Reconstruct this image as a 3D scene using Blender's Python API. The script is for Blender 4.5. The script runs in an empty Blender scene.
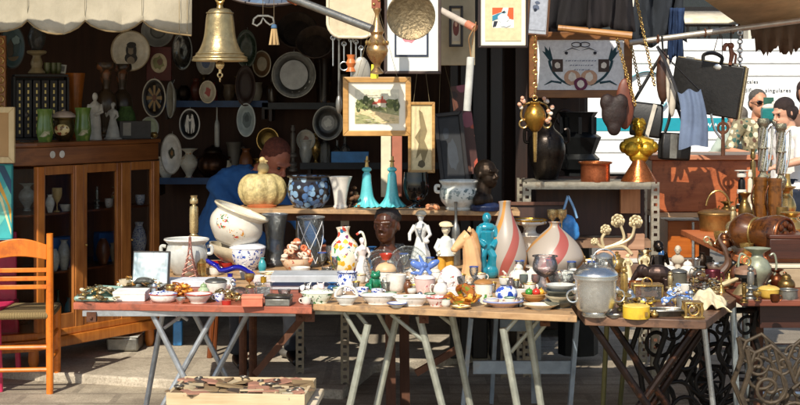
import bpy, bmesh, math, random
from mathutils import Vector, Matrix, Euler
random.seed(7)
R = math.radians
scn = bpy.context.scene
COL = scn.collection

# ------------------------------------------------------------------ camera
F, CZ, HY = 1493.0, 1.6, 95.0          # focal length in photo pixels, eye height, horizon row
cam = bpy.data.objects.new('camera', bpy.data.cameras.new('camera'))
COL.objects.link(cam)
cam.location = (0, 0, CZ); cam.rotation_euler = (R(90), 0, 0)
cam.data.sensor_width = 36; cam.data.lens = 36*F/800
cam.data.shift_y = -(202.5-HY)/800
cam.data.clip_end = 400; cam.data.clip_start = .1
scn.camera = cam
# ------------------------------------------------------------------ light
EL, AZ = 42.0, 17.0                    # sun height; degrees to the left of straight behind the camera
w = bpy.data.worlds.new('World'); scn.world = w; w.use_nodes = True
nt = w.node_tree; nt.nodes.clear()
sky = nt.nodes.new('ShaderNodeTexSky'); sky.sky_type = 'NISHITA'; sky.sun_disc = False
sky.sun_elevation = R(EL); sky.sun_rotation = R(180+AZ)
bg = nt.nodes.new('ShaderNodeBackground'); bg.inputs[1].default_value = .145
wo = nt.nodes.new('ShaderNodeOutputWorld')
nt.links.new(sky.outputs[0], bg.inputs[0]); nt.links.new(bg.outputs[0], wo.inputs[0])
sun = bpy.data.objects.new('sun', bpy.data.lights.new('sun', 'SUN')); COL.objects.link(sun)
sun.data.energy = 5.0; sun.data.angle = R(.53); sun.data.color = (1, .92, .78)
sdir = Vector((math.sin(R(AZ))*math.cos(R(EL)), math.cos(R(AZ))*math.cos(R(EL)), -math.sin(R(EL))))
sun.rotation_euler = sdir.to_track_quat('-Z', 'Y').to_euler()
vs = scn.view_settings
vs.view_transform = 'Standard'; vs.look = 'None'; vs.gamma = 1; vs.exposure = .1; vs.use_curve_mapping = False

# ------------------------------------------------------------------ helpers
def at(px, py, d): return Vector(((px-400)/F*d, d, CZ-(py-HY)/F*d))
def onz(px, py, z): return at(px, py, F*(CZ-z)/(py-HY))
def lin(h):
    h = h.lstrip('#'); o = []
    for i in (0, 2, 4):
        c = int(h[i:i+2], 16)/255
        o.append(c/12.92 if c <= .04045 else ((c+.055)/1.055)**2.4)
    return (*o, 1)
class MB:
    def __init__(s, root=None): s.v = []; s.f = []; s.mi = []; s.off = -root.location if root else Vector(); s.M = Matrix()
    def add(s, vs, fs, mi=0):
        n = len(s.v)
        s.v += [s.M @ (Vector(v)+s.off) if s.M != Matrix() else Vector(v)+s.off for v in vs]
        s.f += [tuple(i+n for i in f) for f in fs]; s.mi += [mi]*len(fs); return s
    def box(s, c, d, rot=None, mi=0):
        m = rot.to_matrix() if isinstance(rot, Euler) else (rot or Matrix.Identity(3)); c = Vector(c)
        vs = [c + m @ Vector((x*d[0]/2, y*d[1]/2, z*d[2]/2)) for x in (-1, 1) for y in (-1, 1) for z in (-1, 1)]
        return s.add(vs, [(0,1,3,2),(4,6,7,5),(0,4,5,1),(2,3,7,6),(0,2,6,4),(1,5,7,3)], mi)
    def lathe(s, prof, c=(0,0,0), seg=24, rot=None, mi=0, sy=1, a0=0, a1=2*math.pi):
        c = Vector(c); vs = []; fs = []; n = len(prof)
        m = rot.to_matrix() if rot else Matrix.Identity(3); ph = 37.1*prof[len(prof)//2][0]*100+c.x*9
        for i in range(seg):
            a = 2*math.pi*i/seg
            q = 1+.009*math.sin(2*a+ph)+.004*math.sin(5*a+2*ph)
            for r, z in prof: vs.append(c + m @ Vector((q*r*math.cos(a), q*r*math.sin(a)*sy, z)))
        for i in range(seg):
            j = (i+1) % seg
            for k in range(n-1): fs.append((i*n+k, j*n+k, j*n+k+1, i*n+k+1))
        if prof[0][0] > 1e-5: fs.append(tuple(i*n for i in range(seg))[::-1])
        if prof[-1][0] > 1e-5: fs.append(tuple(i*n+n-1 for i in range(seg)))
        return s.add(vs, fs, mi)
    def tube(s, pts, r, seg=8, mi=0, close=False, flat=1):
        pts = [Vector(p) for p in pts]; n = len(pts)
        rr = r if isinstance(r, (list, tuple)) else [r]*n
        vs = []; fs = []; up = None
        for i, p in enumerate(pts):
            if close: t = pts[(i+1) % n]-pts[i-1]
            else: t = pts[min(i+1, n-1)]-pts[max(i-1, 0)]
            t = t.normalized() if t.length > 1e-9 else Vector((0, 0, 1))
            if up is None: up = Vector((0, 0, 1)) if abs(t.z) < .9 else Vector((0, 1, 0))
            sx = t.cross(up)
            if sx.length < 1e-6: sx = t.cross(Vector((1, .3, 0)))
            sx.normalize(); up = sx.cross(t).normalized()
            for k in range(seg):
                a = 2*math.pi*k/seg
                vs.append(p+sx*math.cos(a)*rr[i]+up*math.sin(a)*rr[i]*flat)
        for i in range(n if close else n-1):
            j = (i+1) % n
            for k in range(seg):
                l = (k+1) % seg; fs.append((i*seg+k, j*seg+k, j*seg+l, i*seg+l))
        if not close: fs += [tuple(range(seg)), tuple((n-1)*seg+k for k in range(seg))[::-1]]
        return s.add(vs, fs, mi)
    def ell(s, c, r, rot=None, seg=16, rings=9, mi=0):
        if not isinstance(r, (list, tuple)): r = (r, r, r)
        m = rot.to_matrix() if rot else Matrix.Identity(3); c = Vector(c)
        vs = [c+m @ Vector((0, 0, -r[2]))]; fs = []
        for i in range(1, rings):
            t = -math.pi/2+math.pi*i/rings
            for k in range(seg):
                a = 2*math.pi*k/seg
                vs.append(c+m @ Vector((r[0]*math.cos(t)*math.cos(a), r[1]*math.cos(t)*math.sin(a), r[2]*math.sin(t))))
        vs.append(c+m @ Vector((0, 0, r[2]))); L = len(vs)-1
        for k in range(seg):
            l = (k+1) % seg
            fs.append((0, 1+l, 1+k)); fs.append((L, L-seg+k, L-seg+l))
            for i in range(rings-2): fs.append((1+i*seg+k, 1+i*seg+l, 1+(i+1)*seg+l, 1+(i+1)*seg+k))
        return s.add(vs, fs, mi)
    def torus(s, c, Rr, r, rot=None, seg=24, mi=0, sz=1):
        m = rot.to_matrix() if rot else Matrix.Identity(3); c = Vector(c)
        return s.tube([c+m @ Vector((Rr*math.cos(2*math.pi*i/seg), Rr*math.sin(2*math.pi*i/seg)*sz, 0)) for i in range(seg)], r, 8, mi, True)
    def slab(s, poly, z0, z1, mi=0):              # poly in XY, extruded in Z
        n = len(poly); vs = [(x, y, z0) for x, y in poly]+[(x, y, z1) for x, y in poly]
        return s.add(vs, [tuple(range(n))[::-1], tuple(range(n, 2*n))]+[(i, (i+1) % n, n+(i+1) % n, n+i) for i in range(n)], mi)
    def card(s, poly, y0, t, mi=0, c=(0,0)):      # poly in XZ, front face at y0, thickness t going back
        n = len(poly); vs = [(x+c[0], y0, z+c[1]) for x, z in poly]+[(x+c[0], y0+t, z+c[1]) for x, z in poly]
        return s.add(vs, [tuple(range(n)), tuple(range(n, 2*n))[::-1]]+[((i+1) % n, i, n+i, n+(i+1) % n) for i in range(n)], mi)
    def build(s, name, mat, parent=None, smooth=35, bevel=0, remesh=0, loc=None, rot=None, sm=2):
        me = bpy.data.meshes.new(name); me.from_pydata([tuple(v) for v in s.v], [], s.f)
        mats = mat if isinstance(mat, (list, tuple)) else [mat]
        for m in mats: me.materials.append(m)
        if len(mats) > 1: me.polygons.foreach_set('material_index', s.mi)
        bm = bmesh.new(); bm.from_mesh(me); bmesh.ops.recalc_face_normals(bm, faces=bm.faces); bm.to_mesh(me); bm.free()
        if smooth:
            me.shade_smooth()
            if not remesh: me.set_sharp_from_angle(angle=R(smooth))
        o = bpy.data.objects.new(name, me); COL.objects.link(o)
        if parent: o.parent = parent
        if loc is not None: o.location = loc
        if rot is not None: o.rotation_euler = rot
        if bevel:
            b = o.modifiers.new('bevel', 'BEVEL'); b.width = bevel; b.segments = 2; b.limit_method = 'ANGLE'; b.harden_normals = False
        if remesh:
            b = o.modifiers.new('remesh', 'REMESH'); b.mode = 'VOXEL'; b.voxel_size = remesh; b.use_smooth_shade = True
            q = o.modifiers.new('smooth', 'SMOOTH'); q.factor = .5; q.iterations = sm
        return o
def thing(name, label, cat, loc, rz=0, group=None):
    o = bpy.data.objects.new(name, None); COL.objects.link(o); o.empty_display_size = .1
    o.location = loc; o.rotation_euler = (0, 0, rz) if not isinstance(rz, tuple) else rz
    return tag(o, label, cat, group)
def tag(o, label, cat, group=None, kind=None):
    o['label'] = label; o['category'] = cat
    if group: o['group'] = group
    if kind: o['kind'] = kind
    return o
def struct(o, kind='structure'): o['kind'] = kind; return o
def cat_rom(p, n=4):
    o = []
    for i in range(len(p)-1):
        a, b, c, d = p[max(i-1, 0)], p[i], p[i+1], p[min(i+2, len(p)-1)]
        for k in range(n):
            t = k/n
            o.append(tuple(.5*(2*b[j]+(c[j]-a[j])*t+(2*a[j]-5*b[j]+4*c[j]-d[j])*t*t+(3*b[j]-a[j]-3*c[j]+d[j])*t**3) for j in range(len(b))))
    return o+[tuple(p[-1])]
def curve(p, n=5): return [Vector(q) for q in cat_rom([tuple(x) for x in p], n)]
def arcpts(c, r, a0, a1, n=12, plane='xz', rz=None):
    rz = rz or r; o = []
    for i in range(n+1):
        a = R(a0+(a1-a0)*i/n); x, z = r*math.cos(a), rz*math.sin(a)
        o.append(Vector(c)+(Vector((x, 0, z)) if plane == 'xz' else Vector((x, z, 0)) if plane == 'xy' else Vector((0, x, z))))
    return o
def ring2(rx, rz, n=24, c=(0, 0), a0=0, a1=360):
    return [(c[0]+rx*math.cos(R(a0+(a1-a0)*i/n)), c[1]+rz*math.sin(R(a0+(a1-a0)*i/n))) for i in range(n if a1-a0 == 360 else n+1)]

# ------------------------------------------------------------------ materials
MC = {}
def newmat(name):
    m = bpy.data.materials.new(name); m.use_nodes = True
    return m, m.node_tree, m.node_tree.nodes['Principled BSDF']
def nd(nt, t, **k):
    n = nt.nodes.new(t)
    for a, b in k.items(): setattr(n, a, b)
    return n
def coords(nt, scale=(1, 1, 1), rot=(0, 0, 0), src='Object'):
    tc = nd(nt, 'ShaderNodeTexCoord'); mp = nd(nt, 'ShaderNodeMapping')
    mp.inputs['Scale'].default_value = scale; mp.inputs['Rotation'].default_value = rot
    nt.links.new(tc.outputs[src], mp.inputs[0]); return mp.outputs[0]
def noise(nt, v, s, det=4, rough=.6):
    n = nd(nt, 'ShaderNodeTexNoise'); n.inputs['Scale'].default_value = s; n.inputs['Detail'].default_value = det
    n.inputs['Roughness'].default_value = rough; nt.links.new(v, n.inputs['Vector']); return n.outputs['Fac']
def ramp(nt, fac, stops, const=False):
    r = nd(nt, 'ShaderNodeValToRGB'); cr = r.color_ramp
    if const: cr.interpolation = 'CONSTANT'
    while len(cr.elements) < len(stops): cr.elements.new(.5)
    for e, (p, c) in zip(cr.elements, stops): e.position = p; e.color = c
    nt.links.new(fac, r.inputs[0]); return r.outputs[0]
def mix(nt, fac, a, b, bt='MIX'):
    m = nd(nt, 'ShaderNodeMix', data_type='RGBA', blend_type=bt)
    for sock, val in ((m.inputs[0], fac), (m.inputs[6], a), (m.inputs[7], b)):
        if hasattr(val, 'links'): nt.links.new(val, sock)
        else: sock.default_value = val
    return m.outputs[2]
def shade(c, k): return (min(c[0]*k, 1), min(c[1]*k, 1), min(c[2]*k, 1), 1)
def bump(nt, p, h, st=.3, dist=.01):
    b = nd(nt, 'ShaderNodeBump'); b.inputs['Strength'].default_value = st; b.inputs['Distance'].default_value = dist
    nt.links.new(h, b.inputs['Height']); nt.links.new(b.outputs[0], p.inputs['Normal'])
def M(h, rough=.5, metal=0, var=.25, scale=18, bmp=0, coat=0, dirt=None, name=None):
    key = ('M', h, rough, metal, var, scale, bmp, coat, dirt)
    if key in MC: return MC[key]
    m, nt, p = newmat(name or 'paint_'+h); c = lin(h)
    v = coords(nt); n = noise(nt, v, scale, 6)
    col = ramp(nt, n, [(.3, shade(c, 1-var)), (.7, shade(c, 1+var*.6))])
    if dirt:
        n3 = noise(nt, v, scale*.45, 8, .7); f = ramp(nt, n3, [(.55, (0, 0, 0, 1)), (.72, (.8, .8, .8, 1))])
        col = mix(nt, f, col, lin(dirt))
    nt.links.new(col, p.inputs['Base Color'])
    n2 = noise(nt, v, scale*2.7, 4)
    mr = nd(nt, 'ShaderNodeMapRange'); mr.inputs[3].default_value = max(rough-.12, .03); mr.inputs[4].default_value = min(rough+.16, 1)
    nt.links.new(n2, mr.inputs[0]); nt.links.new(mr.outputs[0], p.inputs['Roughness'])
    p.inputs['Metallic'].default_value = metal; p.inputs['Coat Weight'].default_value = coat
    if bmp: bump(nt, p, n2, bmp)
    MC[key] = m; return m
def wood(h1, h2, axis='x', rough=.45, sc=1, name=None, worn=None):
    key = ('W', h1, h2, axis, rough, sc, worn)
    if key in MC: return MC[key]
    m, nt, p = newmat(name or 'wood_'+h1)
    s = {'x': (3, 40, 40), 'y': (40, 3, 40), 'z': (40, 40, 3)}[axis]
    v = coords(nt, tuple(q*sc for q in s)); n = noise(nt, v, 1, 7, .65)
    v2 = coords(nt); n2 = noise(nt, v2, 5*sc, 3)
    col = ramp(nt, n, [(.3, lin(h1)), (.68, lin(h2))])
    col = mix(nt, .35, col, ramp(nt, n2, [(.3, shade(lin(h1), .6)), (.7, lin(h2))]))
    if worn:
        n3 = noise(nt, v2, 14*sc, 8, .75); f = ramp(nt, n3, [(.5, (0, 0, 0, 1)), (.64, (.9, .9, .9, 1))])
        col = mix(nt, f, col, lin(worn))
    nt.links.new(col, p.inputs['Base Color']); p.inputs['Roughness'].default_value = rough
    bump(nt, p, n, .25, .003); MC[key] = m; return m
def spots(base, cols, scale=30, size=.34, rough=.16, vary=.5, name=None, warp=.03, at_=None):
    """glazed pottery with little painted flowers and leaves"""
    key = ('S', base, tuple(cols), scale, size, rough, vary, str(at_))
    if key in MC: return MC[key]
    m, nt, p = newmat(name or 'painted_'+base); v = coords(nt)
    nz = nd(nt, 'ShaderNodeTexNoise'); nz.inputs['Scale'].default_value = scale*1.5; nt.links.new(v, nz.inputs['Vector'])
    ad = nd(nt, 'ShaderNodeVectorMath', operation='MULTIPLY_ADD'); ad.inputs[1].default_value = (warp, warp, warp)
    nt.links.new(nz.outputs['Color'], ad.inputs[0]); nt.links.new(v, ad.inputs[2])
    vo = nd(nt, 'ShaderNodeTexVoronoi'); vo.inputs['Scale'].default_value = scale; nt.links.new(ad.outputs[0], vo.inputs['Vector'])
    sp = nd(nt, 'ShaderNodeSeparateColor'); nt.links.new(vo.outputs['Color'], sp.inputs[0])
    k = len(cols); pal = ramp(nt, sp.outputs[0], [(i/k, lin(c)) for i, c in enumerate(cols)], True)
    f = ramp(nt, vo.outputs['Distance'], [(size*.85, (1, 1, 1, 1)), (size, (0, 0, 0, 1))])
    on = ramp(nt, sp.outputs[1], [(0, (0, 0, 0, 1)), (vary, (1, 1, 1, 1))], True)
    f2 = mix(nt, 1.0, f, on, 'MULTIPLY')
    if at_:                              # a few painted bouquets at given places
        acc = None
        for x, y, z, r in at_:
            ds = nd(nt, 'ShaderNodeVectorMath', operation='DISTANCE'); ds.inputs[1].default_value = (x, y, z); nt.links.new(v, ds.inputs[0])
            rr = ramp(nt, ds.outputs['Value'], [(r*.8, (1, 1, 1, 1)), (r, (0, 0, 0, 1))]); acc = rr if acc is None else mix(nt, 1.0, acc, rr, 'LIGHTEN')
        f2 = mix(nt, 1.0, f2, acc, 'MULTIPLY')
    elif vary > .15:                     # sprays: blossoms gather in clusters, joined by thin vines
        cl = noise(nt, v, scale*.28, 2); f2 = mix(nt, 1.0, f2, ramp(nt, cl, [(.5, (0, 0, 0, 1)), (.56, (1, 1, 1, 1))]), 'MULTIPLY')
    n = noise(nt, v, 25); bc = ramp(nt, n, [(.3, shade(lin(base), .86)), (.7, lin(base))])
    col = mix(nt, f2, bc, pal)
    if vary > .15 and not at_:
        vn = noise(nt, v, scale*.55, 2); vf = ramp(nt, vn, [(.485, (0, 0, 0, 1)), (.495, (1, 1, 1, 1)), (.505, (1, 1, 1, 1)), (.515, (0, 0, 0, 1))])
        vm = mix(nt, 1.0, vf, ramp(nt, cl, [(.48, (0, 0, 0, 1)), (.54, (.8, .8, .8, 1))]), 'MULTIPLY'); col = mix(nt, vm, col, lin(cols[1]))
    nt.links.new(col, p.inputs['Base Color'])
    p.inputs['Roughness'].default_value = rough; MC[key] = m; return m
def ceramic(h, rough=.16): return M(h, rough, 0, .2, 30, 0, .3, 'a89c84' if h[0] in 'bcde' else None)
def metal(h, rough=.25, dirt=None, var=.3, bmp=.12): return M(h, rough, .8, var, 26, bmp, 0, dirt)
def fabric(h, sc=300, var=.3):
    key = ('F', h, sc, var)
    if key in MC: return MC[key]
    m, nt, p = newmat('cloth_'+h); v = coords(nt); c = lin(h)
    n = noise(nt, v, 7, 5); n2 = noise(nt, v, sc, 2)
    col = ramp(nt, n, [(.3, shade(c, 1-var)), (.7, shade(c, 1+var*.5))])
    nt.links.new(col, p.inputs['Base Color']); p.inputs['Roughness'].default_value = .9
    mx = nd(nt, 'ShaderNodeMath', operation='MULTIPLY_ADD'); mx.inputs[1].default_value = .25
    nt.links.new(n2, mx.inputs[0]); nt.links.new(n, mx.inputs[2])
    bump(nt, p, mx.outputs[0], .35, .01); MC[key] = m; return m
def glass(h='f2f6f4', amt=.0, bl=.33, bs=.35):
    k = ('G', h, amt, bl)
    if k in MC: return MC[k]
    m, nt, p = newmat('glass_'+h); nt.nodes.remove(p); out = nt.nodes['Material Output']
    tr = nd(nt, 'ShaderNodeBsdfTransparent'); tr.inputs[0].default_value = lin(h)
    gl = nd(nt, 'ShaderNodeBsdfGlossy'); gl.inputs['Roughness'].default_value = .145
    df = nd(nt, 'ShaderNodeBsdfDiffuse'); df.inputs[0].default_value = lin('e8ecec')
    lw = nd(nt, 'ShaderNodeLayerWeight'); lw.inputs[0].default_value = bl
    v = coords(nt); n = noise(nt, v, 60, 3)
    b = nd(nt, 'ShaderNodeBump'); b.inputs['Strength'].default_value = bs; b.inputs['Distance'].default_value = .01
    nt.links.new(n, b.inputs['Height'])
    for q in (gl, lw): nt.links.new(b.outputs[0], q.inputs['Normal'])
    m1 = nd(nt, 'ShaderNodeMixShader'); m1.inputs[0].default_value = amt
    nt.links.new(tr.outputs[0], m1.inputs[1]); nt.links.new(df.outputs[0], m1.inputs[2])
    m2 = nd(nt, 'ShaderNodeMixShader'); nt.links.new(lw.outputs['Fresnel'], m2.inputs[0])
    nt.links.new(m1.outputs[0], m2.inputs[1]); nt.links.new(gl.outputs[0], m2.inputs[2])
    nt.links.new(m2.outputs[0], out.inputs[0]); MC[k] = m; return m
def swirl(name, base, stripes, turns, n):
    """frosted glass with slanting coloured bands"""
    m, nt, p = newmat(name); tc = nd(nt, 'ShaderNodeTexCoord'); sx = nd(nt, 'ShaderNodeSeparateXYZ')
    nt.links.new(tc.outputs['Object'], sx.inputs[0])
    a = nd(nt, 'ShaderNodeMath', operation='ARCTAN2'); nt.links.new(sx.outputs[1], a.inputs[0]); nt.links.new(sx.outputs[0], a.inputs[1])
    b = nd(nt, 'ShaderNodeMath', operation='MULTIPLY_ADD'); b.inputs[1].default_value = n/(2*math.pi)
    c = nd(nt, 'ShaderNodeMath', operation='MULTIPLY'); c.inputs[1].default_value = turns
    nt.links.new(sx.outputs[2], c.inputs[0]); nt.links.new(a.outputs[0], b.inputs[0]); nt.links.new(c.outputs[0], b.inputs[2])
    fr = nd(nt, 'ShaderNodeMath', operation='FRACT'); nt.links.new(b.outputs[0], fr.inputs[0])
    st = [(0, lin(base))]
    for p0, p1, h in stripes: st += [(p0, lin(h)), (p1, lin(base))]
    nt.links.new(ramp(nt, fr.outputs[0], st, True), p.inputs['Base Color'])
    p.inputs['Roughness'].default_value = .38; return m

WHITE = ceramic('dedad0'); CREAM = ceramic('d6c9ac'); GREYW = ceramic('bfc0b9')
BRASS = metal('b8975a', .27, '5a4220'); BRASSL = metal('d4bd8c', .24); GOLD = metal('d9a93a', .28)
COPPER = metal('b4693a', .25, '5c2f16'); BRONZE = metal('33281f', .42, '1a130d'); SILVER = M('d6d6d2', .24, .95, .15, 26, .03)
PEWTER = metal('8d8b84', .35, '55524b'); STEEL = metal('b9bdbe', .28, '7c7468', .2); RUST = M('5e3a26', .8, .2, .4, 25, .3, 0, '8a5a38')
IRON = M('17120e', .55, .4, .5, 30, .2, 0, '3a2416'); BLACK = M('0b0a0a', .4, 0, .4); BLACKM = M('141110', .8, 0, .4)
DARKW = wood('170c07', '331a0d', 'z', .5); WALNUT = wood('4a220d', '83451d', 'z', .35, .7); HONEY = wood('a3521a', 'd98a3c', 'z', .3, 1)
PLANKW = wood('977048', 'c7a377', 'x', .6, .7, None, '77604a'); ORANGE_T = wood('8e4630', 'b8674c', 'x', .5, .8, None, '6e4030'); DARKT = wood('4a3326', '86624a', 'x', .45, .8, None, '2f2019')
SALMONW = wood('9c4a24', 'd37f4a', 'x', .5, .8); LEATHER = M('12100f', .42, 0, .6, 30, .07); CANVAS = fabric('e4d9bd', 200, .12)
GLASS = glass(); GLASSW = glass('f4f7f6', .04, .4, .6); GLASSE = glass('f4f7f6', .3, .5, .5); GLASSD = glass('f4f4f2', .0, .2, .02)
# ------------------------------------------------------------------ setting: ground, kerb, road
def brickmat(name, c1, c2, mortar, sc, bw, bh):
    m, nt, p = newmat(name); v = coords(nt); br = nd(nt, 'ShaderNodeTexBrick')
    br.inputs['Scale'].default_value = sc; br.inputs['Color1'].default_value = lin(c1); br.inputs['Color2'].default_value = lin(c2)
    br.inputs['Mortar'].default_value = lin(mortar); br.inputs['Mortar Size'].default_value = .02; br.inputs['Brick Width'].default_value = bw; br.inputs['Row Height'].default_value = bh
    nt.links.new(v, br.inputs['Vector']); n = noise(nt, v, 14, 8, .7); n2 = noise(nt, v, 1.3, 4)
    col = mix(nt, .55, br.outputs['Color'], ramp(nt, n, [(.3, shade(lin(c1), .55)), (.7, shade(lin(c2), 1.15))]))
    col = mix(nt, ramp(nt, n2, [(.42, (0, 0, 0, 1)), (.62, (.75, .75, .75, 1))]), col, lin(mortar))
    ng = noise(nt, v, 90, 6, .8); col = mix(nt, 1.0, col, ramp(nt, ng, [(.35, (.55, .53, .5, 1)), (.55, (1, 1, 1, 1))]), 'MULTIPLY')
    nt.links.new(col, p.inputs['Base Color']); p.inputs['Roughness'].default_value = .85; bump(nt, p, ng, .6, .008); return m
PAVER = brickmat('stone_pavers', 'b5a893', 'c6b9a3', '7d7264', 1, .5, .25)
SLABM = brickmat('pavement_slabs', 'c4b8a4', 'd2c6b2', '978b7a', 1, .8, .8)
b = MB(); b.add([(-150, -60, 0), (150, -60, 0), (150, 160, 0), (-150, 160, 0)], [(0, 1, 2, 3)])
struct(b.build('ground', PAVER))
b = MB(); b.slab([(-6, 9.55), (-2.3, 8.45), (-.3, 7.85), (-.15, 8.6), (.55, 9), (.55, 13), (-6, 13)], -.2, .05)
struct(b.build('pavement', SLABM, bevel=.012))
b = MB(); b.box((3.6, 11.05, .055), (6, .3, .13)); struct(b.build('kerb', M('c4bba8', .85, 0, .2, 9, .4), bevel=.015))
b = MB(); b.add([(.6, 11.25, .006), (30, 11.25, .006), (30, 21, .006), (.6, 21, .006)], [(0, 1, 2, 3)]); struct(b.build('road', M('6e6860', .9, 0, .25, 30, .5)))

# ------------------------------------------------------------------ stall shell
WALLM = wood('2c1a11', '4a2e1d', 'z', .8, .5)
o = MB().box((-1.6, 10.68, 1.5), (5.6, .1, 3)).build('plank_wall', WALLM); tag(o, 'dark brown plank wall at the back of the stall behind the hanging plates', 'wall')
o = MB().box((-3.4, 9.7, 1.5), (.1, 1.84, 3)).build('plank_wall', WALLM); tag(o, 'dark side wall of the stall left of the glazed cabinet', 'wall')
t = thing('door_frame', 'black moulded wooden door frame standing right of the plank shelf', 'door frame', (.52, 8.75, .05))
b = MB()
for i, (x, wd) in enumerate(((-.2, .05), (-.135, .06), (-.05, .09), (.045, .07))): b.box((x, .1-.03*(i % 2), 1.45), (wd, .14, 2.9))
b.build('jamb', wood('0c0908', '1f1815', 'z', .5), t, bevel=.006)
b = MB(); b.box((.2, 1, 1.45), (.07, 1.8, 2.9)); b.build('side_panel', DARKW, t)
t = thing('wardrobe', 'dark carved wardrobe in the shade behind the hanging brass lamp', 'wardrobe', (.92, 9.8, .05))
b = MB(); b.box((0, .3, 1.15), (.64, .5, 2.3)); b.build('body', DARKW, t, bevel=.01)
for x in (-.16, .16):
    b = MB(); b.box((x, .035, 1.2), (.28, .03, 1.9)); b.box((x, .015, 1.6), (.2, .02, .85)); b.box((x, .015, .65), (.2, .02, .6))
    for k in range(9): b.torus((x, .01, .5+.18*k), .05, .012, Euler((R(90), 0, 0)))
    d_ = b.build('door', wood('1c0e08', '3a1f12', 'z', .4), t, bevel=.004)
# unseen roof canvas, outline shaped for its shade, and the scalloped awning
ROOFM = fabric('4a4236', 200)
t = thing('stall_roof', 'unseen dark canvas roof over the stall, outline shaped for its shade', 'canopy', (-1.3, 8.6, 2.45))
b = MB(t); b.slab([(-3.9, 7.1), (.1, 7.1), (.5, 8.0), (1.4, 9.5), (1.45, 10.9), (-3.9, 10.9)], 2.5, 2.53); b.build('canvas', ROOFM, t)
b = MB(t)
for p, q in (((-3.9, 7.15, 2.45), (.1, 7.15, 2.45)), ((-3.9, 6.75, 2.43), (1.4, 6.75, 2.43)), ((-3.9, 8.2, 2.47), (.6, 8.2, 2.47)), ((.1, 6.7, 2.45), (1.35, 9.6, 2.45)), ((-.9, 6.7, 2.43), (-.9, 10.8, 2.43))): b.tube([p, q], .022)
b.build('pole', STEEL, t)
def valance_mat():
    m, nt, p = newmat('awning_canvas'); v = coords(nt); n = noise(nt, v, 4, 5); n2 = noise(nt, v, 350, 2)
    c = ramp(nt, n, [(.3, lin('968d78')), (.6, lin('b0a690'))]); nt.links.new(c, p.inputs['Base Color']); p.inputs['Roughness'].default_value = .9
    n3 = noise(nt, coords(nt, (9, 9, 3)), 1, 5); mm = nd(nt, 'ShaderNodeMath', operation='MULTIPLY_ADD'); mm.inputs[1].default_value = .12; nt.links.new(n2, mm.inputs[0]); nt.links.new(n3, mm.inputs[2]); bump(nt, p, mm.outputs[0], .5, .02); return m
VM = valance_mat()
t = thing('awning', 'cream canvas awning with a scalloped edge above the glazed cabinet', 'awning', at(60, 20, 7.3))
D0 = 7.3
edge = []
cusps = [-256, -199, -142, -85, -28, 29, 86, 143]
for a, c in zip(cusps, cusps[1:]):
    for k in range(8): edge.append((a+(c-a)*k/8, 21.5+(12+1.6*math.sin(a*.7))*math.sin(math.pi*(k/8+.03*math.sin(a)*math.sin(math.pi*k/8)))**.75))
edge += [(143, 21.5), (150, 27), (158, 31), (168, 33.5), (180, 35), (192, 36.5)]
b = MB(t); n = len(edge); vs_ = []; ROW = 7
for i, (px, py) in enumerate(edge):
    for k in range(ROW):
        f = k/(ROW-1); yy = -26+(py+26)*f
        dd = .012*math.sin(px*.11)*f+.008*math.sin(px*.31+1)*f-.02*f+.007*math.sin(px*.23+yy*.25)*f+.004*math.sin(px*.9-yy*.1)*f
        vs_.append(at(px, yy, D0)+Vector((0, dd, 0)))
b.add(vs_, [(i*ROW+k, (i+1)*ROW+k, (i+1)*ROW+k+1, i*ROW+k+1) for i in range(n-1) for k in range(ROW-1)])
v = b.build('valance', VM, t); sm_ = v.modifiers.new('solid', 'SOLIDIFY'); sm_.thickness = .004
b = MB(t); b.tube([at(px, py-.6, D0)+Vector((0, .012*math.sin(px*.11)+.008*math.sin(px*.31+1)-.026, 0)) for px, py in edge], .0045, 6); b.build('binding', fabric('8a7450'), t)
b = MB(t)
for cx_ in cusps[1:]: b.tube([at(cx_+.4*math.sin(yy), yy, D0)+Vector((0, .012*math.sin(cx_*.11)*((yy+26)/48)-.024, 0)) for yy in range(-26, 21, 6)], .0016, 4)
b.build('seam', fabric('8f866f'), t)
b = MB(t); p0, p1 = at(-256, -26, D0), at(192, -26, D0)
b.add([p0, p1, (p1.x+.1, 10.6, 2.48), (p0.x, 10.6, 2.48)], [(0, 1, 2, 3)]); v = b.build('top_cloth', VM, t); v.modifiers.new('s', 'SOLIDIFY').thickness = .004
b = MB(t); b.tube([p0, p1], .018); b.build('front_bar', STEEL, t)
b = MB(t); b.tube([at(188, y, D0)+Vector((0, -.024, 0)) for y in (-26, 10, 34)], .0015, 4); b.tube([at(180, y, D0)+Vector((0, -.026, 0)) for y in (-26, 10, 33)], .0015, 4); b.build('hem_stitching', fabric('a08c66'), t)
# brown frayed awning, upper right
t = thing('awning', 'brown canvas awning with a frayed dark fringe at the top right', 'awning', at(760, 20, 8.6))
b = MB(t)
P4 = [at(693, -8, 8.0), at(742, 27, 9.0), at(850, 16, 9.0), at(850, -40, 7.6)]
b.add(P4, [(0, 1, 2, 3)]); v = b.build('canvas', fabric('cdb48a', 200), t); v.modifiers.new('s', 'SOLIDIFY').thickness = .005
b = MB(t); random.seed(3); q = []
for i in range(57):
    px = 750+i*1.8; top = 27-(px-742)*.1
    bot = 47+7*abs(math.sin((px-752)*.13))+random.uniform(-3, 3) if px > 756 else 36+random.uniform(-2, 6)
    q.append((px, top, bot))
vs_ = []
for px, top, bot in q:
    for k in range(4): vs_.append(at(px, top+(bot-top)*k/3, 9.0)+Vector((0, .03*math.sin(px*.5)*k/3, 0)))
b.add(vs_, [(i*4+k, (i+1)*4+k, (i+1)*4+k+1, i*4+k+1) for i in range(56) for k in range(3)])
v = b.build('fringe', fabric('6a5644', 120), t); v.modifiers.new('s', 'SOLIDIFY').thickness = .004
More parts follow.
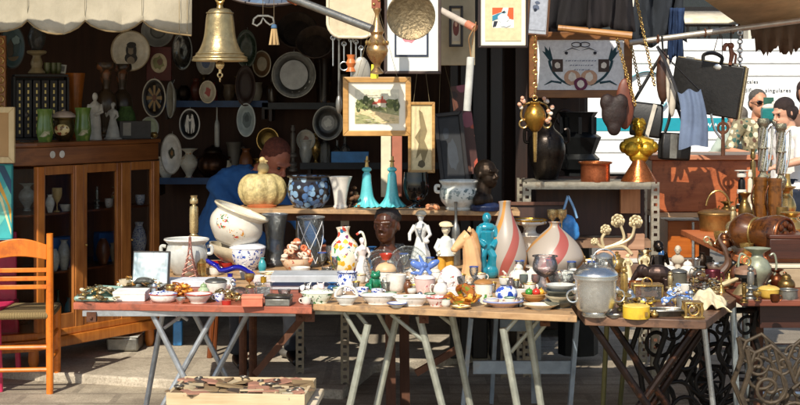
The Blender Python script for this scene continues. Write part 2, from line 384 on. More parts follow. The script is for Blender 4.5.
b = MB(t); b.tube([at(736, 27, 9.02), at(850, 16, 9.02)], .015); b.build('front_bar', STEEL, t)

# ------------------------------------------------------------------ street beyond: truck, facade, far awning
TW = M('eeeeec', .35, 0, .06, 3); TEAL = M('1591a0', .4, 0, .1); INK = M('33383c', .5)
t = thing('truck', 'white box truck with teal band and dark lettering parked behind the market', 'truck', (4.3, 17, 0))
d_ = 16.0; x0, x1 = at(572, 0, d_).x, 6.2
b = MB(t); b.box(((x0+x1)/2, d_+1.1, (2.2+.75)/2), (x1-x0, 2.2, 2.2-.75)); b.build('cargo_box', TW, t, bevel=.03)
b = MB(t)
for yy in (50, 63, 75.5, 139, 152): b.box(((x0+x1)/2, d_-.006, at(0, yy, d_).z), (x1-x0-.1, .012, .012))
for xx in (x0+.02, x1-.02): b.box((xx, d_-.01, 1.47), (.04, .02, 1.45))
b.build('rail', M('cfcfcb', .4), t)
b = MB(t); z0, z1 = at(0, 131, d_).z, at(0, 118, d_).z; b.box(((x0+3.9)/2, d_-.004, (z0+z1)/2), (3.9-x0-.02, .006, z1-z0)); b.build('band', TEAL, t)
b = MB(t); c = at(647, 92, d_)
b.tube([Vector((c.x, d_-.004, c.z))+Vector((.24*math.cos(R(a)), 0, .22*math.sin(R(a)))) for a in range(60, 331, 15)], .05, 6, flat=.1); b.build('logo_ring', TEAL, t)
def text(name, s, loc, size, mat, parent, ext=.002, align='LEFT', rot=(R(90), 0, 0)):
    cu = bpy.data.curves.new(name, 'FONT'); cu.body = s; cu.size = size; cu.extrude = ext; cu.align_x = align; cu.resolution_u = 3; cu.space_character = 1.12
    o = bpy.data.objects.new(name, cu); COL.objects.link(o)
    me = bpy.data.meshes.new_from_object(o.evaluated_get(bpy.context.evaluated_depsgraph_get())); bpy.data.objects.remove(o)
    me.materials.clear(); me.materials.append(mat)
    o = bpy.data.objects.new(name, me); COL.objects.link(o); o.parent = parent
    o.location = Vector(loc)-parent.location; o.rotation_euler = rot; return o
def tx(s, px, py, wpx, size):
    o = text('lettering', s, (at(px, py, d_).x, d_-.004, at(px, py, d_).z), size, INK, t); return o
bpy.context.view_layer.update()
tx('locales', 742, 83.5, 0, .056); tx('edificios singulares', 741, 92.3, 0, .062); tx('Tf.', 773, 110, 0, .075)
text('lettering', 'www.ar', (at(705, 127.5, d_).x, d_-.009, at(0, 127.5, d_).z), .1, TW, t)
for x in (x0+.8, x1-1):
    b = MB(t); b.lathe([(0, -.14), (.42, -.14), (.45, -.1), (.45, .1), (.42, .14), (0, .14)], (x, d_+.35, .45), 24, Euler((R(90), 0, 0))); wl = b.build('wheel', BLACKM, t)
    b = MB(t); b.lathe([(0, .15), (.24, .15), (.22, .12)], (x, d_+.35, .45), 20, Euler((R(90), 0, 0))); b.build('rim', STEEL, wl)
b = MB(t); b.box(((x0+x1)/2, d_+1.1, .68), (x1-x0, 1.2, .14)); b.build('chassis', BLACKM, t)
b = MB(t); b.box((x1+.95, d_+1.1, 1.2), (1.7, 2.1, 1.5)); b.build('cab', TW, t, bevel=.12)
b = MB(t); b.box((x1+.9, d_+.045, 1.55), (.9, .02, .55)); b.build('side_window', GLASSD, t)
t = thing('building', 'pale stone building across the street behind the white truck', 'building', (5, 26, 0))
b = MB(t); b.box((8, 28, 6), (22, 3, 12)); b.build('facade', M('cdc8bb', .85, 0, .15, 2), t)
for i in range(7):
    x = 1+i*2.2; f = MB(t).box((x, 26.46, 3.0), (1.5, .1, 1.7)).build('window_frame', M('8f8a80', .7), t); MB(t).box((x, 26.41, 3.0), (1.3, .03, 1.5)).build('pane', M('1c2226', .15), f)
t = thing('awning', 'pale beige awning over a distant shop beyond the truck', 'awning', (at(700, 10, 21).x, 21, 2.7))
b = MB(t); a_ = [at(600, 13, 20.5), at(728, 13, 20.5), at(745, 19, 19.6), at(728, 24, 19.6), at(600, 24, 19.6)]
b.add([p for p in a_], [(0, 1, 2, 3, 4)]); b.build('canvas', fabric('d9cbb0'), t).modifiers.new('s', 'SOLIDIFY').thickness = .03
b = MB(t); b.box((at(660, 0, 20.5).x, 20.5, at(0, 10, 20.5).z), (2.6, .05, .08)); b.build('front_bar', BLACKM, t)
t = thing('railing', 'dark iron railing running behind the white truck roof', 'railing', (4, 22, 0))
b = MB(t)
for i in range(40): b.tube([(2+i*.16, 22, 0), (2+i*.16, 22, at(0, 25, 22).z)], .02, 6)
b.build('bar', IRON, t); b = MB(t); b.tube([(2, 22, at(0, 25, 22).z), (8.4, 22, at(0, 25, 22).z)], .03, 6); b.build('top_rail', IRON, t)
# ------------------------------------------------------------------ glazed cabinet
A, B_ = Vector((at(37, 0, 8.4).x, 8.4, .05)), Vector((at(161, 0, 9.24).x, 9.24, .05))
U = (B_-A).normalized(); TH = math.atan2(U.y, U.x); LEN = (B_-A).length; NB = Vector((-U.y, U.x, 0))
def tx_at(px):
    q = (px-400)/F; return (q*A.y-A.x)/(U.x-q*U.y)
cab = thing('display_cabinet', 'tall glazed wooden display cabinet with ornaments crowded on its top', 'cabinet', A, TH)
ZB, ZF, ZT_ = .11, .2, 1.28
b = MB(); b.slab([(0, 0), (LEN, 0), (LEN+.02, .5), (-.42, .5), (-.3, .18)], ZT_-.025, ZT_); b.slab([(.01, .01), (LEN-.01, .01), (LEN, .49), (-.4, .49), (-.29, .18)], ZT_-.13, ZT_-.026); b.build('top', wood('5c3016', '965c2e', 'x', .35, .7), cab, bevel=.004)
b = MB(); b.slab([(-.01, -.015), (LEN, -.015), (LEN, .5), (-.42, .5), (-.31, .17)], ZB, ZF-.03); b.slab([(.005, 0), (LEN-.01, 0), (LEN-.01, .49), (-.4, .49), (-.295, .18)], ZF-.029, ZF+.01); b.build('base', HONEY, cab, bevel=.005)
b = MB(); b.box((LEN/2-.15, .495, .7), (LEN+.5, .02, 1.05)); b.build('back_panel', wood('5a3018', '8a5028', 'z', .5), cab)
for x in (.03, LEN-.04, -.36):
    b = MB(); b.lathe([(.02, 0), (.032, .04), (.03, ZB)], (x, .06 if x > 0 else .44, 0), 12); b.build('foot', HONEY, cab)
zc, zh = (ZF+ZT_-.13)/2, ZT_-.13-ZF-.012
def stile(x0, x1, nm='stile'):
    b = MB(); b.box(((x0+x1)/2, .02, zc), (x1-x0, .035, zh)); return b.build(nm, HONEY if x0 < .02 else wood('864a22', 'c98444', 'z', .3, 1), cab, bevel=.004)
xs = [(tx_at(p), tx_at(q)) for p, q in ((38, 45), (76, 84), (122, 131), (154, 160))]
for p, q in xs: stile(p, q)
HW = wood('7d4420', 'bd7a3e', 'z', .32, 1)
for i in range(3):
    d0, d1 = xs[i][1]+.003, xs[i+1][0]-.003
    ww = .007 if i != 1 else .03
    b = MB()
    b.box((d0+ww/2, .022, zc), (ww, .03, zh)); b.box((d1-ww/2, .022, zc), (ww, .03, zh))
    b.box(((d0+d1)/2, .022, ZF+.05), (d1-d0-2*ww, .028, .085)); b.box(((d0+d1)/2, .022, ZT_-.16), (d1-d0-2*ww, .028, .05))
    dr = b.build('door', HW, cab, bevel=.003)
    b = MB(); b.box(((d0+d1)/2, .028, zc), (d1-d0-2*ww+.01, .004, zh-.1)); b.build('pane', GLASSD, dr)
    b = MB(); b.ell((d0+ww/2, .0, zc), (.008, .01, .008), None, 8, 6); b.build('knob', BRASS, dr)
b = MB(); b.box((-.14, .085, zc), (.004, .3, zh-.02), Euler((0, 0, R(59)))); b.build('side_pane', GLASSD, cab)
b = MB(); b.box((-.295, .18, zc), (.03, .03, zh)); b.build('side_stile', HW, cab)
for z in (.52, .86):
    b = MB(); b.slab([(.01, .06), (LEN-.02, .06), (LEN-.02, .48), (-.37, .48), (-.27, .2)], z, z+.012); b.build('shelf', WALNUT, cab)
for px, dz in ((57.5, -.075), (67, -.09)):
    b = MB(); b.lathe([(0, 0), (.02, 0), (.021, .002), (0, .003)], (tx_at(px-4), -.001+.01, ZT_-.07 if px < 60 else ZT_-.07), 16, Euler((R(90), 0, 0))); b.build('price_tag', WHITE, cab)
def cabw(x, y, z): return A+U*x+NB*y+Vector((0, 0, z))

# ------------------------------------------------------------------ tables
ZT = .72
def poly_table(name, label, pts, mat, th=.03, ztop=ZT, cat='table'):
    c = sum((Vector((p.x, p.y, 0)) for p in pts), Vector())/len(pts)
    t = thing(name, label, cat, c)
    b = MB(t); b.slab([(p.x, p.y) for p in pts], ztop-th, ztop); b.build('tabletop', mat, t, bevel=.003); return t
def legs(t, lst, mat, r=.013, nm='leg', flat=None):
    for p, q in lst:
        b = MB(t)
        p, q = Vector(p), Vector(q)
        if nm == 'leg' and p.z > q.z:
            k = (p.z-.012)/(p.z-q.z); q = p+(q-p)*k
        if flat: 
            ax = (q-p); rot = ax.to_track_quat('Z', 'Y').to_matrix(); b.box((p+q)/2, (flat[0], flat[1], ax.length), rot)
        else: b.tube([p, p+(q-p)*.5, q], r, 10)
        l = b.build(nm, mat, t)
        if nm == 'leg' and not flat:
            f = MB(t); f.tube([q-(q-p).normalized()*.03, q+(q-p).normalized()*.008], r+.004, 10); f.build('foot_cap', BLACKM, l)
zu = ZT-.03
t1 = poly_table('folding_table', 'folding table with orange painted top standing in front of the cabinet', [onz(73, 302.5, ZT), onz(312, 307, ZT), onz(308, 287, ZT), onz(106, 287, ZT)], ORANGE_T)
TUBE = M('a9adb0', .35, .5, .3, 20, .1, 0, '77736a')
def dleg(px, py, px2, py2, d, dd=0): return (at(px, py, d), at(px2, py2, d+dd))
legs(t1, [dleg(153, 315, 183, 375, 6.33), dleg(214, 314, 164, 404, 6.36), dleg(193, 311, 225, 374, 6.84), dleg(249, 311, 217, 372, 6.8), dleg(163, 312, 148, 395, 6.78)], TUBE, .0125)
legs(t1, [dleg(187, 312, 164, 328, 6.6), dleg(176, 312, 188, 320, 6.6)], TUBE, .008, 'brace')
t2 = poly_table('folding_table', 'long folding table with worn pale wooden top crowded with china', [onz(298, 303, ZT), onz(577, 315.5, ZT), onz(560, 290, ZT), onz(306, 286, ZT)], PLANKW, .028)
PALE = M('a3a597', .45, .35, .3, 20, .1, 0, '77735f')
legs(t2, [dleg(368, 324, 350, 405, 6.3), dleg(397, 316, 377, 405, 6.5), dleg(419, 316, 442, 405, 6.28), dleg(452, 316, 470, 405, 6.6), dleg(503, 328, 517, 405, 6.12), dleg(528, 318, 541, 405, 6.4)], PALE, .0155)
legs(t2, [dleg(344, 312, 362, 342, 6.3), dleg(357, 313, 368, 326, 6.33), dleg(378, 313, 391, 337, 6.5), dleg(391, 314, 424, 341, 6.28), dleg(440, 315, 453, 325, 6.6), dleg(519, 316, 503, 334, 6.12), dleg(540, 318, 511, 352, 6.4), dleg(551, 317, 531, 343, 6.4)], PALE, .009, 'brace')
# planks across trestles behind: one long board table
CLOTH = fabric('c9c1b2', 200)
t3 = poly_table('trestle_table', 'trestle table under pale boards behind the two folding tables', [Vector((-1.2, 6.93, 0)), Vector((.725, 6.93, 0)), Vector((.725, 7.97, 0)), Vector((-1.3, 7.97, 0))], PLANKW, .03)
BLUEGREY = M('8795a3', .45, .3, .3, 12, .1, 0, 'a49a8c')
legs(t3, [(at(471, 318, 6.98), at(463, 405, 6.98)), (at(577, 320, 6.98), at(570, 405, 6.98)), (at(496, 318, 7.7), at(492, 390, 7.7)), (at(536, 318, 7.7), at(536, 385, 7.7))], BLUEGREY, .03, 'leg', (.05, .02))
b = MB(t3); p, q = at(473, 368, 7.01), at(574, 366, 7.01); b.box((p+q)/2, ((q-p).length, .02, .06)); b.build('rail', BLUEGREY, t3)
b = MB(t3); p, q = at(500, 325, 7.72), at(534, 325, 7.72); b.box((p+q)/2, ((q-p).length, .02, .06)); b.build('rail', BLUEGREY, t3)
RW = wood('4a2a1a', '6e4630', 'z', .7)
legs(t3, [(at(390, 312, 7.5), at(391, 405, 7.5)), (at(404, 312, 7.6), at(405, 405, 7.6))], RW, .03, 'leg', (.06, .05))
legs(t3, [(at(307, 312, 7.2), at(255, 374, 7.2)), (at(459, 348, 7.2), at(416, 373, 7.2))], RW, .03, 'brace', (.035, .03))
legs(t3, [(at(243, 312, 7.4), at(243, 376, 7.4)), (at(253, 312, 7.5), at(253, 376, 7.5))], RUST, .02)
for t_, y_, x0_, x1_, m_ in ((t1, 6.31, -1.34, -.38, TUBE), (t1, 6.8, -1.3, -.4, TUBE), (t2, 6.36, -.42, .62, PALE), (t2, 6.74, -.4, .68, PALE)):
    b = MB(t_); b.box(((x0_+x1_)/2, y_, ZT-.042), (x1_-x0_, .02, .022)); b.build('rail', m_, t_)
for t_, pts_, m_ in ((t1, ((-1.3, 6.3), (-.42, 6.31), (-1.28, 6.83), (-.45, 6.82)), RUST), (t2, ((-.38, 6.3), (.6, 6.18), (.1, 6.26), (.3, 6.7)), RUST)):
    for x, y in pts_: b = MB(t_); b.box((x, y, ZT-.055), (.04, .03, .04)); b.ell((x, y-.018, ZT-.058), .007, None, 8, 6); b.build('hinge', m_, t_)
ZT3 = .72
t4 = poly_table('folding_table', 'dark brown folding table holding the silver ice bucket', [Vector((.735, 5.93, 0)), onz(706, 320.5, ZT), Vector((1.455, 6.46, 0)), Vector((1.455, 7.03, 0)), Vector((1.63, 7.03, 0)), Vector((1.63, 8.0, 0)), Vector((.735, 8.0, 0))], DARKT, .035)
DKTUBE = M('2b1f1a', .35, .7, .4, 20, .1, 0, '8a5436')
legs(t4, [dleg(592, 324, 645, 402, 5.98), dleg(612, 324, 665, 402, 6.35), dleg(698, 324, 640, 405, 6.02), dleg(708, 322, 655, 400, 6.4)], DKTUBE, .016)
legs(t4, [dleg(704, 326, 713, 405, 6.2)], STEEL, .012)
legs(t4, [dleg(607, 324, 603, 405, 6.9), dleg(628, 322, 620, 405, 7.4)], M('6f6a3e', .5, .3), .012)
t5 = poly_table('side_table', 'dark red wooden table with yellow casserole at the right edge', [Vector((1.47, 6.42, 0)), Vector((2.75, 6.42, 0)), Vector((2.75, 7.0, 0)), Vector((1.47, 7.0, 0))], wood('4a2118', '8a4a34', 'x', .45, .8), .028)
b = MB(t5); b.box((2.12, 6.52, .635), (1.1, .02, .1)); b.box((1.63, 6.75, .635), (.02, .42, .1)); b.build('apron', wood('2a130c', '4a2618', 'x'), t5)
legs(t5, [dleg(733, 305, 736, 384, 6.55), dleg(745, 303, 749, 385, 6.75), (Vector((2.7, 6.5, .69)), Vector((2.7, 6.5, 0))), (Vector((2.7, 6.95, .69)), Vector((2.7, 6.95, 0)))], metal('b4bfc4', .3), .014)
ZC = .85
FC = onz(740, 257, ZC)
t6 = poly_table('side_table', 'raised reddish wooden table loaded with copper ware at far right', [FC, Vector((3.0, FC.y-.02, 0)), Vector((3.0, FC.y+1.4, 0)), Vector((FC.x-.01, FC.y+1.4, 0))], SALMONW, .03, ZC)
for x in (FC.x+.1, 2.9):
    for y in (FC.y+.1, FC.y+1.3):
        b = MB(t6); b.box((x, y, ZC/2-.02), (.05, .05, ZC-.035)); b.build('leg', RW, t6)
b = MB(t6)
for z in (.2, .42):
    for y in (.1, 1.3): b = MB(t6); b.tube([(FC.x+.1, FC.y+y, z), (2.9, FC.y+y, z)], .014, 8); b.build('stretcher', metal('b4bfc4', .3), t6)

# plank shelf
ZP = 1.0
t = thing('plank_shelf', 'long wooden plank on posts carrying pots and turquoise bells', 'shelf', Vector((-.1, 8.1, .05)))
pf0, pf1 = onz(229, 208.5, ZP), onz(520, 211.5, ZP)
b = MB(t); b.slab([(pf0.x, pf0.y), (pf1.x, pf1.y), (pf1.x+.01, pf1.y+.3), (pf0.x+.05, pf0.y+.3)], ZP-.024, ZP); b.build('plank', PLANKW, t, bevel=.003)
def perf(b, p, q):   # perforated angle iron: strip of short plates with gaps
    p, q = Vector(p), Vector(q); n = int((q-p).length/.04)
    for s in (-.016, .016): b.box((p+q)/2+Vector((s, 0, 0)), (.012, .003, (q-p).length))
    for i in range(n): b.box(p+(q-p)*((i+.5)/n), (.02, .003, .024))
    b.box((p+q)/2+Vector((-.022, .018, 0)), (.003, .036, (q-p).length))
AI = metal('8d8474', .5, '5e4028', .3)
for px, d in ((345, 8.0), (300, 8.3), (505, 8.15)):
    b = MB(t); x = at(px, 0, d).x; perf(b, (x, d, .052), (x, d, ZP-.026)); b.build('post', AI, t)
b = MB(t); x0_, x1_ = at(236, 0, 8.0).x, at(512, 0, 8.0).x; b.box(((x0_+x1_)/2, 8.0, ZP-.05), (x1_-x0_, .03, .045)); b.build('batten', RW, t)

# perforated steel rack
t = thing('steel_rack', 'perforated steel rack holding the copper pot and golden bust', 'rack', at(590, 0, 8.35)*1)
t.location.z = .05
ZS = 1.6-(182-HY)/F*8.2
AIL = metal('b0a896', .5, '8a6a4a', .25); xl, xr = at(527, 0, 8.2).x, at(655, 0, 8.2).x
b = MB(t); b.box(((xl+xr)/2, 8.4, ZS-.012), (xr-xl, .4, .02)); b.box(((xl+xr)/2, 8.195, ZS-.02), (xr-xl, .004, .04)); b.build('top_shelf', AIL, t)
for z in (.78,): b = MB(t); b.box(((xl+xr)/2, 8.4, z), (xr-xl, .38, .02)); b.box(((xl+xr)/2, 8.203, z), (xr-xl, .004, .04)); b.build('shelf', M('8a6a52', .6, 0, .3, 12), t)
for x, y in ((xl, 8.2), (xr, 8.19), (xl, 8.6), (xr, 8.6)): b = MB(t); perf(b, (x, y-.005, .052), (x, y-.005, ZS)); b.build('post', AIL, t)
BR_ = wood('2c170d', '4b2c1a', 'z', .55)
o = MB().box((0, 0, 0), (.62, .03, .34)).build('wooden_board', BR_, loc=(at(590, 0, 8.55).x, 8.55, .965), rot=(R(-4), 0, 0), bevel=.004); tag(o, 'dark brown board leaning inside the steel rack', 'board')
o = MB().box((0, 0, 0), (.11, .04, .17)).build('sidelit_strip', wood('a8663a', 'd89a66', 'z'), loc=at(630, 198, 8.45)); tag(o, 'pale orange panel coloured as a sidelit strip of wood under the steel rack top', 'panel')  # side light on the furniture here is put into the pale wood colour
t = thing('framed_picture', 'empty brown frame leaning below the steel rack', 'picture', at(535, 222, 8.1), (R(-6), 0, 0))
b = MB(); b.box((0, 0, .1), (.34, .02, .018)); b.box((0, 0, -.1), (.34, .02, .018)); b.box((-.165, 0, 0), (.018, .02, .18)); b.box((.165, 0, 0), (.018, .02, .18)); b.build('frame', RW, t)
b = MB(); b.box((0, .008, 0), (.32, .004, .19)); b.build('panel', BR_, t)

# bureau
d = 8.75
t = thing('bureau', 'reddish wooden bureau on thin legs behind the copper table', 'bureau', (at(708, 0, d).x, d+.25, 0))
xa, xb = at(652, 0, d).x, at(768, 0, d).x; z0, z1 = at(0, 212, d).z, at(0, 160, d).z
PW = wood('8e3f1d', 'c97446', 'x', .35, .6, None, '6a2f17')
b = MB(t); b.box(((xa+xb)/2, d+.22, (z0+z1)/2), (xb-xa, .44, z1-z0)); b.build('body', PW, t, bevel=.006)
b = MB(t); b.box(((xa+xb)/2, d+.2, z1+.016), (xb-xa+.04, .5, .03)); b.build('top', wood('a8603e', 'd69a78', 'x', .4, .6), t, bevel=.005)
b = MB(t); b.box(((xa+xb)/2, d+.2, z0-.016), (xb-xa, .46, .028)); b.build('ledge', wood('b98a62', 'e0b78c', 'x', .4), t, bevel=.004)
b = MB(t); b.box((at(688, 0, d).x, d+.25, z0-.17), (.2, .3, .22)); dr = b.build('drawer', wood('8e4314', 'c26a24', 'x', .35), t, bevel=.005)
for x in (xa+.03, xb-.04):
    for y in (d+.03, d+.4): b = MB(t); b.box((x, y, (z0-.03)/2), (.035, .035, z0-.032)); b.build('leg', RW, t)
b = MB(t); b.tube([at(693, 222, d+.05), at(693, 330, d+.05)], .008); b.build('stay_rod', STEEL, t)

# chair
ORNG = wood('c9630f', 'e8862a', 'z', .38, .7, None, 'b0581a')
t = thing('chair', 'orange wooden ladder back chair with woven rush seat', 'chair', onz(27, 394, 0), R(6))
t.location.z = 0
W_, Hs = .39, .42
def leg_(x, y, z1, lean=0):
    b = MB(); b.tube([(x, y, 0), (x, y, Hs), (x*1.03, y+lean, z1)], [.019, .022, .018], 10); b.build('leg', ORNG, t)
K = onz(22, 392, 0).y/F
for x in (-.2, .12): leg_(x, 0, .86 if True else .5, -.03)
for x in (-.225, .115): leg_(x, .36, Hs)
b = MB(); x0_, x1_ = -.2, .12
top = [(x0_+.012, .72), (x0_+.012, .80)]+[(x0_+.012+(x1_-x0_-.024)*k/10, .80+.035*math.sin(math.pi*k/10)) for k in range(1, 10)]+[(x1_-.012, .80), (x1_-.012, .72)]+[(x1_-.012-(x1_-x0_-.024)*k/8, .72+.02*math.sin(math.pi*k/8)) for k in range(1, 8)]
b.card(top, -.035, .018); b.build('top_rail', ORNG, t, bevel=.004)
for z in (.665, .62, .575):
    b = MB(); b.card([(x0_+.012, z-.012), (x1_-.012, z-.012), (x1_-.012, z+.012), (x0_+.012, z+.012)], -.025, .014); b.build('slat', ORNG, t, bevel=.003)
for z, y in ((.13, 0), (.25, 0), (.2, .36)): b = MB(); b.tube([(x0_, y, z), (x1_, y, z)], .012); b.build('stretcher', ORNG, t)
for x, x2 in ((x0_, -.225), (x1_, .115)):
    for z in (.17, .29): b = MB(); b.tube([(x, 0, z), (x2, .36, z)], .011); b.build('stretcher', ORNG, t)
def rush():
    m, nt, p = newmat('woven_rush'); v = coords(nt); wv = nd(nt, 'ShaderNodeTexWave'); wv.inputs['Scale'].default_value = 40; wv.inputs['Distortion'].default_value = 2
    nt.links.new(v, wv.inputs[0]); nt.links.new(ramp(nt, wv.outputs['Fac'], [(.2, lin('5e4c2c')), (.8, lin('a38d60'))]), p.inputs['Base Color']); bump(nt, p, wv.outputs['Fac'], .5, .01); p.inputs['Roughness'].default_value = .85; return m
b = MB(); b.slab([(-.215, -.02), (.135, -.02), (.135, .385), (-.24, .385)], Hs-.02, Hs+.018); b.build('seat', rush(), t, bevel=.015)

# sewing machine treadles: scrolled cast iron
def spiral(c, r0, r1, a0, turns, n=26):
    return [(c[0]+(r0+(r1-r0)*k/n)*math.cos(R(a0+360*turns*k/n)), c[1]+(r0+(r1-r0)*k/n)*math.sin(R(a0+360*turns*k/n))) for k in range(n+1)]
def treadle(label, loc, rz, mat, s=1.0, bar=True):
    t = thing('treadle_base', label, 'treadle base', loc, rz)
    def side(y):
        b = MB()
        def tb(p, r): b.tube([(x*s, y, z*s) for x, z in p], r*s, 8)
        for m in (-1, 1):
            tb([(m*.26, 0), (m*.27, .08), (m*.2, .2), (m*.22, .34), (m*.27, .46), (m*.22, .6), (m*.24, .7)], .015)
            tb(spiral((m*.13, .5), .1, .015, 90, 1.6*m), .01); tb(spiral((m*.13, .22), .1, .015, -90, -1.6*m), .01)
            tb(spiral((m*.19, .62), .06, .01, 0, 1.3*m), .008); tb(spiral((m*.06, .62), .055, .01, 180, -1.3*m), .008)
            tb(spiral((m*.19, .1), .06, .01, 180, 1.3*m), .008)
            tb([(m*.24, .36), (m*.14, .37), (m*.05, .3), (0, .36)], .01); tb([(m*.1, .7), (m*.05, .5), (m*.12, .36), (m*.04, .2), (m*.08, .05)], .009)
            tb([(m*.23, .02), (m*.3, 0)], .017)
        for p in (ring2(.07, .07, 16, (0, .36)),): b.tube([(x*s, y, z*s) for x, z in p], .009*s, 8, 0, True)
        for k in range(6): tb([(0, .36), (.07*math.cos(k*1.047), .36+.07*math.sin(k*1.047))], .006)
        if bar: tb([(-.24, .7), (.24, .7)], .014)
        else:
            for m in (-1, 1): tb([(m*.24, .56), (m*.2, .68), (m*.12, .72), (m*.05, .66), (0, .54)], .011); tb([(m*.24, .7), (m*.2, .68)], .009)
        tb([(-.2, .06), (.2, .06)], .012)
        b.build('side_frame', mat, t)
    side(0); side(.36*s)
    for x, z in ((0, .36), (-.2, .06), (.2, .06)): b = MB(); b.tube([(x*s, 0, z*s), (x*s, .36*s, z*s)], .011*s); b.build('crossbar', mat, t)
    b = MB()
    for k in range(9): b.box((0, (.06+.03*k)*s, .12*s), (.3*s, .014*s, .012*s))
    b.box((-.15*s, .18*s, .12*s), (.012, .28*s, .014)); b.box((.15*s, .18*s, .12*s), (.012, .28*s, .014)); b.build('pedal', mat, t)
    b = MB(); b.torus((.13*s, .2*s, .36*s), .15*s, .012*s, Euler((R(90), 0, 0)))
    for k in range(5): b.tube([(.13*s, .2*s, .36*s), (.13*s+.15*s*math.cos(k*1.257), .2*s, .36*s+.15*s*math.sin(k*1.257))], .007*s)
    b.build('flywheel', mat, t)
    return t
p = at(698, 320, 6.85); treadle('black cast iron scrolled sewing treadle base under the dark brown table', (p.x, 6.6, 0), R(10), IRON, .92)
BEIGEI = M('473b2c', .6, .25, .5, 25, .2, 0, '1f1812')
p = at(781, 400, 6.05)
treadle('beige cast iron scrolled treadle base at the bottom right corner', (at(795, 0, 6.1).x, 6.1, 0), R(-6), BEIGEI, .8, False)

# crates bottom left
CRW = wood('b59a72', 'dcc8a2', 'x', .65, .8)
t = thing('wooden_crate', 'shallow pale wooden tray of loose papers on a worn board', 'crate', onz(243, 396, .36)*1, R(-4))
t.location = at(243, 397, 6.02); lz = t.location.z
s = 6.02/F
b = MB(); W2, D2, h2 = 136*s, .34, 12*s
for c, d3 in (((0, -D2/2, h2/2), (W2, .014, h2)), ((0, D2/2, h2/2), (W2, .014, h2)), ((-W2/2+.007, 0, h2/2-.001), (.014, D2-.015, h2)), ((W2/2-.007, 0, h2/2-.001), (.014, D2-.015, h2)), ((0, 0, .006), (W2-.03, D2-.016, .01))): b.box(c, d3)
b.build('tray', CRW, t, bevel=.002)
random.seed(11)
t2_ = MB(); cols = [M('7a6248', .6), M('b8a684', .7), M('a87a64', .6), metal('7a746a', .4), M('4a4038', .5), M('c4b89e', .7), M('8a7454', .5)]
for i in range(90):
    x, y = random.uniform(-.46, .44)*W2, random.uniform(-.42, .42)*D2
    e = Euler((random.uniform(-.15, .15), random.uniform(-.15, .15), random.uniform(0, 3)))
    k = random.randrange(7)
    if k == 3: t2_.torus((x, y, h2*.75+random.random()*.02), random.uniform(.01, .022), .004, e, 12, k)
    else: t2_.box((x, y, h2*.65+random.random()*.02), (random.uniform(.04, .13), random.uniform(.03, .09), random.uniform(.003, .01)), e, k)
o = t2_.build('scrap_heap', cols, loc=t.location, rot=(0, 0, R(-4))); tag(o, 'heap of flat papers, covers and a few metal rings in the pale tray', 'trinkets', None, 'stuff')
t = thing('wooden_board', 'worn pale board lying under the shallow wooden tray', 'board', at(245, 400, 6.02)); t.location.z = lz-.034
b = MB(); b.box((.01, .02, .015), (W2+.03, D2+.06, .028), Euler((0, 0, R(-3)))); b.build('panel', wood('c9b695', 'e8dcc4', 'x', .6, 1), t, bevel=.005)
b = MB(); b.box((.01, -.167, .015), (W2+.02, .012, .02), Euler((0, 0, R(-3)))); b.build('edging', fabric('b9a888'), t)
t = thing('crate_stand', 'dark wooden stand under the pale tray and board', 'stand', (t.location.x, 6.05, 0))
b = MB()
for x in (-.22, .22):
    for y in (-.12, .14): b.box((x, y, (lz-.036)/2), (.04, .04, lz-.036))
b.box((0, 0, lz-.06), (.46, .3, .04)); b.build('frame', RW, t)
# grey box on the pavement under the cabinet, bundle
t = thing('metal_box', 'grey metal box lying on the pavement under the cabinet', 'box', onz(122, 352, .05)); t.location.z = .05
b = MB(); b.box((0, .1, .045), (.19, .2, .085)); b.build('body', PEWTER, t, bevel=.012); b = MB(); b.box((0, .1, .0905), (.193, .203, .008)); b.build('lid', GREYW, t, bevel=.003)
o = MB(); o.ell((0, 0, .035), (.085, .06, .035)); o.ell((.03, .01, .05), (.05, .04, .03)); o = o.build('cloth_bundle', M('6a6660', .4, .2), remesh=.008, loc=onz(293, 358, .05)); o.location.z = .05; tag(o, 'grey bundle lying on the pavement behind the tables', 'bundle')
t = thing('bottle', 'small blue carton bottle standing below the orange table', 'bottle', onz(178, 345, .05)); t.location.z = .05
b = MB(); b.box((0, 0, .075), (.055, .05, .15)); b.build('body', M('3d86c4', .4), t, bevel=.006); b = MB(); b.lathe([(.014, .15), (.014, .18), (0, .18)]); b.build('cap', WHITE, t)
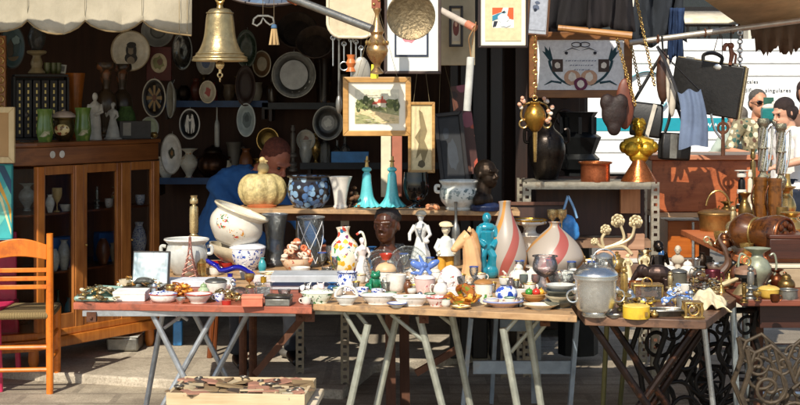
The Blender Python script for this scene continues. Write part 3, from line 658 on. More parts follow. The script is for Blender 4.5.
# ------------------------------------------------------------------ pottery and table ware
PRF = dict(
 urn=[(.5,0),(.56,.04),(.62,.08),(.9,.35),(.97,.6),(.88,.82),(.86,.88),(.98,.95),(1,1)],
 bowl=[(.45,0),(.48,.08),(.72,.3),(.93,.65),(1,1)], cup=[(.6,0),(.64,.05),(.82,.2),(.95,.6),(1,1)],
 mug=[(.92,0),(.96,.05),(.96,.95),(1,1)], vase=[(.5,0),(.55,.05),(.95,.4),(1,.55),(.8,.75),(.5,.88),(.52,.95),(.66,1)],
 tall=[(.8,0),(.72,.08),(.75,.5),(.85,.85),(1,1)], dish=[(.6,0),(.62,.15),(.86,.6),(1,1)], box=[(.96,0),(1,.05),(1,.95),(.98,1)],
 ball=[(.45,0),(.55,.05),(.9,.3),(1,.52),(.88,.78),(.6,.95),(.55,1)], goblet=[(.6,0),(.55,.04),(.15,.1),(.13,.35),(.4,.42),(.85,.6),(1,.8),(.95,1)],
 amph=[(.5,0),(.45,.05),(.35,.12),(.9,.4),(1,.55),(.75,.72),(.45,.8),(.45,.88),(.95,.98),(1,1)], flare=[(.55,0),(.6,.06),(.5,.14),(.62,.5),(.8,.8),(1,1)],
 plate=[(.55,0),(.6,.25),(.8,.55),(1,1)], dome=[(1,0),(1,.08),(.95,.35),(.75,.68),(.4,.9),(.12,.97),(0,1)],
 bottle=[(.9,0),(1,.05),(1,.5),(.75,.62),(.35,.7),(.3,.95),(.4,1)], teapot=[(.5,0),(.6,.04),(.95,.35),(1,.5),(.85,.78),(.5,.95),(.45,1)])
def vprof(name, r, h, th=.06, open_=True, n=3):
    p = PRF[name] if isinstance(name, str) else name
    q = cat_rom([(x*r, z*h) for x, z in p], n)
    if open_:
        inner = [(max(x-th*r, .001), max(z, .05*h)) for x, z in q[::-1]]
        inner = [i for i in inner if i[1] > .05*h+1e-6]
        q = q+inner+[(0, .06*h)]
    elif q[-1][0] > 1e-5: q = q+[(0, q[-1][1])]
    return [(0, 0)]+q
def hx(h, frac=.15): return h*frac
def vess(name, label, cat, px, py, z, w, h, prof, mat, handle='', lid=None, spout='', hm=None, knob=None, group=None, sy=1, foot=None, rim=None, open_=True, rot=None, seg=28):
    """px,py: foot of the pot in the photo; w,h its size in photo pixels"""
    loc = onz(px, py, z); k = loc.y/F; r, H = w*k/2, h*k
    loc = Vector((loc.x, loc.y+r*.8*sy, z))
    parts = handle or lid or spout or foot or rim
    def mk(root):
        b = MB(); b.lathe(vprof(prof, r, H, open_=open_ and not lid), (0, 0, 0), seg, None, 0, sy); return b
    if not parts:
        o = mk(None).build(name, mat, loc=loc, rot=rot); return tag(o, label, cat, group)
    t = thing(name, label, cat, loc, rot or 0, group)
    mk(t).build('body', mat, t); hm = hm or mat
    for s in handle:
        m = -1 if s in 'Ll' else 1
        b = MB(); b.tube(curve([(m*r*.86, 0, H*.82), (m*r*1.25, 0, H*.86), (m*r*1.42, 0, H*.6), (m*r*1.2, 0, H*.32), (m*r*.8, 0, H*.22)]) if s in 'LR' else curve([(m*r*.95, 0, H*.8), (m*r*1.15, 0, H*.8), (m*r*1.15, 0, H*.62), (m*r*.95, 0, H*.6)]), max(r*.085, .0025), 7); b.build('handle', hm, t)
    if spout:
        m = -1 if spout == 'L' else 1
        b = MB(); b.tube(curve([(m*r*.8, 0, H*.3), (m*r*1.2, 0, H*.45), (m*r*1.35, 0, H*.75), (m*r*1.6, 0, H*.9)]), [r*.2]*6+[r*.15]*5+[r*.1]*5, 8); b.build('spout', mat, t)
    if lid:
        lh, lmat = lid
        pr = PRF[prof][-1][0] if isinstance(prof, str) else prof[-1][0]
        b = MB(); b.lathe([(0, -.001)]+cat_rom([(pr*r*1.03, 0), (pr*r*1.0, lh*H*.25), (pr*r*.7, lh*H*.6), (pr*r*.25, lh*H*.75), (.06*r, lh*H*.8)])+[(r*.1, lh*H*.85), (r*.14, lh*H*.93), (0, lh*H)], (0, 0, H+.0008), seg, None, 0, sy); b.build('lid', lmat, t)
    if rim:
        b = MB(); b.tube([(r*1.0*math.cos(2*math.pi*i/seg), r*sy*math.sin(2*math.pi*i/seg), H) for i in range(seg)], max(r*.05, .002), 6, 0, True); b.build('rim', rim, t)
    return t
FLORAL = spots('dcd8cc', ['b5404a', '4f8a4a', 'd08a3a', '4a64a0', 'c27a92'], 85, .42, .14, .2)
FLORALB = spots('dcd6c6', ['b5362f', 'c98a3a', '456b3f', '3b3b52'], 50, .44, .14, .2)
POTM = spots('dcd6c6', ['b5362f', 'c98a3a', '456b3f', '3b3b52', 'b5362f'], 62, .5, .14, .1, at_=[(-.06, -.11, .11, .042), (.035, -.125, .075, .036), (-.01, -.13, .08, .016)])
BLUEW = spots('e6e8ee', ['2f4fa8', '5573c0', '2a3f8a'], 60, .44, .14, .1)
MAJOL = spots('eee6cf', ['d9a42a', '3c8a4e', '2f6f9a', 'c24a36', 'e0b84a', '7a3a6a'], 34, .5, .16, .12)
PINKF = spots('e9e0dc', ['c25a68', 'b03a4a', '6a8a5a'], 60, .36, .16, .3)
GREENF = spots('dfe3cf', ['4a7a4a', '7a8a3a', '2f5a3a'], 60, .44, .16, .15)

# --- orange table
def tray(name, label, cat, pts, z, h, mat, rim=None, group=None, lip=.008):
    c = sum(pts, Vector())/len(pts); c.z = z
    t = thing(name, label, cat, c)
    b = MB(); q = [(p.x-c.x, p.y-c.y) for p in pts]; b.slab(q, 0, h*.5); b.build('base', mat, t)
    b = MB(); n = len(q)
    for i in range(n): b.tube([(*q[i], h*.6), (*q[(i+1) % n], h*.6)], h*.45, 6)
    b.build('rim', rim or mat, t); return t
tray('tray', 'flat dark green tray of brass trinkets on the left corner of the orange table', 'tray', [onz(76, 301.5, ZT), onz(113, 302, ZT), onz(122, 291, ZT), onz(100, 290, ZT)], ZT, .022, M('24483f', .35), M('7fa093', .4))
def heap(name, label, cat, px0, py0, px1, py1, z, mats, n, smin, smax, dz=.03, kinds='rbe', kind='stuff', seed=1):
    random.seed(seed); c = onz((px0+px1)/2, (py0+py1)/2, z); b = MB()
    for i in range(n):
        u, v = random.random(), random.random()
        p = onz(px0+(px1-px0)*u, py0+(py1-py0)*v, z)-c
        p.z = .003+dz*random.random()*(1-abs(2*u-1)**2)*.9+smin*.5
        s = random.uniform(smin, smax); e = Euler((random.uniform(-.6, .6), random.uniform(-.6, .6), random.uniform(0, 6))); m = random.randrange(len(mats)); q = random.choice(kinds)
        if q == 'r': b.torus(p, s, s*.22, e, 12, m)
        elif q == 'b': b.box(p, (s*2, s*1.2, s*.5), e, m)
        elif q == 'c': b.tube([p+Vector((s*3*math.cos(a*.9)*a/6, s*2*math.sin(a*.7), s*.3*math.sin(a*2))) for a in range(7)], s*.22, 5, m)
        else: b.ell(p, (s, s*.7, s*.6), e, 8, 6, m)
    o = b.build(name, mats, loc=c); return tag(o, label, cat, None, kind)
heap('brass_trinkets', 'tangle of brass chains and brooches on the dark green tray', 'jewellery', 80, 301, 118, 292, ZT+.011, [BRASS, BRASSL, M('5a4a2a', .5), M('d8cdb0', .4)], 70, .006, .014, .035, 'rceb')
heap('brass_trinkets', 'pale and amber costume jewellery piled in front of the mirror lined case', 'jewellery', 118, 292, 168, 284, ZT, [BRASS, M('c98a3a', .3), M('d8cdb0', .4), SILVER, M('6a4a2a', .5), BRASSL], 110, .007, .016, .05, 'rceb', seed=2)
t = thing('box', 'flat white cardboard box on the orange table edge', 'box', onz(129, 301.5, ZT))
k = t.location.y/F; b = MB(); b.box((0, .06, .017), (32*k, .13, .034)); b.build('base', M('e8e4dc', .6), t, bevel=.003); b = MB(); b.box((0, .06, .036), (32.6*k, .134, .012)); b.build('lid', M('efece6', .6), t, bevel=.002)
heap('amber_beads', 'heap of orange amber beads beside the white oval dish', 'beads', 172, 300, 192, 290, ZT, [M('c97a1e', .2), M('e0a040', .2), M('8a4a14', .2)], 60, .008, .016, .05, 'er', seed=4)
vess('dish', 'white lidded oval dish with blue dashes on the orange table', 'dish', 162, 303, ZT, 28, 8, 'cup', ceramic('ece8e0'), lid=(.45, BLUEW), sy=.7, rim=M('b5533a', .3))
vess('bowl', 'small white bowl with red rim holding a green pot', 'bowl', 197, 304, ZT, 27, 9, 'dish', WHITE, rim=M('b5432f', .3))
vess('pot', 'tiny pale green lidded pot sitting in the red rimmed bowl', 'pot', 203, 298.5, ZT+.005, 12, 11, 'ball', M('a9bb92', .3), lid=(.4, M('8fa676', .3)))
t = thing('jewellery_case', 'open dark case lined with silvery satin on the orange table', 'case', onz(150, 287.5, ZT+.002), (0, 0, R(-5)))
k = t.location.y/F; W2, H2 = 38*k, 36*k
def satin():
    m, nt, p = newmat('silver_satin'); v = coords(nt, (9, 9, 5)); n = noise(nt, v, 1, 3)
    nt.links.new(ramp(nt, n, [(.35, lin('8fa0a4')), (.6, lin('dfe6e6'))]), p.inputs['Base Color']); p.inputs['Roughness'].default_value = .3; p.inputs['Metallic'].default_value = .35; bump(nt, p, n, .9, .03); return m
rl = Euler((R(-12), 0, 0))
b = MB(); b.box((0, .005+H2*.1, H2/2), (W2, .012, H2), rl); b.build('lid', M('2a2622', .5), t, bevel=.003)
b = MB(); b.box((0, -.006+H2*.1, H2/2), (W2*.93, .01, H2*.93), rl); b.build('lining', satin(), t, bevel=.004)
b = MB(); b.box((0, -.09, .012), (W2, .16, .02)); b.build('tray', M('3a342e', .5), t, bevel=.003)
o = MB(); o.ell((0, 0, .018), (.042, .03, .018)); o.ell((.03, -.01, .015), (.02, .014, .012)); o.ell((-.038, 0, .01), (.015, .01, .008)); o = o.build('shell', M('4a4a44', .35, 0, .5, 60, .3), remesh=.005, loc=onz(145, 286, ZT+.022)+Vector((0, -.02, .0))); o.location.z = ZT+.03; tag(o, 'dark ribbed shell lying before the silvery lined case', 'shell')
vess('cachepot', 'big plain white china urn behind the open case', 'urn', 184, 277, ZT, 44, 36, 'urn', GREYW, handle='lr', rim=WHITE)
# eiffel tower
t = thing('tower_souvenir', 'copper coloured miniature iron lattice tower before the white urn', 'souvenir', onz(190, 279, ZT)); k = t.location.y/F; H = 42*k; cm = metal('b98272', .35, '6a3a2c')
b = MB(); wv = lambda z: H*.19*(1-z)**2.1+.003
for sx in (-1, 1):
    for sy in (-1, 1): b.tube([(sx*wv(i/10), sy*wv(i/10), H*i/10) for i in range(11)], .0035, 6)
for i in (0, 1.4, 2.4, 3.6, 5, 6.5, 8):
    z = i/10; q = wv(z)+.002
    for sx in (-1, 1): b.tube([(sx*q, -q, z*H), (sx*wv(min(z+.12, 1)), wv(z), H*min(z+.12, 1))], .002, 5); b.tube([(-sx*q, -q, z*H), (sx*wv(min(z+.12, 1)), -wv(min(z+.12, 1)), H*min(z+.12, 1))], .002, 5)
b.tube([(0, 0, H*.9), (0, 0, H*1.05)], .002, 6); b.build('lattice', cm, t)
b = MB()
for z, s in ((.22, 1.15), (.46, 1.25), (.87, 1.6)): b.box((0, 0, z*H), (wv(z)*2.2*s, wv(z)*2.2*s, .006))
b.build('platform', cm, t); b = MB(); b.box((0, 0, .004), (H*.46, H*.46, .008)); b.build('base', cm, t)
# candlestick behind the urn
def candlestick(name, label, px, py, z, w, h, prof, mat, group=None):
    return vess(name, label, 'candlestick', px, py, z, w, h, prof, mat, open_=False, group=group)
STICK = [(1,0),(.95,.05),(.7,.07),(.7,.1),(.95,.12),(.9,.17),(.45,.2),(.4,.3),(.95,.31),(1,.34),(.9,.37),(.45,.4),(.4,.44),(.5,.46),(.5,.8),(.3,.84),(.2,.87),(.45,.88),(.45,.94),(.35,.96),(.4,1)]
candlestick('candlestick', 'fluted brass column candlestick standing behind the white urn', 193, 262, ZT, 18, 66, STICK, BRASSL)
# tilted chamber pot on stand with basin
t = thing('chamber_pot', 'large white chamber pot with painted roses tilted on its side', 'pot', onz(236, 262, ZT), (R(0), R(21), R(0))); k = t.location.y/F
t.location = at(229, 244, 7.55); Rr, Hh = 27*k, 34*k
b = MB(); b.lathe(vprof('urn', Rr, Hh)); b.build('body', POTM, t)
b = MB(); b.torus((0, 0, Hh), Rr*.99, .006, None, 32); b.build('rim', CREAM, t)
zb = at(236, 252, 7.6).z
t = thing('basin', 'cream scalloped basin under the tilted chamber pot', 'basin', Vector((at(234, 0, 7.6).x, 7.6, zb-.055)), (0, R(10), 0))
b = MB(); b.lathe(vprof('bowl', 27*k, .085, .05), (0, 0, 0), 32); b.build('bowl', CREAM, t)
o = MB().box((0, 0, (zb-.06-ZT)/2), (.16, .14, zb-.06-ZT)).build('wooden_box', RW, loc=(at(236, 0, 7.6).x, 7.62, ZT), bevel=.003); tag(o, 'dark wooden box propping the cream basin', 'box')
vess('tureen', 'white tureen with blue patterned rim behind the cobalt dish', 'tureen', 246, 271.5, ZT, 36, 22, 'bowl', BLUEW, lid=(.3, ceramic('e8eaf0')))
vess('dish', 'round flat red lacquer dish beside the blue and white tureen', 'dish', 220, 270, ZT, 26, 7, 'cup', M('b02a26', .25))
# cobalt wing dish
t = thing('glass_dish', 'cobalt blue glass dish with swept wavy wings', 'dish', onz(230, 281, ZT)); k = t.location.y/F; CO = M('1c1f9a', .06, 0, .2, 20, 0, .6)
b = MB(); n = 18
for i in range(n+1):
    u = -1+2*i/n; x = u*24*k; zz = (9-4*u+3*math.sin(u*4)+ (3 if u < -.5 else 0))*k; wv_ = (7*(1-abs(u)**2.5)+1.2)*k
    for j in range(7):
        v_ = -1+2*j/6; b.v.append(Vector((x, v_*wv_, zz+abs(v_)**2*4*k)))
b.f = [(i*7+j, (i+1)*7+j, (i+1)*7+j+1, i*7+j+1) for i in range(n) for j in range(6)]; b.mi = [0]*len(b.f)
o = b.build('bowl', CO, t, smooth=60); q = o.modifiers.new('s', 'SOLIDIFY'); q.thickness = .007
b = MB(); b.lathe([(0, 0), (6*k, 0), (5*k, 2*k), (2.5*k, 4*k), (3*k, 8*k), (0, 8*k)]); b.build('foot', CO, t)
b = MB(); b.tube(curve([(16*k, 0, 10*k), (22*k, 0, 7*k), (23.5*k, 0, 2*k), (21*k, 0, 0)]), [.012]*8+[.008]*8, 8); b.build('handle', CO, t)
vess('sugar_bowl', 'white sugar bowl with grey pewter lid below the cobalt dish', 'sugar bowl', 215, 296, ZT, 22, 13, 'cup', WHITE, lid=(.4, PEWTER), handle='R')
vess('butter_dish', 'squat white glass butter dish in front of the cobalt dish', 'dish', 238, 296.5, ZT, 22, 9, 'dome', GLASSW, open_=False)
t = thing('perfume_bottle', 'square clear perfume bottle with gold cap on orange table', 'bottle', onz(263, 297, ZT)); k = t.location.y/F
b = MB(); b.box((0, .025, 7*k), (17*k, 10*k, 14*k)); b.build('body', GLASSW, t, bevel=.004); b = MB(); b.box((0, .025, 5*k), (13*k, 7*k, 8*k)); b.build('scent', M('c7ccca', .2), t); b = MB(); b.lathe([(0, 14*k), (3*k, 14*k), (3*k, 19.5*k), (0, 20*k)], (0, .025, 0), 14); b.build('cap', GOLD, t)
heap('brass_fittings', 'row of small gilt filigree boxes and brass rings on the orange table', 'fittings', 209, 302.5, 241, 297, ZT, [BRASS, BRASSL, M('5a4a2a', .5)], 45, .008, .016, .035, 'rb', seed=5)
t = thing('box', 'small salmon coloured cardboard box at the orange table front', 'box', onz(252, 307, ZT), R(3)); k = t.location.y/F
b = MB(); b.box((0, .045, 4.2*k), (21*k, .08, 8.4*k)); b.build('base', M('d8775a', .55), t, bevel=.002); b = MB(); b.box((0, .045, 9.2*k), (21.8*k, .084, 2.5*k)); b.build('lid', M('e08a6c', .55), t, bevel=.002)
t = thing('box', 'small dark tin box with hinged glass lid beside the salmon box', 'box', onz(277, 306.5, ZT), R(-4)); k = t.location.y/F
b = MB(); b.box((0, .05, 3.6*k), (25*k, .09, 7*k)); b.build('base', PEWTER, t, bevel=.003); b = MB(); b.box((0, .05, 8.6*k), (25.6*k, .094, 2.6*k)); b.build('lid', M('1c1a1a', .2), t, bevel=.003)
vess('platter', 'oval white platter with painted fruit lying before the pitcher', 'platter', 282, 279, ZT, 52, 6, 'plate', FLORALB, sy=.5)
t = thing('riser', 'low white display riser with dark blue edge between the folding tables', 'riser', onz(308, 291, ZT)); k = t.location.y/F
b = MB(); b.box((0, .13, .034), (76*k, .2, .065)); b.build('board', M('b4b8bb', .5, 0, .25, 9, 0, 0, '8a8578'), t, bevel=.004); b = MB(); b.box((0, .028, .028), (76.4*k, .008, .016)); b.build('edging', M('17233e', .4), t)
o = MB().box((0, .09, .016), (80*k, .14, .03)).build('book', [M('d5d8de', .5)], loc=onz(190, 288, ZT), bevel=.003); tag(o, 'flat pale book lying under the urn front', 'book')
# glass pitcher and vase, pagoda basket
def glassjug(name, label, px, py, w, h, prof, handle):
    t = vess(name, label, 'pitcher' if handle else 'vase', px, py, ZT, w, h, prof, GLASSW, handle=handle, hm=GLASSE, rim=GLASSE); return t  # handle and rim take a whiter glass that paints in highlights
glassjug('glass_pitcher', 'tall clear glass pitcher with looped handle below the plank', 274, 267, 26, 52, [(.85,0),(.9,.04),(.75,.2),(.72,.5),(.85,.8),(1,1)], 'L')
glassjug('glass_vase', 'tall cut glass vase with crossing lines right of the pitcher', 310, 268, 28, 50, [(.7,0),(.75,.04),(.72,.2),(.82,.6),(1,1)], '')
b = MB(); t = bpy.data.objects[ 'glass_vase']; k = t.location.y/F
for a in range(6):
    for s in (-1, 1): b.tube([( (10.6+3*(i/8))*k*math.cos(a*1.047+s*i*.2), (10.6+3*(i/8))*k*math.sin(a*1.047+s*i*.2), (4+42*i/8)*k) for i in range(9)], .0016, 5)
b.build('cut_lines', M('f2f4f4', .2), t)
t = thing('basket', 'pink and orange porcelain basket of flowers beside the cut glass vase', 'ornament', onz(297, 272, ZT)); k = t.location.y/F; random.seed(5)
b = MB(); b.lathe(vprof('bowl', 16*k, 14*k)); b.build('bowl', spots('e2c3a2', ['c2633e', 'e0a070', 'b0483a'], 50, .4, .3, .1), t)
b = MB()
for i in range(42):
    a, u = random.uniform(0, 6.28), random.random(); rr = 15*k*(1-u)**.6; b.torus((rr*math.cos(a), rr*math.sin(a), (12+18*u)*k), .012, .006, Euler((random.uniform(-1, 1), random.uniform(-1, 1), 0)), 10, random.randrange(3))
b.ell((0, 0, 30*k), (4*k, 4*k, 4*k), None, 10, 8, 1); b.build('flowers', [M('e0b090', .3), M('d0714a', .3), M('e8d3bd', .3)], t)

# --- pale table
t = vess('jug', 'tall majolica jug painted all over with bright flowers and birds', 'jug', 346, 276, ZT, 30, 48, [(.6,0),(.65,.04),(.9,.2),(1,.42),(.85,.65),(.45,.8),(.38,.9),(.48,1)], MAJOL, handle='R', hm=MAJOL, rot=(0, R(-4), 0))
def fig(name, label, cat, px, py, z, hpx, parts, rz=0, vox=.005, group=None, tilt=(0, 0)):
    vox *= .72
    """parts: list of (part name, material, [shapes in units of the height]); first part is the body"""
    loc = onz(px, py, z); k = loc.y/F; H = hpx*k; loc = Vector((loc.x, loc.y+.03, z)); t = None
    single = len(parts) == 1
    if not single: t = thing(name, label, cat, loc, (tilt[0], tilt[1], rz), group)
    for pn, mt, shapes in parts:
        b = MB()
        for s in shapes:
            if s[0] == 'e': b.ell(Vector(s[1])*H, tuple(q*H for q in (s[2] if isinstance(s[2], tuple) else (s[2],)*3)), Euler(s[3]) if len(s) > 3 else None, 14, 9)
            elif s[0] == 't': b.tube([Vector(p)*H for p in s[1]], [q*H for q in s[2]] if isinstance(s[2], (list, tuple)) else s[2]*H, 10)
            elif s[0] == 'l': b.lathe([(r*H, zz*H) for r, zz in s[1]], Vector(s[2])*H if len(s) > 2 else (0, 0, 0), 20, None, 0, s[3] if len(s) > 3 else 1)
            elif s[0] == 'b': b.box(Vector(s[1])*H, tuple(q*H for q in s[2]), Euler(s[3]) if len(s) > 3 else None)
        if single:
            o = b.build(name, mt, remesh=vox, sm=1, loc=loc, rot=(tilt[0], tilt[1], rz)); return tag(o, label, cat, group)
        b.build(pn, mt, t, remesh=vox, sm=1)
    return t
def ladyshapes(hat=True, armup=0):
    s = [('l', [(0, 0), (.24, 0), (.25, .015), (.22, .04), (0, .05)]), ('e', (0, .02, .92), (.065, .065, .06)), ('e', (0, .06, .9), (.045, .04, .05)), ('t', [(-.03, -.062, .905), (-.01, -.066, .905)], .007), ('t', [(.01, -.066, .905), (.03, -.062, .905)], .007), ('t', [(-.05, -.09, .72), (.05, -.09, .72)], .035), ('l', [(0, 0), (.2, 0), (.19, .05), (.15, .25), (.09, .5), (.075, .56), (.11, .68), (.1, .76), (.04, .8), (0, .8)]),
         ('t', [(.1, 0, .74), (.17, -.05, .6), (.1, -.12, .52)], [.04, .033, .025]), ('t', [(-.1, 0, .74), (-.18, -.04, .6), (-.16, -.1, .5+armup)], [.04, .033, .025]),
         ('t', [(0, 0, .78), (0, -.01, .86)], [.035, .03]), ('e', (0, -.01, .89), (.055, .06, .075)), ('e', (0, -.07, .88), (.012, .014, .016))]
    return s
folds = [('t', [(.17*math.cos(a), .17*math.sin(a), .0), (.13*math.cos(a+.1), .13*math.sin(a+.1), .28), (.075*math.cos(a), .075*math.sin(a), .52)], [.035, .025, .012]) for a in [i*.785 for i in range(8)]]
fig('figurine', 'slender pale pink porcelain lady leaning beside the majolica jug', 'figurine', 362, 281, ZT, 44, [('body', spots('e8d9d2', ['d9a0a8', 'c9b58a'], 30, .3, .2, .2), ladyshapes()+folds)], .3, .004)
fig('figurine', 'white porcelain lady in bonnet and apron under the plank', 'figurine', 421, 272, ZT, 62, [('body', M('dcdcd8', .16, 0, .35, 40), ladyshapes()+folds+[('e', (.13, -.12, .5), (.05, .05, .04))]), ('bonnet', CREAM, [('e', (0, .02, .93), (.09, .09, .06)), ('e', (0, -.02, .92), (.1, .1, .018))]), ('shawl', M('5b6064', .3), [('t', [(-.06, -.07, .78), (0, -.11, .62), (.05, -.1, .5)], [.02, .022, .015]), ('t', [(.06, -.07, .78), (.02, -.11, .62)], [.02, .015])])], -.3, .004)
fig('figurine', 'porcelain boy in yellow trousers and white smock with cap', 'figurine', 446, 276, ZT, 58, [('body', CREAM, [('l', [(0, 0), (.16, 0), (.16, .04), (0, .06)]), ('e', (0, -.01, .8), (.08, .085, .09)), ('e', (0, -.095, .79), .016), ('t', [(0, 0, .65), (0, 0, .75)], .04), ('t', [(.14, -.08, .42), (.11, -.12, .38)], .03), ('t', [(-.15, -.06, .42), (-.14, -.1, .37)], .03)]), ('trousers', M('d8a03c', .25), [('t', [(-.07, 0, .03), (-.07, 0, .38)], [.07, .08]), ('t', [(.07, 0, .03), (.07, 0, .38)], [.07, .08])]), ('smock', M('d7dad4', .25), [('l', [(0, .34), (.17, .34), (.13, .5), (.11, .62), (.05, .68), (0, .68)]), ('t', [(.1, 0, .62), (.17, -.04, .48), (.13, -.1, .42)], [.05, .05, .04]), ('t', [(-.1, 0, .62), (-.18, -.03, .48), (-.15, -.08, .42)], [.05, .05, .04])]), ('cap', M('e4cfa6', .3), [('e', (0, .01, .88), (.12, .12, .055)), ('e', (0, -.06, .86), (.13, .1, .02))])], .25, .004)
HORSE = M('d9aa78', .3, 0, .2, 12)
fig('horse_head', 'tan ceramic horse head facing left beside the teal figure', 'ornament', 468, 281, ZT, 54, [('body', HORSE, [('l', [(0, 0), (.22, 0), (.22, .05), (.17, .1), (0, .1)]), ('t', [(.06, 0, .05), (.09, 0, .3), (.05, 0, .6), (-.01, 0, .8)], [.2, .18, .15, .12]), ('t', [(.02, 0, .84), (-.1, 0, .74), (-.24, 0, .6)], [.13, .11, .07]), ('e', (-.25, 0, .58), (.075, .07, .06)), ('t', [(.03, .06, .9), (.05, .07, 1.0)], [.04, .012]), ('t', [(.03, -.06, .9), (.04, -.07, 1.0)], [.04, .012]), ('e', (-.08, -.1, .8), .025), ('e', (-.28, -.04, .6), .016)]), ('mane', M('b98a5a', .4), [('t', [(.06, 0, .94), (.12, 0, .84), (.17, 0, .6), (.2, 0, .3)], [.05, .07, .08, .05])])], .15, .005)
TEALC = M('1f8296', .1, 0, .3, 14, 0, .6)
fig('figurine', 'glossy teal ceramic crouching figure before the swirled glass vase', 'figurine', 487, 279, ZT, 66, [('body', TEALC, [('e', (-.06, 0, .1), (.12, .12, .12)), ('e', (.08, 0, .12), (.12, .12, .13)), ('t', [(-.08, 0, .1), (-.1, -.05, .35), (-.03, 0, .48)], [.09, .085, .08]), ('t', [(.08, 0, .1), (.1, -.05, .35), (.03, 0, .48)], [.09, .085, .08]), ('t', [(0, 0, .45), (0, 0, .72)], [.1, .12]), ('t', [(-.1, 0, .78), (-.16, -.04, .6), (-.05, -.12, .5)], [.06, .05, .04]), ('t', [(.1, 0, .78), (.17, -.04, .6), (.06, -.12, .48)], [.06, .05, .04]), ('e', (0, 0, .78), (.14, .1, .07)), ('e', (0, -.01, .92), (.07, .08, .085)), ('e', (0, -.09, .91), .018)])], .2, .004)
# carved wooden bust
def headshapes(c, s, fz=1):
    x, y, z = c
    g = lambda a, b_, c_: (x+a*s, y+b_*s, z+c_*s)
    return [('e', g(0, .05, .12), (.42*s, .5*s, .5*s)), ('e', g(0, -.12, -.15), (.34*s, .36*s, .42*s)), ('e', g(0, -.28, -.38), (.2*s, .16*s, .16*s)), ('t', [g(0, -.42, .12), g(0, -.56, -.12)], [.06*s, .1*s]), ('e', g(-.09, -.46, -.14), .06*s), ('e', g(.09, -.46, -.14), .06*s),
            ('t', [g(-.28, -.36, .16), g(0, -.46, .14), g(.28, -.36, .16)], .07*s), ('e', g(-.16, -.38, .03), (.09*s, .06*s, .05*s)), ('e', g(.16, -.38, .03), (.09*s, .06*s, .05*s)), ('t', [g(-.14, -.4, -.27), g(0, -.48, -.255), g(.14, -.4, -.27)], .045*s), ('t', [g(-.11, -.4, -.33), g(0, -.46, -.34), g(.11, -.4, -.33)], .045*s), ('e', g(-.42, .05, -.02), (.05*s, .1*s, .14*s)), ('e', g(.42, .05, -.02), (.05*s, .1*s, .14*s))]
WOODB = wood('2c1810', '5c3522', 'z', .3, 1.2)
fig('bust', 'dark brown carved wooden head bust under the plank edge', 'bust', 387, 272, ZT, 65, [('head', WOODB, headshapes((0, -.02, .7), .46)+[('t', [(0, .02, .3), (0, .02, .55)], [.12, .12]), ('t', [(-.24, .02, .18), (0, .0, .3), (.24, .02, .18)], [.1, .16, .1]), ('e', (0, 0, .12), (.25, .16, .13)), ('l', [(0, 0), (.24, 0), (.22, .08), (0, .08)])]), ('hair', M('241812', .5, 0, .4, 90, .5), [('e', (0, .04, .83), (.215, .235, .13)), ('l', [(.2, .8), (.2, .86), (.17, .95), (.1, .98), (0, .98)], (0, .02, 0))])], -.35, .006)
vess('cup_vase', 'white ceramic vase with blue figures and dark blue rim', 'vase', 347, 291, ZT, 20, 18, 'mug', BLUEW, rim=M('22336e', .2), handle='')
for px, lb in ((305, 'black and white cow shaped salt shaker, the left one'), (318, 'white and pink pig shaped salt shaker beside the cow shaker')):
    mt = spots('e8e6e2', ['141414', '222222'], 40, .5, .2, .1) if px < 310 else spots('ecdcd6', ['d4a0a0', '1c1c1c'], 40, .35, .2, .4)
    fig('salt_shaker', lb, 'shaker', px, 294, ZT, 12, [('body', mt, [('e', (0, .1, .35), (.5, .6, .36)), ('e', (0, -.5, .6), (.3, .3, .3)), ('e', (0, -.78, .52), (.18, .12, .14)), ('t', [(.2, -.45, .8), (.34, -.45, .98)], [.1, .04]), ('t', [(-.2, -.45, .8), (-.34, -.45, .98)], [.1, .04]), ('t', [(-.3, -.3, .3), (-.3, -.3, 0)], .12), ('t', [(.3, -.3, .3), (.3, -.3, 0)], .12), ('t', [(.3, .5, .3), (.3, .5, 0)], .12), ('t', [(-.3, .5, .3), (-.3, .5, 0)], .12)])], .5, .003)
vess('dish', 'low oval dish with green scalloped leaf border on the pale table', 'dish', 317, 304, ZT, 33, 10, 'dish', GREENF, sy=.55, lid=(.5, spots('e6e8d8', ['4a7a4a', '2a3a2a'], 70, .4, .2, .2)))
t = vess('basket_dish', 'white china basket dish with arched handle on the pale table', 'dish', 346, 305.5, ZT, 23, 8, 'dish', WHITE, sy=.7, rim=WHITE); k = t.location.y/F
b = MB(); b.tube([(11*k*math.cos(R(a)), 0, 8*k+11*k*math.sin(R(a))) for a in range(0, 181, 12)], .006); b.build('handle', WHITE, t)
FR = M('1e7a55', .12, 0, .4, 30, 0, .5)
fig('frog', 'shiny green ceramic frog sitting on the pale table', 'ornament', 375, 290, ZT, 19, [('body', FR, [('e', (0, 0, .35), (.34, .3, .36)), ('e', (0, -.12, .75), (.28, .26, .2)), ('e', (.15, -.2, .92), .1), ('e', (-.15, -.2, .92), .1), ('t', [(.25, -.15, .5), (.32, -.35, .25), (.28, -.4, 0)], [.1, .08, .09]), ('t', [(-.25, -.15, .5), (-.32, -.35, .25), (-.28, -.4, 0)], [.1, .08, .09]), ('e', (.36, .05, .18), (.18, .3, .17)), ('e', (-.36, .05, .18), (.18, .3, .17))])], .2, .003)
vess('jar', 'white cylindrical jar with cream lid and red top', 'jar', 386, 288, ZT, 21, 16, 'mug', WHITE, lid=(.7, M('d8b48a', .35)))
o = vess('jar_stopper', 'round red ceramic bowl resting on the cream lidded jar', 'bowl', 386, 270, ZT+.083, 14, 6, 'dish', M('c2402e', .25)); o.location = Vector((bpy.data.objects['jar'].location.x, bpy.data.objects['jar'].location.y, ZT+27.4*bpy.data.objects['jar'].location.y/F))
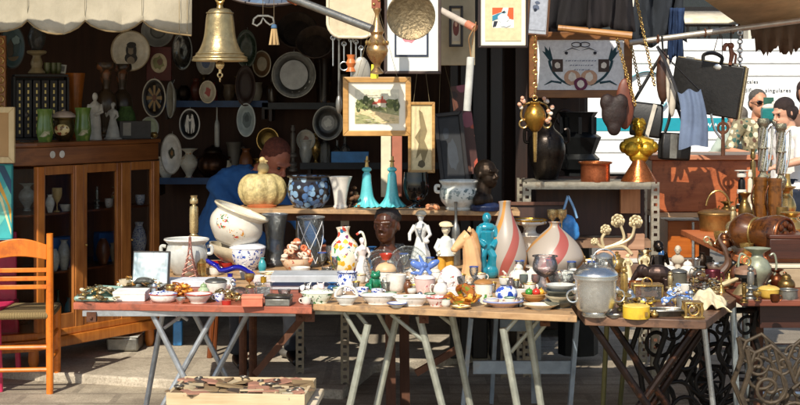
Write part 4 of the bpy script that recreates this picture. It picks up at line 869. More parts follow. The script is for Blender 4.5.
vess('mug', 'plain white mug with handle between frog and blue bow', 'mug', 396, 293.5, ZT, 21, 18, 'cup', WHITE, handle='L')
for px, py, w_, lb in ((379, 305, 37, 'white oval serving dish with faint relief, left of two'), (412, 306.5, 38, 'white oval serving dish with faint relief, right of two'), ):
    vess('serving_dish', lb, 'dish', px, py, ZT, w_, 9, 'dish', spots('e9e6df', ['c9c6c0', 'b8bcb8'], 60, .3, .15, .4), sy=.55, rim=WHITE, group='white oval serving dishes')
for px, py, rr_, lb in ((380, 275, 17, 'clear pressed glass plate standing upright left of the blue bow'), (408, 279, 21, 'large clear glass plate standing upright behind the white mug')):
    c = onz(px, py+8, ZT); k = c.y/F; c.z = ZT+rr_*k*.97
    t = thing('glass_plate', lb, 'plate', c, (R(-12), 0, 0)); rr_ *= k
    b = MB(); b.lathe([(0, 0), (rr_*.6, 0), (rr_, .012), (rr_*.98, .018), (rr_*.58, .006), (0, .006)], (0, 0, 0), 36, Euler((R(90), 0, 0))); b.build('disc', glass('f8faf9', .012, .3, .4), t)
    b = MB()
    for q in (.55, .78, .97): b.torus((0, -.006, 0), rr_*q, .003, Euler((R(90), 0, 0)), 36)
    for a in range(20): b.tube([(rr_*.6*math.cos(a*.314), -.006, rr_*.6*math.sin(a*.314)), (rr_*.95*math.cos(a*.314), -.012, rr_*.95*math.sin(a*.314))], .0018, 5)
    b.build('relief', GLASSW, t)
BB = M('5a78bc', .25, 0, .3, 30)
fig('bow', 'blue porcelain ribbon bow on top of the rose cup', 'ornament', 425, 281, ZT+.075, 20, [('body', BB, [('e', (-.4, 0, .5), (.38, .16, .2), (0, R(25), 0)), ('e', (.42, 0, .55), (.38, .16, .18), (0, R(-30), 0)), ('e', (0, -.05, .5), .16), ('t', [(0, 0, .45), (-.3, -.1, .0)], [.12, .1]), ('t', [(0, 0, .45), (.3, -.1, .05)], [.12, .1]), ('t', [(-.1, 0, .6), (-.3, 0, 1.0)], [.1, .05]), ('e', (-.5, 0, .1), (.25, .12, .1))])], .1, .003)
o = bpy.data.objects['bow']; 
t = vess('cup', 'pink cup with a painted rose under the blue bow', 'cup', 425, 296, ZT, 21, 17, 'cup', spots('dcbcb4', ['b0566a', 'efe0d8', '5a7a4a'], 34, .48, .2, .2), lid=(.25, PINKF), rim=PINKF)
o.location = t.location+Vector((0, 0, 20*t.location.y/F))
vess('cheese_dome', 'white china dome with painted pink flowers', 'dome', 451, 288, ZT, 27, 22, 'dome', PINKF, open_=False)
vess('glass_bottle', 'thin dark pewter and glass bottle behind horse head', 'bottle', 456, 266, ZT, 9, 64, 'bottle', PEWTER, open_=False)
vess('jug', 'small white creamer jug behind the amber dish', 'jug', 441, 299, ZT, 15, 16, 'teapot', WHITE, handle='L', spout='R', lid=(.3, WHITE))
# amber leaf dish
t = thing('leaf_dish', 'amber and green glass dish shaped as a curled leaf', 'dish', onz(463, 307.5, ZT)); k = t.location.y/F
AMB = spots('9a5a22', ['c98a2e', '6a7a2a', '7a3a16', 'd9a848'], 40, .55, .1, .1)
b = MB(); n = 16; m_ = 12
for i in range(n+1):
    for j in range(m_+1):
        u, v_ = -1+2*i/n, -1+2*j/m_; e = (1-.35*v_*v_)
        b.v.append(Vector((u*20*k*e, .05+v_*.06*(1-u*u*.5), (1.2+7*abs(u)**2.2+5*(v_*.5+.5)**2+1.2*math.sin(u*9+v_*3)*abs(u))*k)))
b.f = [(i*(m_+1)+j, (i+1)*(m_+1)+j, (i+1)*(m_+1)+j+1, i*(m_+1)+j+1) for i in range(n) for j in range(m_)]; b.mi = [0]*len(b.f)
b.build('leaf', AMB, t, smooth=70).modifiers.new('s', 'SOLIDIFY').thickness = .006
b = MB(); b.tube(curve([(0, .12, 8*k), (-4*k, .1, 16*k), (2*k, .08, 18*k), (9*k, .06, 12*k), (6*k, .04, 5*k)]), [.012]*10+[.02]*11, 8); b.build('stem', AMB, t)
vess('dish', 'ruffled white dish with red flecks left of the amber leaf', 'dish', 437, 307, ZT, 23, 9, 'dish', spots('e6d8d2', ['a8352f', 'c26a5a'], 70, .45, .2, .2), rim=M('b5403a', .3))
vess('mug', 'tall floral mug with wooden lid and red handle', 'mug', 484, 303.5, ZT, 19, 19, 'mug', spots('ece8d4', ['4a8a3a', 'c23a2a', '3a6a9a', 'd8b030'], 46, .5, .2, .2), handle='L', hm=M('b5502f', .3), lid=(.3, wood('8a5a2a', 'b8834a', 'x')))
vess('tureen', 'white lidded tureen with scattered flowers before the teal figure', 'tureen', 501, 277, ZT, 30, 20, 'teapot', FLORAL, handle='lr', lid=(.5, FLORAL))
vess('teapot', 'white floral teapot with bent spout beside the tureen', 'teapot', 519, 287, ZT, 20, 17, 'teapot', FLORAL, handle='R', spout='L', lid=(.4, FLORAL))
c = onz(533, 288, ZT); k = c.y/F
t = thing('plate', 'white triangular plate with painted flowers leaning behind the teapot', 'plate', Vector((c.x+.01, c.y+.02, ZT)), (R(-18), 0, 0))
b = MB(); b.card([(-13*k, 0), (14*k, 0), (11*k, 8*k), (3*k, 18*k), (-4*k, 20*k), (-11*k, 10*k)], 0, .01); b.build('disc', FLORAL, t, bevel=.004)
vess('pot', 'round blue and white porcelain pot behind the pink plates', 'pot', 507, 304, ZT, 23, 17, 'ball', spots('e8eaf0', ['22409a', '3a58b4', '6a86cc'], 34, .58, .14, .05), handle='')
# goblet
vess('goblet', 'large cut glass goblet bowl on a stem with rosy tint', 'goblet', 546, 291, ZT, 25, 34, [(.55,0),(.5,.03),(.12,.08),(.1,.35),(.5,.42),(.95,.58),(1,.75),(.85,.93),(.8,1)], glass('fbf3f4', .05), rim=GLASSW)
t = vess('bread_basket', 'small woven basket filled with colourful glass fruit', 'basket', 535, 303, ZT, 25, 8, 'bowl', wood('9a6a34', 'cf9f60', 'x', .6, 2), rim=wood('9a6a34', 'cf9f60', 'x', .6, 2))
loc = t.location; k = loc.y/F
for i, (dx, dy, r_, mt, nm, lb) in enumerate(((-5, 0, 4, M('3f8a34', .2), 'glass_pear', 'green glass pear in the small woven basket'), (2, -.5, 4.2, M('c2352a', .2), 'glass_apple', 'red glass apple in the small woven basket'), (7, .5, 3.5, M('e0a83a', .2), 'glass_lemon', 'yellow glass lemon in the small woven basket'))):
    o = MB(); o.ell((0, 0, 0), (r_*k, r_*k, r_*k*.95), None, 14, 10); o.tube([(0, 0, r_*k*.8), (.003, 0, r_*k*1.3)], .0018, 5); o = o.build(nm, mt, loc=loc+Vector((dx*k, dy*.01, 9.5*k))); tag(o, lb, 'fruit')
vess('plate', 'flat cream plate lying at the front edge under the fruit basket', 'plate', 542, 310.5, ZT, 37, 5, 'plate', ceramic('e6dcc0'), sy=.75)
vess('plate', 'pinkish plate at the front edge below the blue white pot', 'plate', 504, 308.5, ZT, 40, 6, 'plate', ceramic('d9b9a6'), sy=.75, rim=ceramic('8a92b8'))
PWD = M('6f7470', .3, .6, .3)
for i in range(4):
    o = vess('pewter_dish', ['lowest pewter dish of the stack beside the ice bucket', 'second pewter dish from the bottom beside the ice bucket', 'third pewter dish from the bottom beside the ice bucket', 'topmost pale dish of the stack beside the ice bucket'][i], 'dish', 562, 309, ZT, 34-2*(i % 2), 7, 'dish', [PWD, CREAM, PWD, GREYW][i], group='dishes stacked beside the ice bucket'); o.location.z += i*.022
vess('bowl', 'clear cut glass bowl behind the stacked pewter dishes', 'bowl', 565, 290, ZT, 33, 16, 'bowl', GLASSW, rim=GLASSW)
vess('dish', 'flat white square edged dish behind the glass bowl', 'dish', 566, 283, ZT, 32, 8, 'dish', WHITE)
# swirled vases and compote
S1 = swirl('swirl_glass_tall', 'a3988c', [(.02, .2, '9e5248'), (.5, .66, 'bd843e')], -1.9, 2)
S2 = swirl('swirl_glass_squat', 'a5998c', [(.3, .48, '9c5048'), (.8, .92, 'b98850')], -2.0, 2)
o = vess('swirl_vase', 'tall frosted glass vase with red and orange swirls', 'vase', 510, 279, ZT, 38, 77, [(.6,0),(.75,.03),(.98,.2),(1,.32),(.85,.52),(.52,.72),(.34,.86),(.3,.94),(.34,1)], S1, rot=(0, R(-4), .6))
o = vess('swirl_vase', 'squat frosted glass vase with wide red and orange swirl', 'vase', 557, 278, ZT, 59, 54, [(.6,0),(.75,.03),(1,.28),(.97,.42),(.75,.62),(.45,.78),(.2,.9),(.17,.96),(.22,1)], S2, rot=(0, 0, -.35))
t = vess('compote', 'white and gold porcelain compote with wide flat top behind the swirled vases', 'compote', 531, 261, ZT, 34, 40, [(.6,0),(.62,.06),(.4,.14),(.36,.4),(.8,.58),(.85,.62),(.4,.68),(.42,.84),(.95,.9),(1,.97),(.9,1)], spots('e6e0d2', ['b08a3a', '8a4a2a', 'c9a85a'], 44, .42, .16, .3), handle='', rim=GOLD, open_=False)
vess('jar', 'small red jar standing below the white and gold compote', 'jar', 534, 268, ZT, 15, 16, 'mug', M('b5402a', .35), open_=False)
for px, lb in ((553, 'small gilt cup on the rack edge, left of two'), (562, 'small gilt cup on the rack edge, right of two')):
    vess('gilt_cup', lb, 'cup', px, 260, ZT, 11, 50, [(1,0),(.95,.03),(.2,.06),(.16,.6),(.22,.76),(.9,.86),(1,1)], BRASSL, group='tall gilt cups')
# --- dark table with the ice bucket
t = vess('ice_bucket', 'shiny silver ice bucket with lid and ring handles', 'ice bucket', 598, 318.5, ZT, 43, 40, [(.62,0),(.66,.04),(.6,.08),(.85,.18),(.95,.4),(.97,.9),(1.03,.94),(1.03,1)], SILVER, lid=(.36, SILVER)); k = t.location.y/F
for m in (-1, 1):
    b = MB(); b.ell((m*21*k, 0, 26*k), (3*k, 4*k, 4*k), None, 10, 8); b.build('lug', SILVER, t); b = MB(); b.torus((m*23*k, -.004, 20*k), 6*k, .004, Euler((R(90), 0, R(20*m)))); b.build('ring', SILVER, t)
fig('elephant', 'dark bronze elephant facing left on the dark brown table', 'ornament', 655, 292, ZT, 30, [('body', metal('4a3a34', .35, '2a1e1a', .3), [('e', (.12, 0, .58), (.48, .26, .32)), ('e', (-.38, 0, .66), (.22, .2, .24)), ('t', [(-.52, 0, .62), (-.68, 0, .4), (-.78, -.02, .2), (-.9, -.02, .15)], [.13, .09, .06, .04]), ('e', (-.28, -.2, .66), (.12, .03, .18)), ('e', (-.28, .2, .66), (.12, .03, .18)), ('t', [(-.2, -.13, .45), (-.22, -.13, 0)], [.12, .1]), ('t', [(-.2, .13, .45), (-.16, .13, 0)], [.12, .1]), ('t', [(.4, -.13, .45), (.42, -.13, 0)], [.13, .1]), ('t', [(.4, .13, .45), (.38, .13, 0)], [.13, .1]), ('t', [(.58, 0, .65), (.65, 0, .35)], [.03, .02])])], -.2, .004)
t = thing('oil_lamp', 'dented glass and chrome lantern standing behind the ice bucket', 'lantern', onz(604, 285, ZT)); k = t.location.y/F
b = MB(); b.lathe([(0, 0), (13*k, 0), (12*k, 4*k), (9*k, 6*k), (0, 6*k)]); b.build('base', STEEL, t)
b = MB(); b.lathe([(9*k, 6*k), (11*k, 16*k), (8*k, 27*k)]); b.build('globe', GLASSW, t)
b = MB(); b.lathe([(9*k, 27*k), (9*k, 29*k), (4*k, 32*k), (0, 33*k)]); b.build('cap', STEEL, t); b = MB(); b.torus((0, 0, 24*k), 12*k, .003, Euler((R(90), 0, 0))); b.build('handle', STEEL, t)
candlestick('candlestick', 'slim brass candlestick right of the silver ice bucket', 625, 311, ZT, 15, 44, STICK, BRASS)
t = vess('tin_box', 'round yellow enamel tin box at the dark table edge', 'tin', 638, 319, ZT, 27, 11, 'box', M('d9b234', .35, 0, .2, 20, 0, 0, '8a6a2a'), lid=(.28, M('e0c05a', .35)), open_=False)
b = MB(); k = t.location.y/F; b.box((8*k, -12*k, 5*k), (3*k, 3*k, 4*k)); b.build('clasp', BRASS, t)
t = thing('glass_casket', 'brass and glass casket before the bronze elephant', 'casket', onz(649, 302, ZT)); k = t.location.y/F
b = MB(); b.box((0, .05, 1*k), (30*k, .09, 2*k)); b.box((0, .05, 16*k), (30*k, .09, 2*k))
for x in (-14, 14):
    for y in (.01, .09): b.tube([(x*k, y, 0), (x*k, y, 17*k)], 1.2*k, 8)
b.build('frame', BRASS, t, bevel=.002); b = MB(); b.box((0, .05, 8.5*k), (27*k, .075, 13*k)); b.build('panes', GLASSW, t); b = MB(); b.torus((0, .05, 18*k), 5*k, .003, Euler((R(90), 0, 0))); b.build('handle', BRASS, t)
heap('porcelain_flowers', 'cluster of blue and white porcelain flowers at the dark table', 'porcelain flowers', 664, 306, 690, 300, ZT, [WHITE, M('4a74c4', .2), M('6f98d8', .2)], 46, .009, .017, .07, 're', kind=None, seed=9)
t = thing('tray', 'long dark pewter oval tray at the front of the dark table', 'tray', onz(668, 318, ZT)+Vector((0, .07, 0))); k = t.location.y/F
b = MB(); b.lathe([(0, .003), (19*k, .003), (23*k, 6*k), (24*k, 6*k), (20*k, 0), (0, 0)], (0, 0, 0), 32, None, 0, .5); b.build('dish', metal('5a564e', .3, '2e2a24'), t); b = MB(); b.tube([(24*k*math.cos(i*.2618), 12*k*math.sin(i*.2618), 6*k) for i in range(24)], .004, 6, 0, True); b.build('rim', PEWTER, t)
t = thing('brass_stand', 'square openwork brass stand at the right corner of the dark table', 'stand', onz(695, 319, ZT)); k = t.location.y/F
b = MB(); b.box((0, .05, 1*k), (21*k, .08, 2*k)); b.build('base_plate', BRASS, t, bevel=.002); b = MB(); b.box((0, .05, 15*k), (18*k, .07, 2*k)); b.build('top_plate', BRASS, t, bevel=.002)
for x in (-8, 8):
    for y in (.02, .08): b = MB(); b.lathe([(0, 0), (1.6*k, 0), (1.2*k, 3*k), (2.2*k, 7*k), (1.2*k, 11*k), (1.8*k, 14*k), (0, 14*k)], (x*k, y, 1.5*k), 12); b.build('leg', BRASS, t)
b = MB(); b.torus((0, .02, 8*k), 5*k, .004, Euler((R(90), 0, 0)), 20); b.torus((0, .08, 8*k), 5*k, .004, Euler((R(90), 0, 0)), 20); b.build('ring', BRASS, t)
# crocheted cloth draped lumps
b = MB(); c = onz(712, 310, ZT); k = c.y/F; nx, ny = 30, 22
for i in range(nx+1):
    for j in range(ny+1):
        u, v_ = -1+2*i/nx, -1+2*j/ny; rr = math.hypot(u, v_); q = 1-.12*math.sin(math.atan2(v_, u)*9)*min(rr, 1)
        b.v.append(Vector((u*17*k*q, .1+v_*.12*q, .004+max(0, (1-rr*rr*.8))*.06+.012*math.sin(u*9+v_*4)*math.cos(v_*7))))
b.f = [(i*(ny+1)+j, (i+1)*(ny+1)+j, (i+1)*(ny+1)+j+1, i*(ny+1)+j+1) for i in range(nx) for j in range(ny)]; b.mi = [0]*len(b.f)
o = b.build('lace_cloth', fabric('d8c8a4', 260), loc=Vector((c.x, c.y, ZT+.004))); o.modifiers.new('s', 'SOLIDIFY').thickness = .004; tag(o, 'crumpled cream lace cloth on the corner of the dark table', 'cloth')
vess('glass_jar', 'ribbed grey glass jar in front of the white lidded pots', 'jar', 680, 287, ZT, 17, 14, 'mug', M('6e6a5e', .2, .3), lid=(.3, PEWTER))
for px, lb in ((670, 'white lidded china pot, left of two behind the ribbed jar'), (689, 'white lidded china pot, right of two behind the ribbed jar')):
    vess('china_pot', lb, 'pot', px, 277, ZT, 16, 11, 'ball', WHITE, lid=(.5, WHITE), group='white lidded china pots')
fig('statuette', 'small pale stone bust between the white lidded pots', 'statuette', 679, 272, ZT, 26, [('body', M('b9ac96', .6), [('l', [(0, 0), (.2, 0), (.16, .1), (.1, .25), (0, .3)]), ('e', (0, 0, .45), (.26, .15, .2)), ('t', [(0, 0, .5), (0, 0, .75)], .08)]+headshapes((0, 0, .82), .3))], -.3, .003)
fig('statuette', 'dark bronze seated monkey statuette beside the rack post', 'statuette', 659, 282, ZT, 44, [('body', metal('2a221c', .3, '120c08'), [('l', [(0, 0), (.2, 0), (.2, .08), (0, .08)]), ('e', (0, 0, .25), (.18, .17, .18)), ('t', [(0, 0, .25), (0, .02, .6)], [.17, .13]), ('e', (0, -.03, .8), (.12, .13, .14)), ('e', (0, -.14, .76), (.07, .07, .06)), ('t', [(.13, 0, .58), (.22, -.08, .4), (.12, -.14, .66)], [.05, .045, .04]), ('t', [(-.13, 0, .58), (-.22, -.08, .4), (-.16, -.16, .24)], [.05, .045, .04]), ('t', [(.1, -.05, .2), (.17, -.2, .26), (.12, -.2, .09)], [.07, .06, .05]), ('t', [(-.1, -.05, .2), (-.17, -.2, .26), (-.12, -.2, .09)], [.07, .06, .05])])], .3, .004)
for px, h_, lb in ((629, 26, 'short cream resin figurine, left of the two behind the elephant'), (646, 30, 'taller cream resin figurine behind the bronze elephant')):
    fig('figurine', lb, 'figurine', px, 280, ZT, h_, [('body', M('d8c69a', .45), ladyshapes()+folds[:5]+[('e', (0, .02, .94), (.08, .08, .05))])], -.2, .004)
vess('dish', 'shallow white china dish beside the ice bucket handle', 'dish', 633, 287, ZT, 22, 7, 'dish', WHITE)
heap('brass_hardware', 'heap of old brass keys and door fittings on the dark table', 'hardware', 690, 296, 722, 284, ZT, [BRASS, BRASSL, metal('6a5a3e', .4), PEWTER, M('4a3020', .5)], 120, .008, .018, .07, 'rceb', seed=12)
vess('mug', 'purple red lustre mug standing behind the brass hardware', 'mug', 714, 288, ZT, 16, 17, 'mug', metal('7a3a44', .3, '3a1a20'), handle='R')
t = thing('horn', 'twisted brown drinking horn standing behind the purple mug', 'horn', onz(722, 281, ZT)); k = t.location.y/F
b = MB(); b.tube(curve([(-14*k, 0, 2*k), (-2*k, 0, 8*k), (6*k, 0, 18*k), (4*k, 0, 30*k), (-2*k, .02, 42*k), (1*k, .02, 48*k)]), [.03-.0011*i for i in range(26)], 10); b.build('body', M('5a4030', .35, 0, .5, 30), t)
b = MB(); b.tube([(-15*k, 0, 1.5*k), (-12*k, 0, 3*k)], .034, 12); b.build('mouth_band', PEWTER, t)
b = MB(); b.tube(curve([(8*k, 0, 10*k), (16*k, 0, 20*k), (10*k, 0, 32*k), (2*k, 0, 28*k)]), .006); b.build('handle', BRASS, t)
o = MB(); p = onz(718, 291, ZT); k = p.y/F; o.tube([(0, 0, .02), (22*k, .05, .05)], [.012, .008], 8); o.tube([(-6*k, -.01, .014), (0, 0, .02)], [.005, .012], 8); o = o.build('ivory_handle', M('d9c69c', .4), loc=p); tag(o, 'pale bone handled paper knife sticking out of the hardware', 'knife')
heap('brass_fittings', 'gilt buckles and rings behind the stacked dishes of the dark table', 'fittings', 630, 312, 655, 300, ZT, [BRASS, BRASSL, GOLD], 40, .008, .015, .03, 'rb', seed=15)

# --- side table, right
t = thing('spirit_stove', 'old cast stove burner with wooden top on the dark red table', 'stove', onz(744, 297, ZT)); t.location.x += .03; t.location.y += .1; k = t.location.y/F
b = MB(); b.lathe([(0, 0), (13*k, 0), (11*k, 3*k), (7*k, 9*k), (4*k, 11*k), (0, 11*k)]); b.build('base', metal('b09a70', .5, '5a4630'), t)
b = MB(); b.lathe([(0, 11*k), (4*k, 11*k), (4*k, 16*k), (11*k, 17*k), (11*k, 20*k), (0, 20*k)]); b.build('burner', IRON, t)
b = MB(); b.lathe([(0, 20.2*k), (11*k, 20.2*k), (10*k, 25*k), (5*k, 28*k), (0, 29*k)]); b.build('wooden_top', wood('6a4a38', 'a07a60', 'x', .5, 2), t)
b = MB()
for q in spiral((0, 33), 0, 0, 0, 0, 1)[:1]: b.tube([(x*k, 0, z*k) for x, z in spiral((0, 33), 6, 1.5, -90, 1.4)], .004)
b.build('handle', BRASS, t)
vess('amphora', 'grey green pewter amphora vase with two handles', 'vase', 760, 293, ZT, 27, 44, 'amph', M('8f937e', .4, .25, .35, 22, .1), handle='LR')
vess('casserole', 'small yellow lidded casserole on the dark red side table', 'casserole', 771, 299.5, ZT, 21, 9, 'cup', M('c9a244', .35), lid=(.55, M('d3b058', .35)), handle='lr')
vess('ashtray', 'dull pewter glass bowl right of the yellow casserole', 'bowl', 790, 299.5, ZT, 20, 9, 'mug', PEWTER, rim=PEWTER)
t = thing('box', 'long shallow pale wooden box at the far right edge', 'box', onz(790, 288, ZT)); k = t.location.y/F
b = MB(); b.box((.1, .1, .045), (.36, .2, .088)); b.build('base', wood('8a765a', 'b8a384', 'x', .6), t, bevel=.003); b = MB(); b.box((.1, .1, .098), (.37, .21, .015)); b.build('lid', wood('c4b598', 'e2d6be', 'x', .6), t, bevel=.003)
vess('candlestick', 'tarnished silver candlestick cluster beside the amphora', 'candlestick', 752, 299, ZT, 14, 32, STICK, PEWTER, open_=False)

# --- copper table
t = thing('keg', 'glossy amber wooden keg lying on its side with a rosette end', 'keg', onz(762, 258, ZC)+Vector((.02, .17, .1)), (0, 0, R(-48))); k = t.location.y/F
pr = cat_rom([(0, -.13), (.05, -.13), (.078, -.1), (.09, -.06), (.07, -.012), (.068, 0), (.082, .05), (.09, .1), (.086, .14), (.078, .15)], 3)
rotx = Euler((0, R(90), 0))
b = MB(); b.lathe([(r, z) for r, z in pr]+[(0, .15)], (0, 0, 0), 32, rotx); b.build('body', wood('361b0c', '6c3f1a', 'x', .24, .9, None, '22120a'), t)
b = MB(); b.torus((.15, 0, 0), .078, .008, rotx, 28)
for a in range(8): b.ell((.153, .05*math.cos(a*.785), .05*math.sin(a*.785)), (.01, .018, .018), None, 10, 6)
b.ell((.156, 0, 0), (.012, .02, .02), None, 10, 6); b.build('rosette', metal('8a5030', .35, '2f1810'), t)
b = MB(); b.torus((-.006, 0, 0), .069, .006, rotx, 28); b.build('hoop', BRASS, t)
for x in (-.08, .08): b = MB(); b.box((x, 0, -.09), (.03, .12, .024)); b.build('foot', RW, t)
AMBC = wood('4a270e', '83521f', 'z', .25, .9, None, '2e1a0c')
for px, dy, h_, lb in ((761, .75, 84, 'tall amber glossy cylinder, left of the pair behind the keg'), (775, .7, 82, 'tall amber glossy cylinder, right of the pair behind the keg')):
    c = at(px, 0, FC.y+dy); c.z = ZC; k = c.y/F
    t = thing('amber_cylinder', lb, 'cylinder', c, 0, 'tall amber cylinders')
    zz = (230-167)*k; k *= .92
    b = MB(); b.lathe(vprof([(.98, 0), (1, .02), (.97, .05), (.97, .94), (1.03, .96), (1.03, 1)], 7.5*k, zz)); b.build('body', AMBC, t)
    b = MB(); b.tube(curve([(-7*k, 0, zz*.9), (-11*k, -.01, zz*.7), (-7*k, -.02, zz*.4), (-9*k, -.02, zz*.1)]), .005); b.build('handle', metal('4a2a16', .4), t)
SILG = M('8a8672', .28, .75, .6, 50, .6, 0, '2e3226')
for px, dy, top, lb in ((763, .95, 113, 'tall ornate silver and glass ewer, left of two above the copper'), (781, .95, 118, 'tall ornate silver and glass ewer, right of two above the copper')):
    c = at(px, 0, FC.y+dy); c.z = ZC; k = c.y/F; h_ = (232-top)*k
    t = thing('ewer', lb, 'ewer', c, 0, 'tall silver and glass ewers')
    b = MB(); b.lathe(vprof([(.9,0),(1,.02),(.3,.06),(.26,.38),(.5,.42),(.9,.5),(.5,.54),(.62,.58),(.6,.72),(.85,.75),(.6,.78),(.62,.92),(.9,.96),(.8,1)], 6.5*k, h_)); b.build('body', SILG, t)
    b = MB()
    for a in range(7): b.tube([(4.3*k*math.cos(a*.9+i*.25), 4.3*k*math.sin(a*.9+i*.25), h_*(.56+.36*i/8)) for i in range(9)], .005, 6)
    b.build('relief', SILVER, t)
    b = MB(); b.tube(curve([(4*k, 0, h_*.9), (9*k, 0, h_*.94), (8*k, 0, h_*.7), (4*k, 0, h_*.56)]), .006); b.build('handle', SILVER, t)
heap('bronze_ornaments', 'jumble of coppery bugles and brass spouts behind the copper cylinders', 'brassware', 752, 231, 800, 226, ZC, [BRASS, COPPER, SILG, BRASSL], 60, .014, .03, .16, 'rce', seed=21)
t = vess('copper_pan', 'round copper pan with an arched brass handle', 'pan', 719, 232, ZC, 36, 17, [(.85,0),(.9,.04),(.92,.6),(1,.95),(1,1)], metal('9a7440', .35, '4a3a20'), lid=(.35, metal('a98450', .35, '4a3a20'))); k = t.location.y/F
b = MB(); b.tube(arcpts((2*k, 0, 22*k), 12*k, 10, 170, 12, 'xz', 18*k), .006); b.build('handle', BRASS, t)
t = vess('candlestick', 'black and white banded candlestick behind the copper pan', 'candlestick', 743, 226, ZC, 14, 55, STICK, BLACK, open_=False, rim=WHITE); k = t.location.y/F
for z in (.14, .36, .62, .92): b = MB(); b.lathe([(3*k, -.012), (4.6*k, -.012), (4.8*k, 0), (4.6*k, .012), (3*k, .012)], (0, 0, z*55*k), 18); b.build('band', WHITE, t)
vess('candlestick', 'slender white pearl column candlestick beside the copper cylinders', 'candlestick', 751, 228, ZC, 10, 58, STICK, M('d9cdb4', .3), open_=False)
b = MB(); t = thing('brass_tap', 'curled brass tap lying at the edge of the copper table', 'tap', onz(735, 250, ZC)); k = t.location.y/F; t.location.y += .12
b.tube(curve([(-22*k, 0, 6*k), (-16*k, 0, 3*k), (-8*k, 0, 12*k), (0, 0, 18*k)]), .009); b.ell((3*k, 0, 20*k), .035); b.torus((-23*k, 0, 8*k), .014, .005, Euler((R(90), 0, 0))); b.build('pipe', BRASSL, t); b = MB(); b.lathe([(0, 0), (.04, 0), (.03, .02), (.012, .03), (.012, 20*k), (0, 20*k)], (3*k, 0, 0), 16); b.build('stem', BRASS, t)
vess('jug', 'round brass jug with glinting neck at the right photo edge', 'jug', 794, 247, ZC, 24, 34, 'amph', BRASS, handle='L')
t = thing('wooden_box', 'dark wooden box standing at the right corner of the copper table', 'box', onz(788, 259, ZC)); k = t.location.y/F
b = MB(); b.box((.03, .08, .045), (.22, .14, .09)); b.build('base', wood('2a120a', '4f2616', 'x', .4), t, bevel=.003); b = MB(); b.box((.03, .08, .1), (.225, .145, .018)); b.build('lid', wood('3a1c10', '5f301c', 'x', .4), t, bevel=.003)
heap('copper_scraps', 'copper lids and orange enamel bits under the keg on the copper table', 'copperware', 728, 254, 752, 244, ZC, [COPPER, M('d8702a', .3), BRASS], 24, .012, .026, .02, 're', seed=22)
o = vess('copper_bowl', 'small pewter bowl with loop handles at the front edge of the copper table', 'bowl', 757, 261, ZC, 26, 8, 'dish', PEWTER, handle='lr'); o.location.y = FC.y+.1

# --- plank shelf goods
t = thing('pumpkin', 'pale yellow ribbed ceramic pumpkin with bird finial on the plank', 'ornament', onz(259, 208, ZP)+Vector((0, .13, 0))); t.location.z = ZP; k = t.location.y/F
PKM = M('c4b27c', .45, 0, .45, 40, .4, 0, '86703e')
b = MB(); seg = 60; prof = cat_rom([(.02, .03), (.35, .01), (.75, .08), (1, .4), (.88, .75), (.5, .93), (.1, .86)], 3)
for i in range(seg):
    a = 2*math.pi*i/seg; q = (.84+.16*abs(math.sin(a*5+.25*math.sin(a*2)))**.6)*(1+.05*math.sin(a*3+1))
    for r_, z in prof: b.v.append(Vector((25*k*r_*q*math.cos(a), 25*k*.75*r_*q*math.sin(a), 35*k*z)))
n = len(prof); b.f = [(i*n+j, ((i+1) % seg)*n+j, ((i+1) % seg)*n+j+1, i*n+j+1) for i in range(seg) for j in range(n-1)]; b.mi = [0]*len(b.f); b.build('body', PKM, t, smooth=80)
b = MB(); b.ell((2*k, 0, 38*k), (6*k, 5*k, 6*k)); b.ell((1*k, 0, 46*k), (3.3*k, 3.3*k, 3.5*k)); b.ell((5*k, -.005, 45*k), (2.5*k, 1.2*k, 1*k)); b.tube([(-1*k, 0, 30*k), (1*k, 0, 38*k)], [3*k, 4*k]); b.build('bird', M('cdb27a', .4), t, remesh=.004)
b = MB(); b.lathe([(0, 0), (14*k, 0), (15*k, 2*k), (8*k, 3*k), (0, 3*k)], (2*k, -.08, 0), 20, None, 0, .6); b.build('leaf_foot', M('b5633a', .4), t)
vess('bowl', 'dark glass bowl with pale blue spots on the plank', 'bowl', 308, 209, ZP, 43, 32, [(.6,0),(.7,.05),(.95,.3),(1,.6),(.92,.9),(.96,1)], spots('241f22', ['7fa0bc', '8fa8bc', '6a8aac', '4a6a94'], 32, .6, .1, .05, warp=.01), rim=M('2a2420', .15))
PIER = spots('e9e4d8', ['9a7a6a', 'c49a8a', '6a6a5a'], 40, .35, .2, .4)
t = vess('pierced_vase', 'flared white china vase with pierced rim on the plank', 'vase', 340, 209, ZP, 24, 32, 'flare', PIER); t_ = t
b = MB(); 
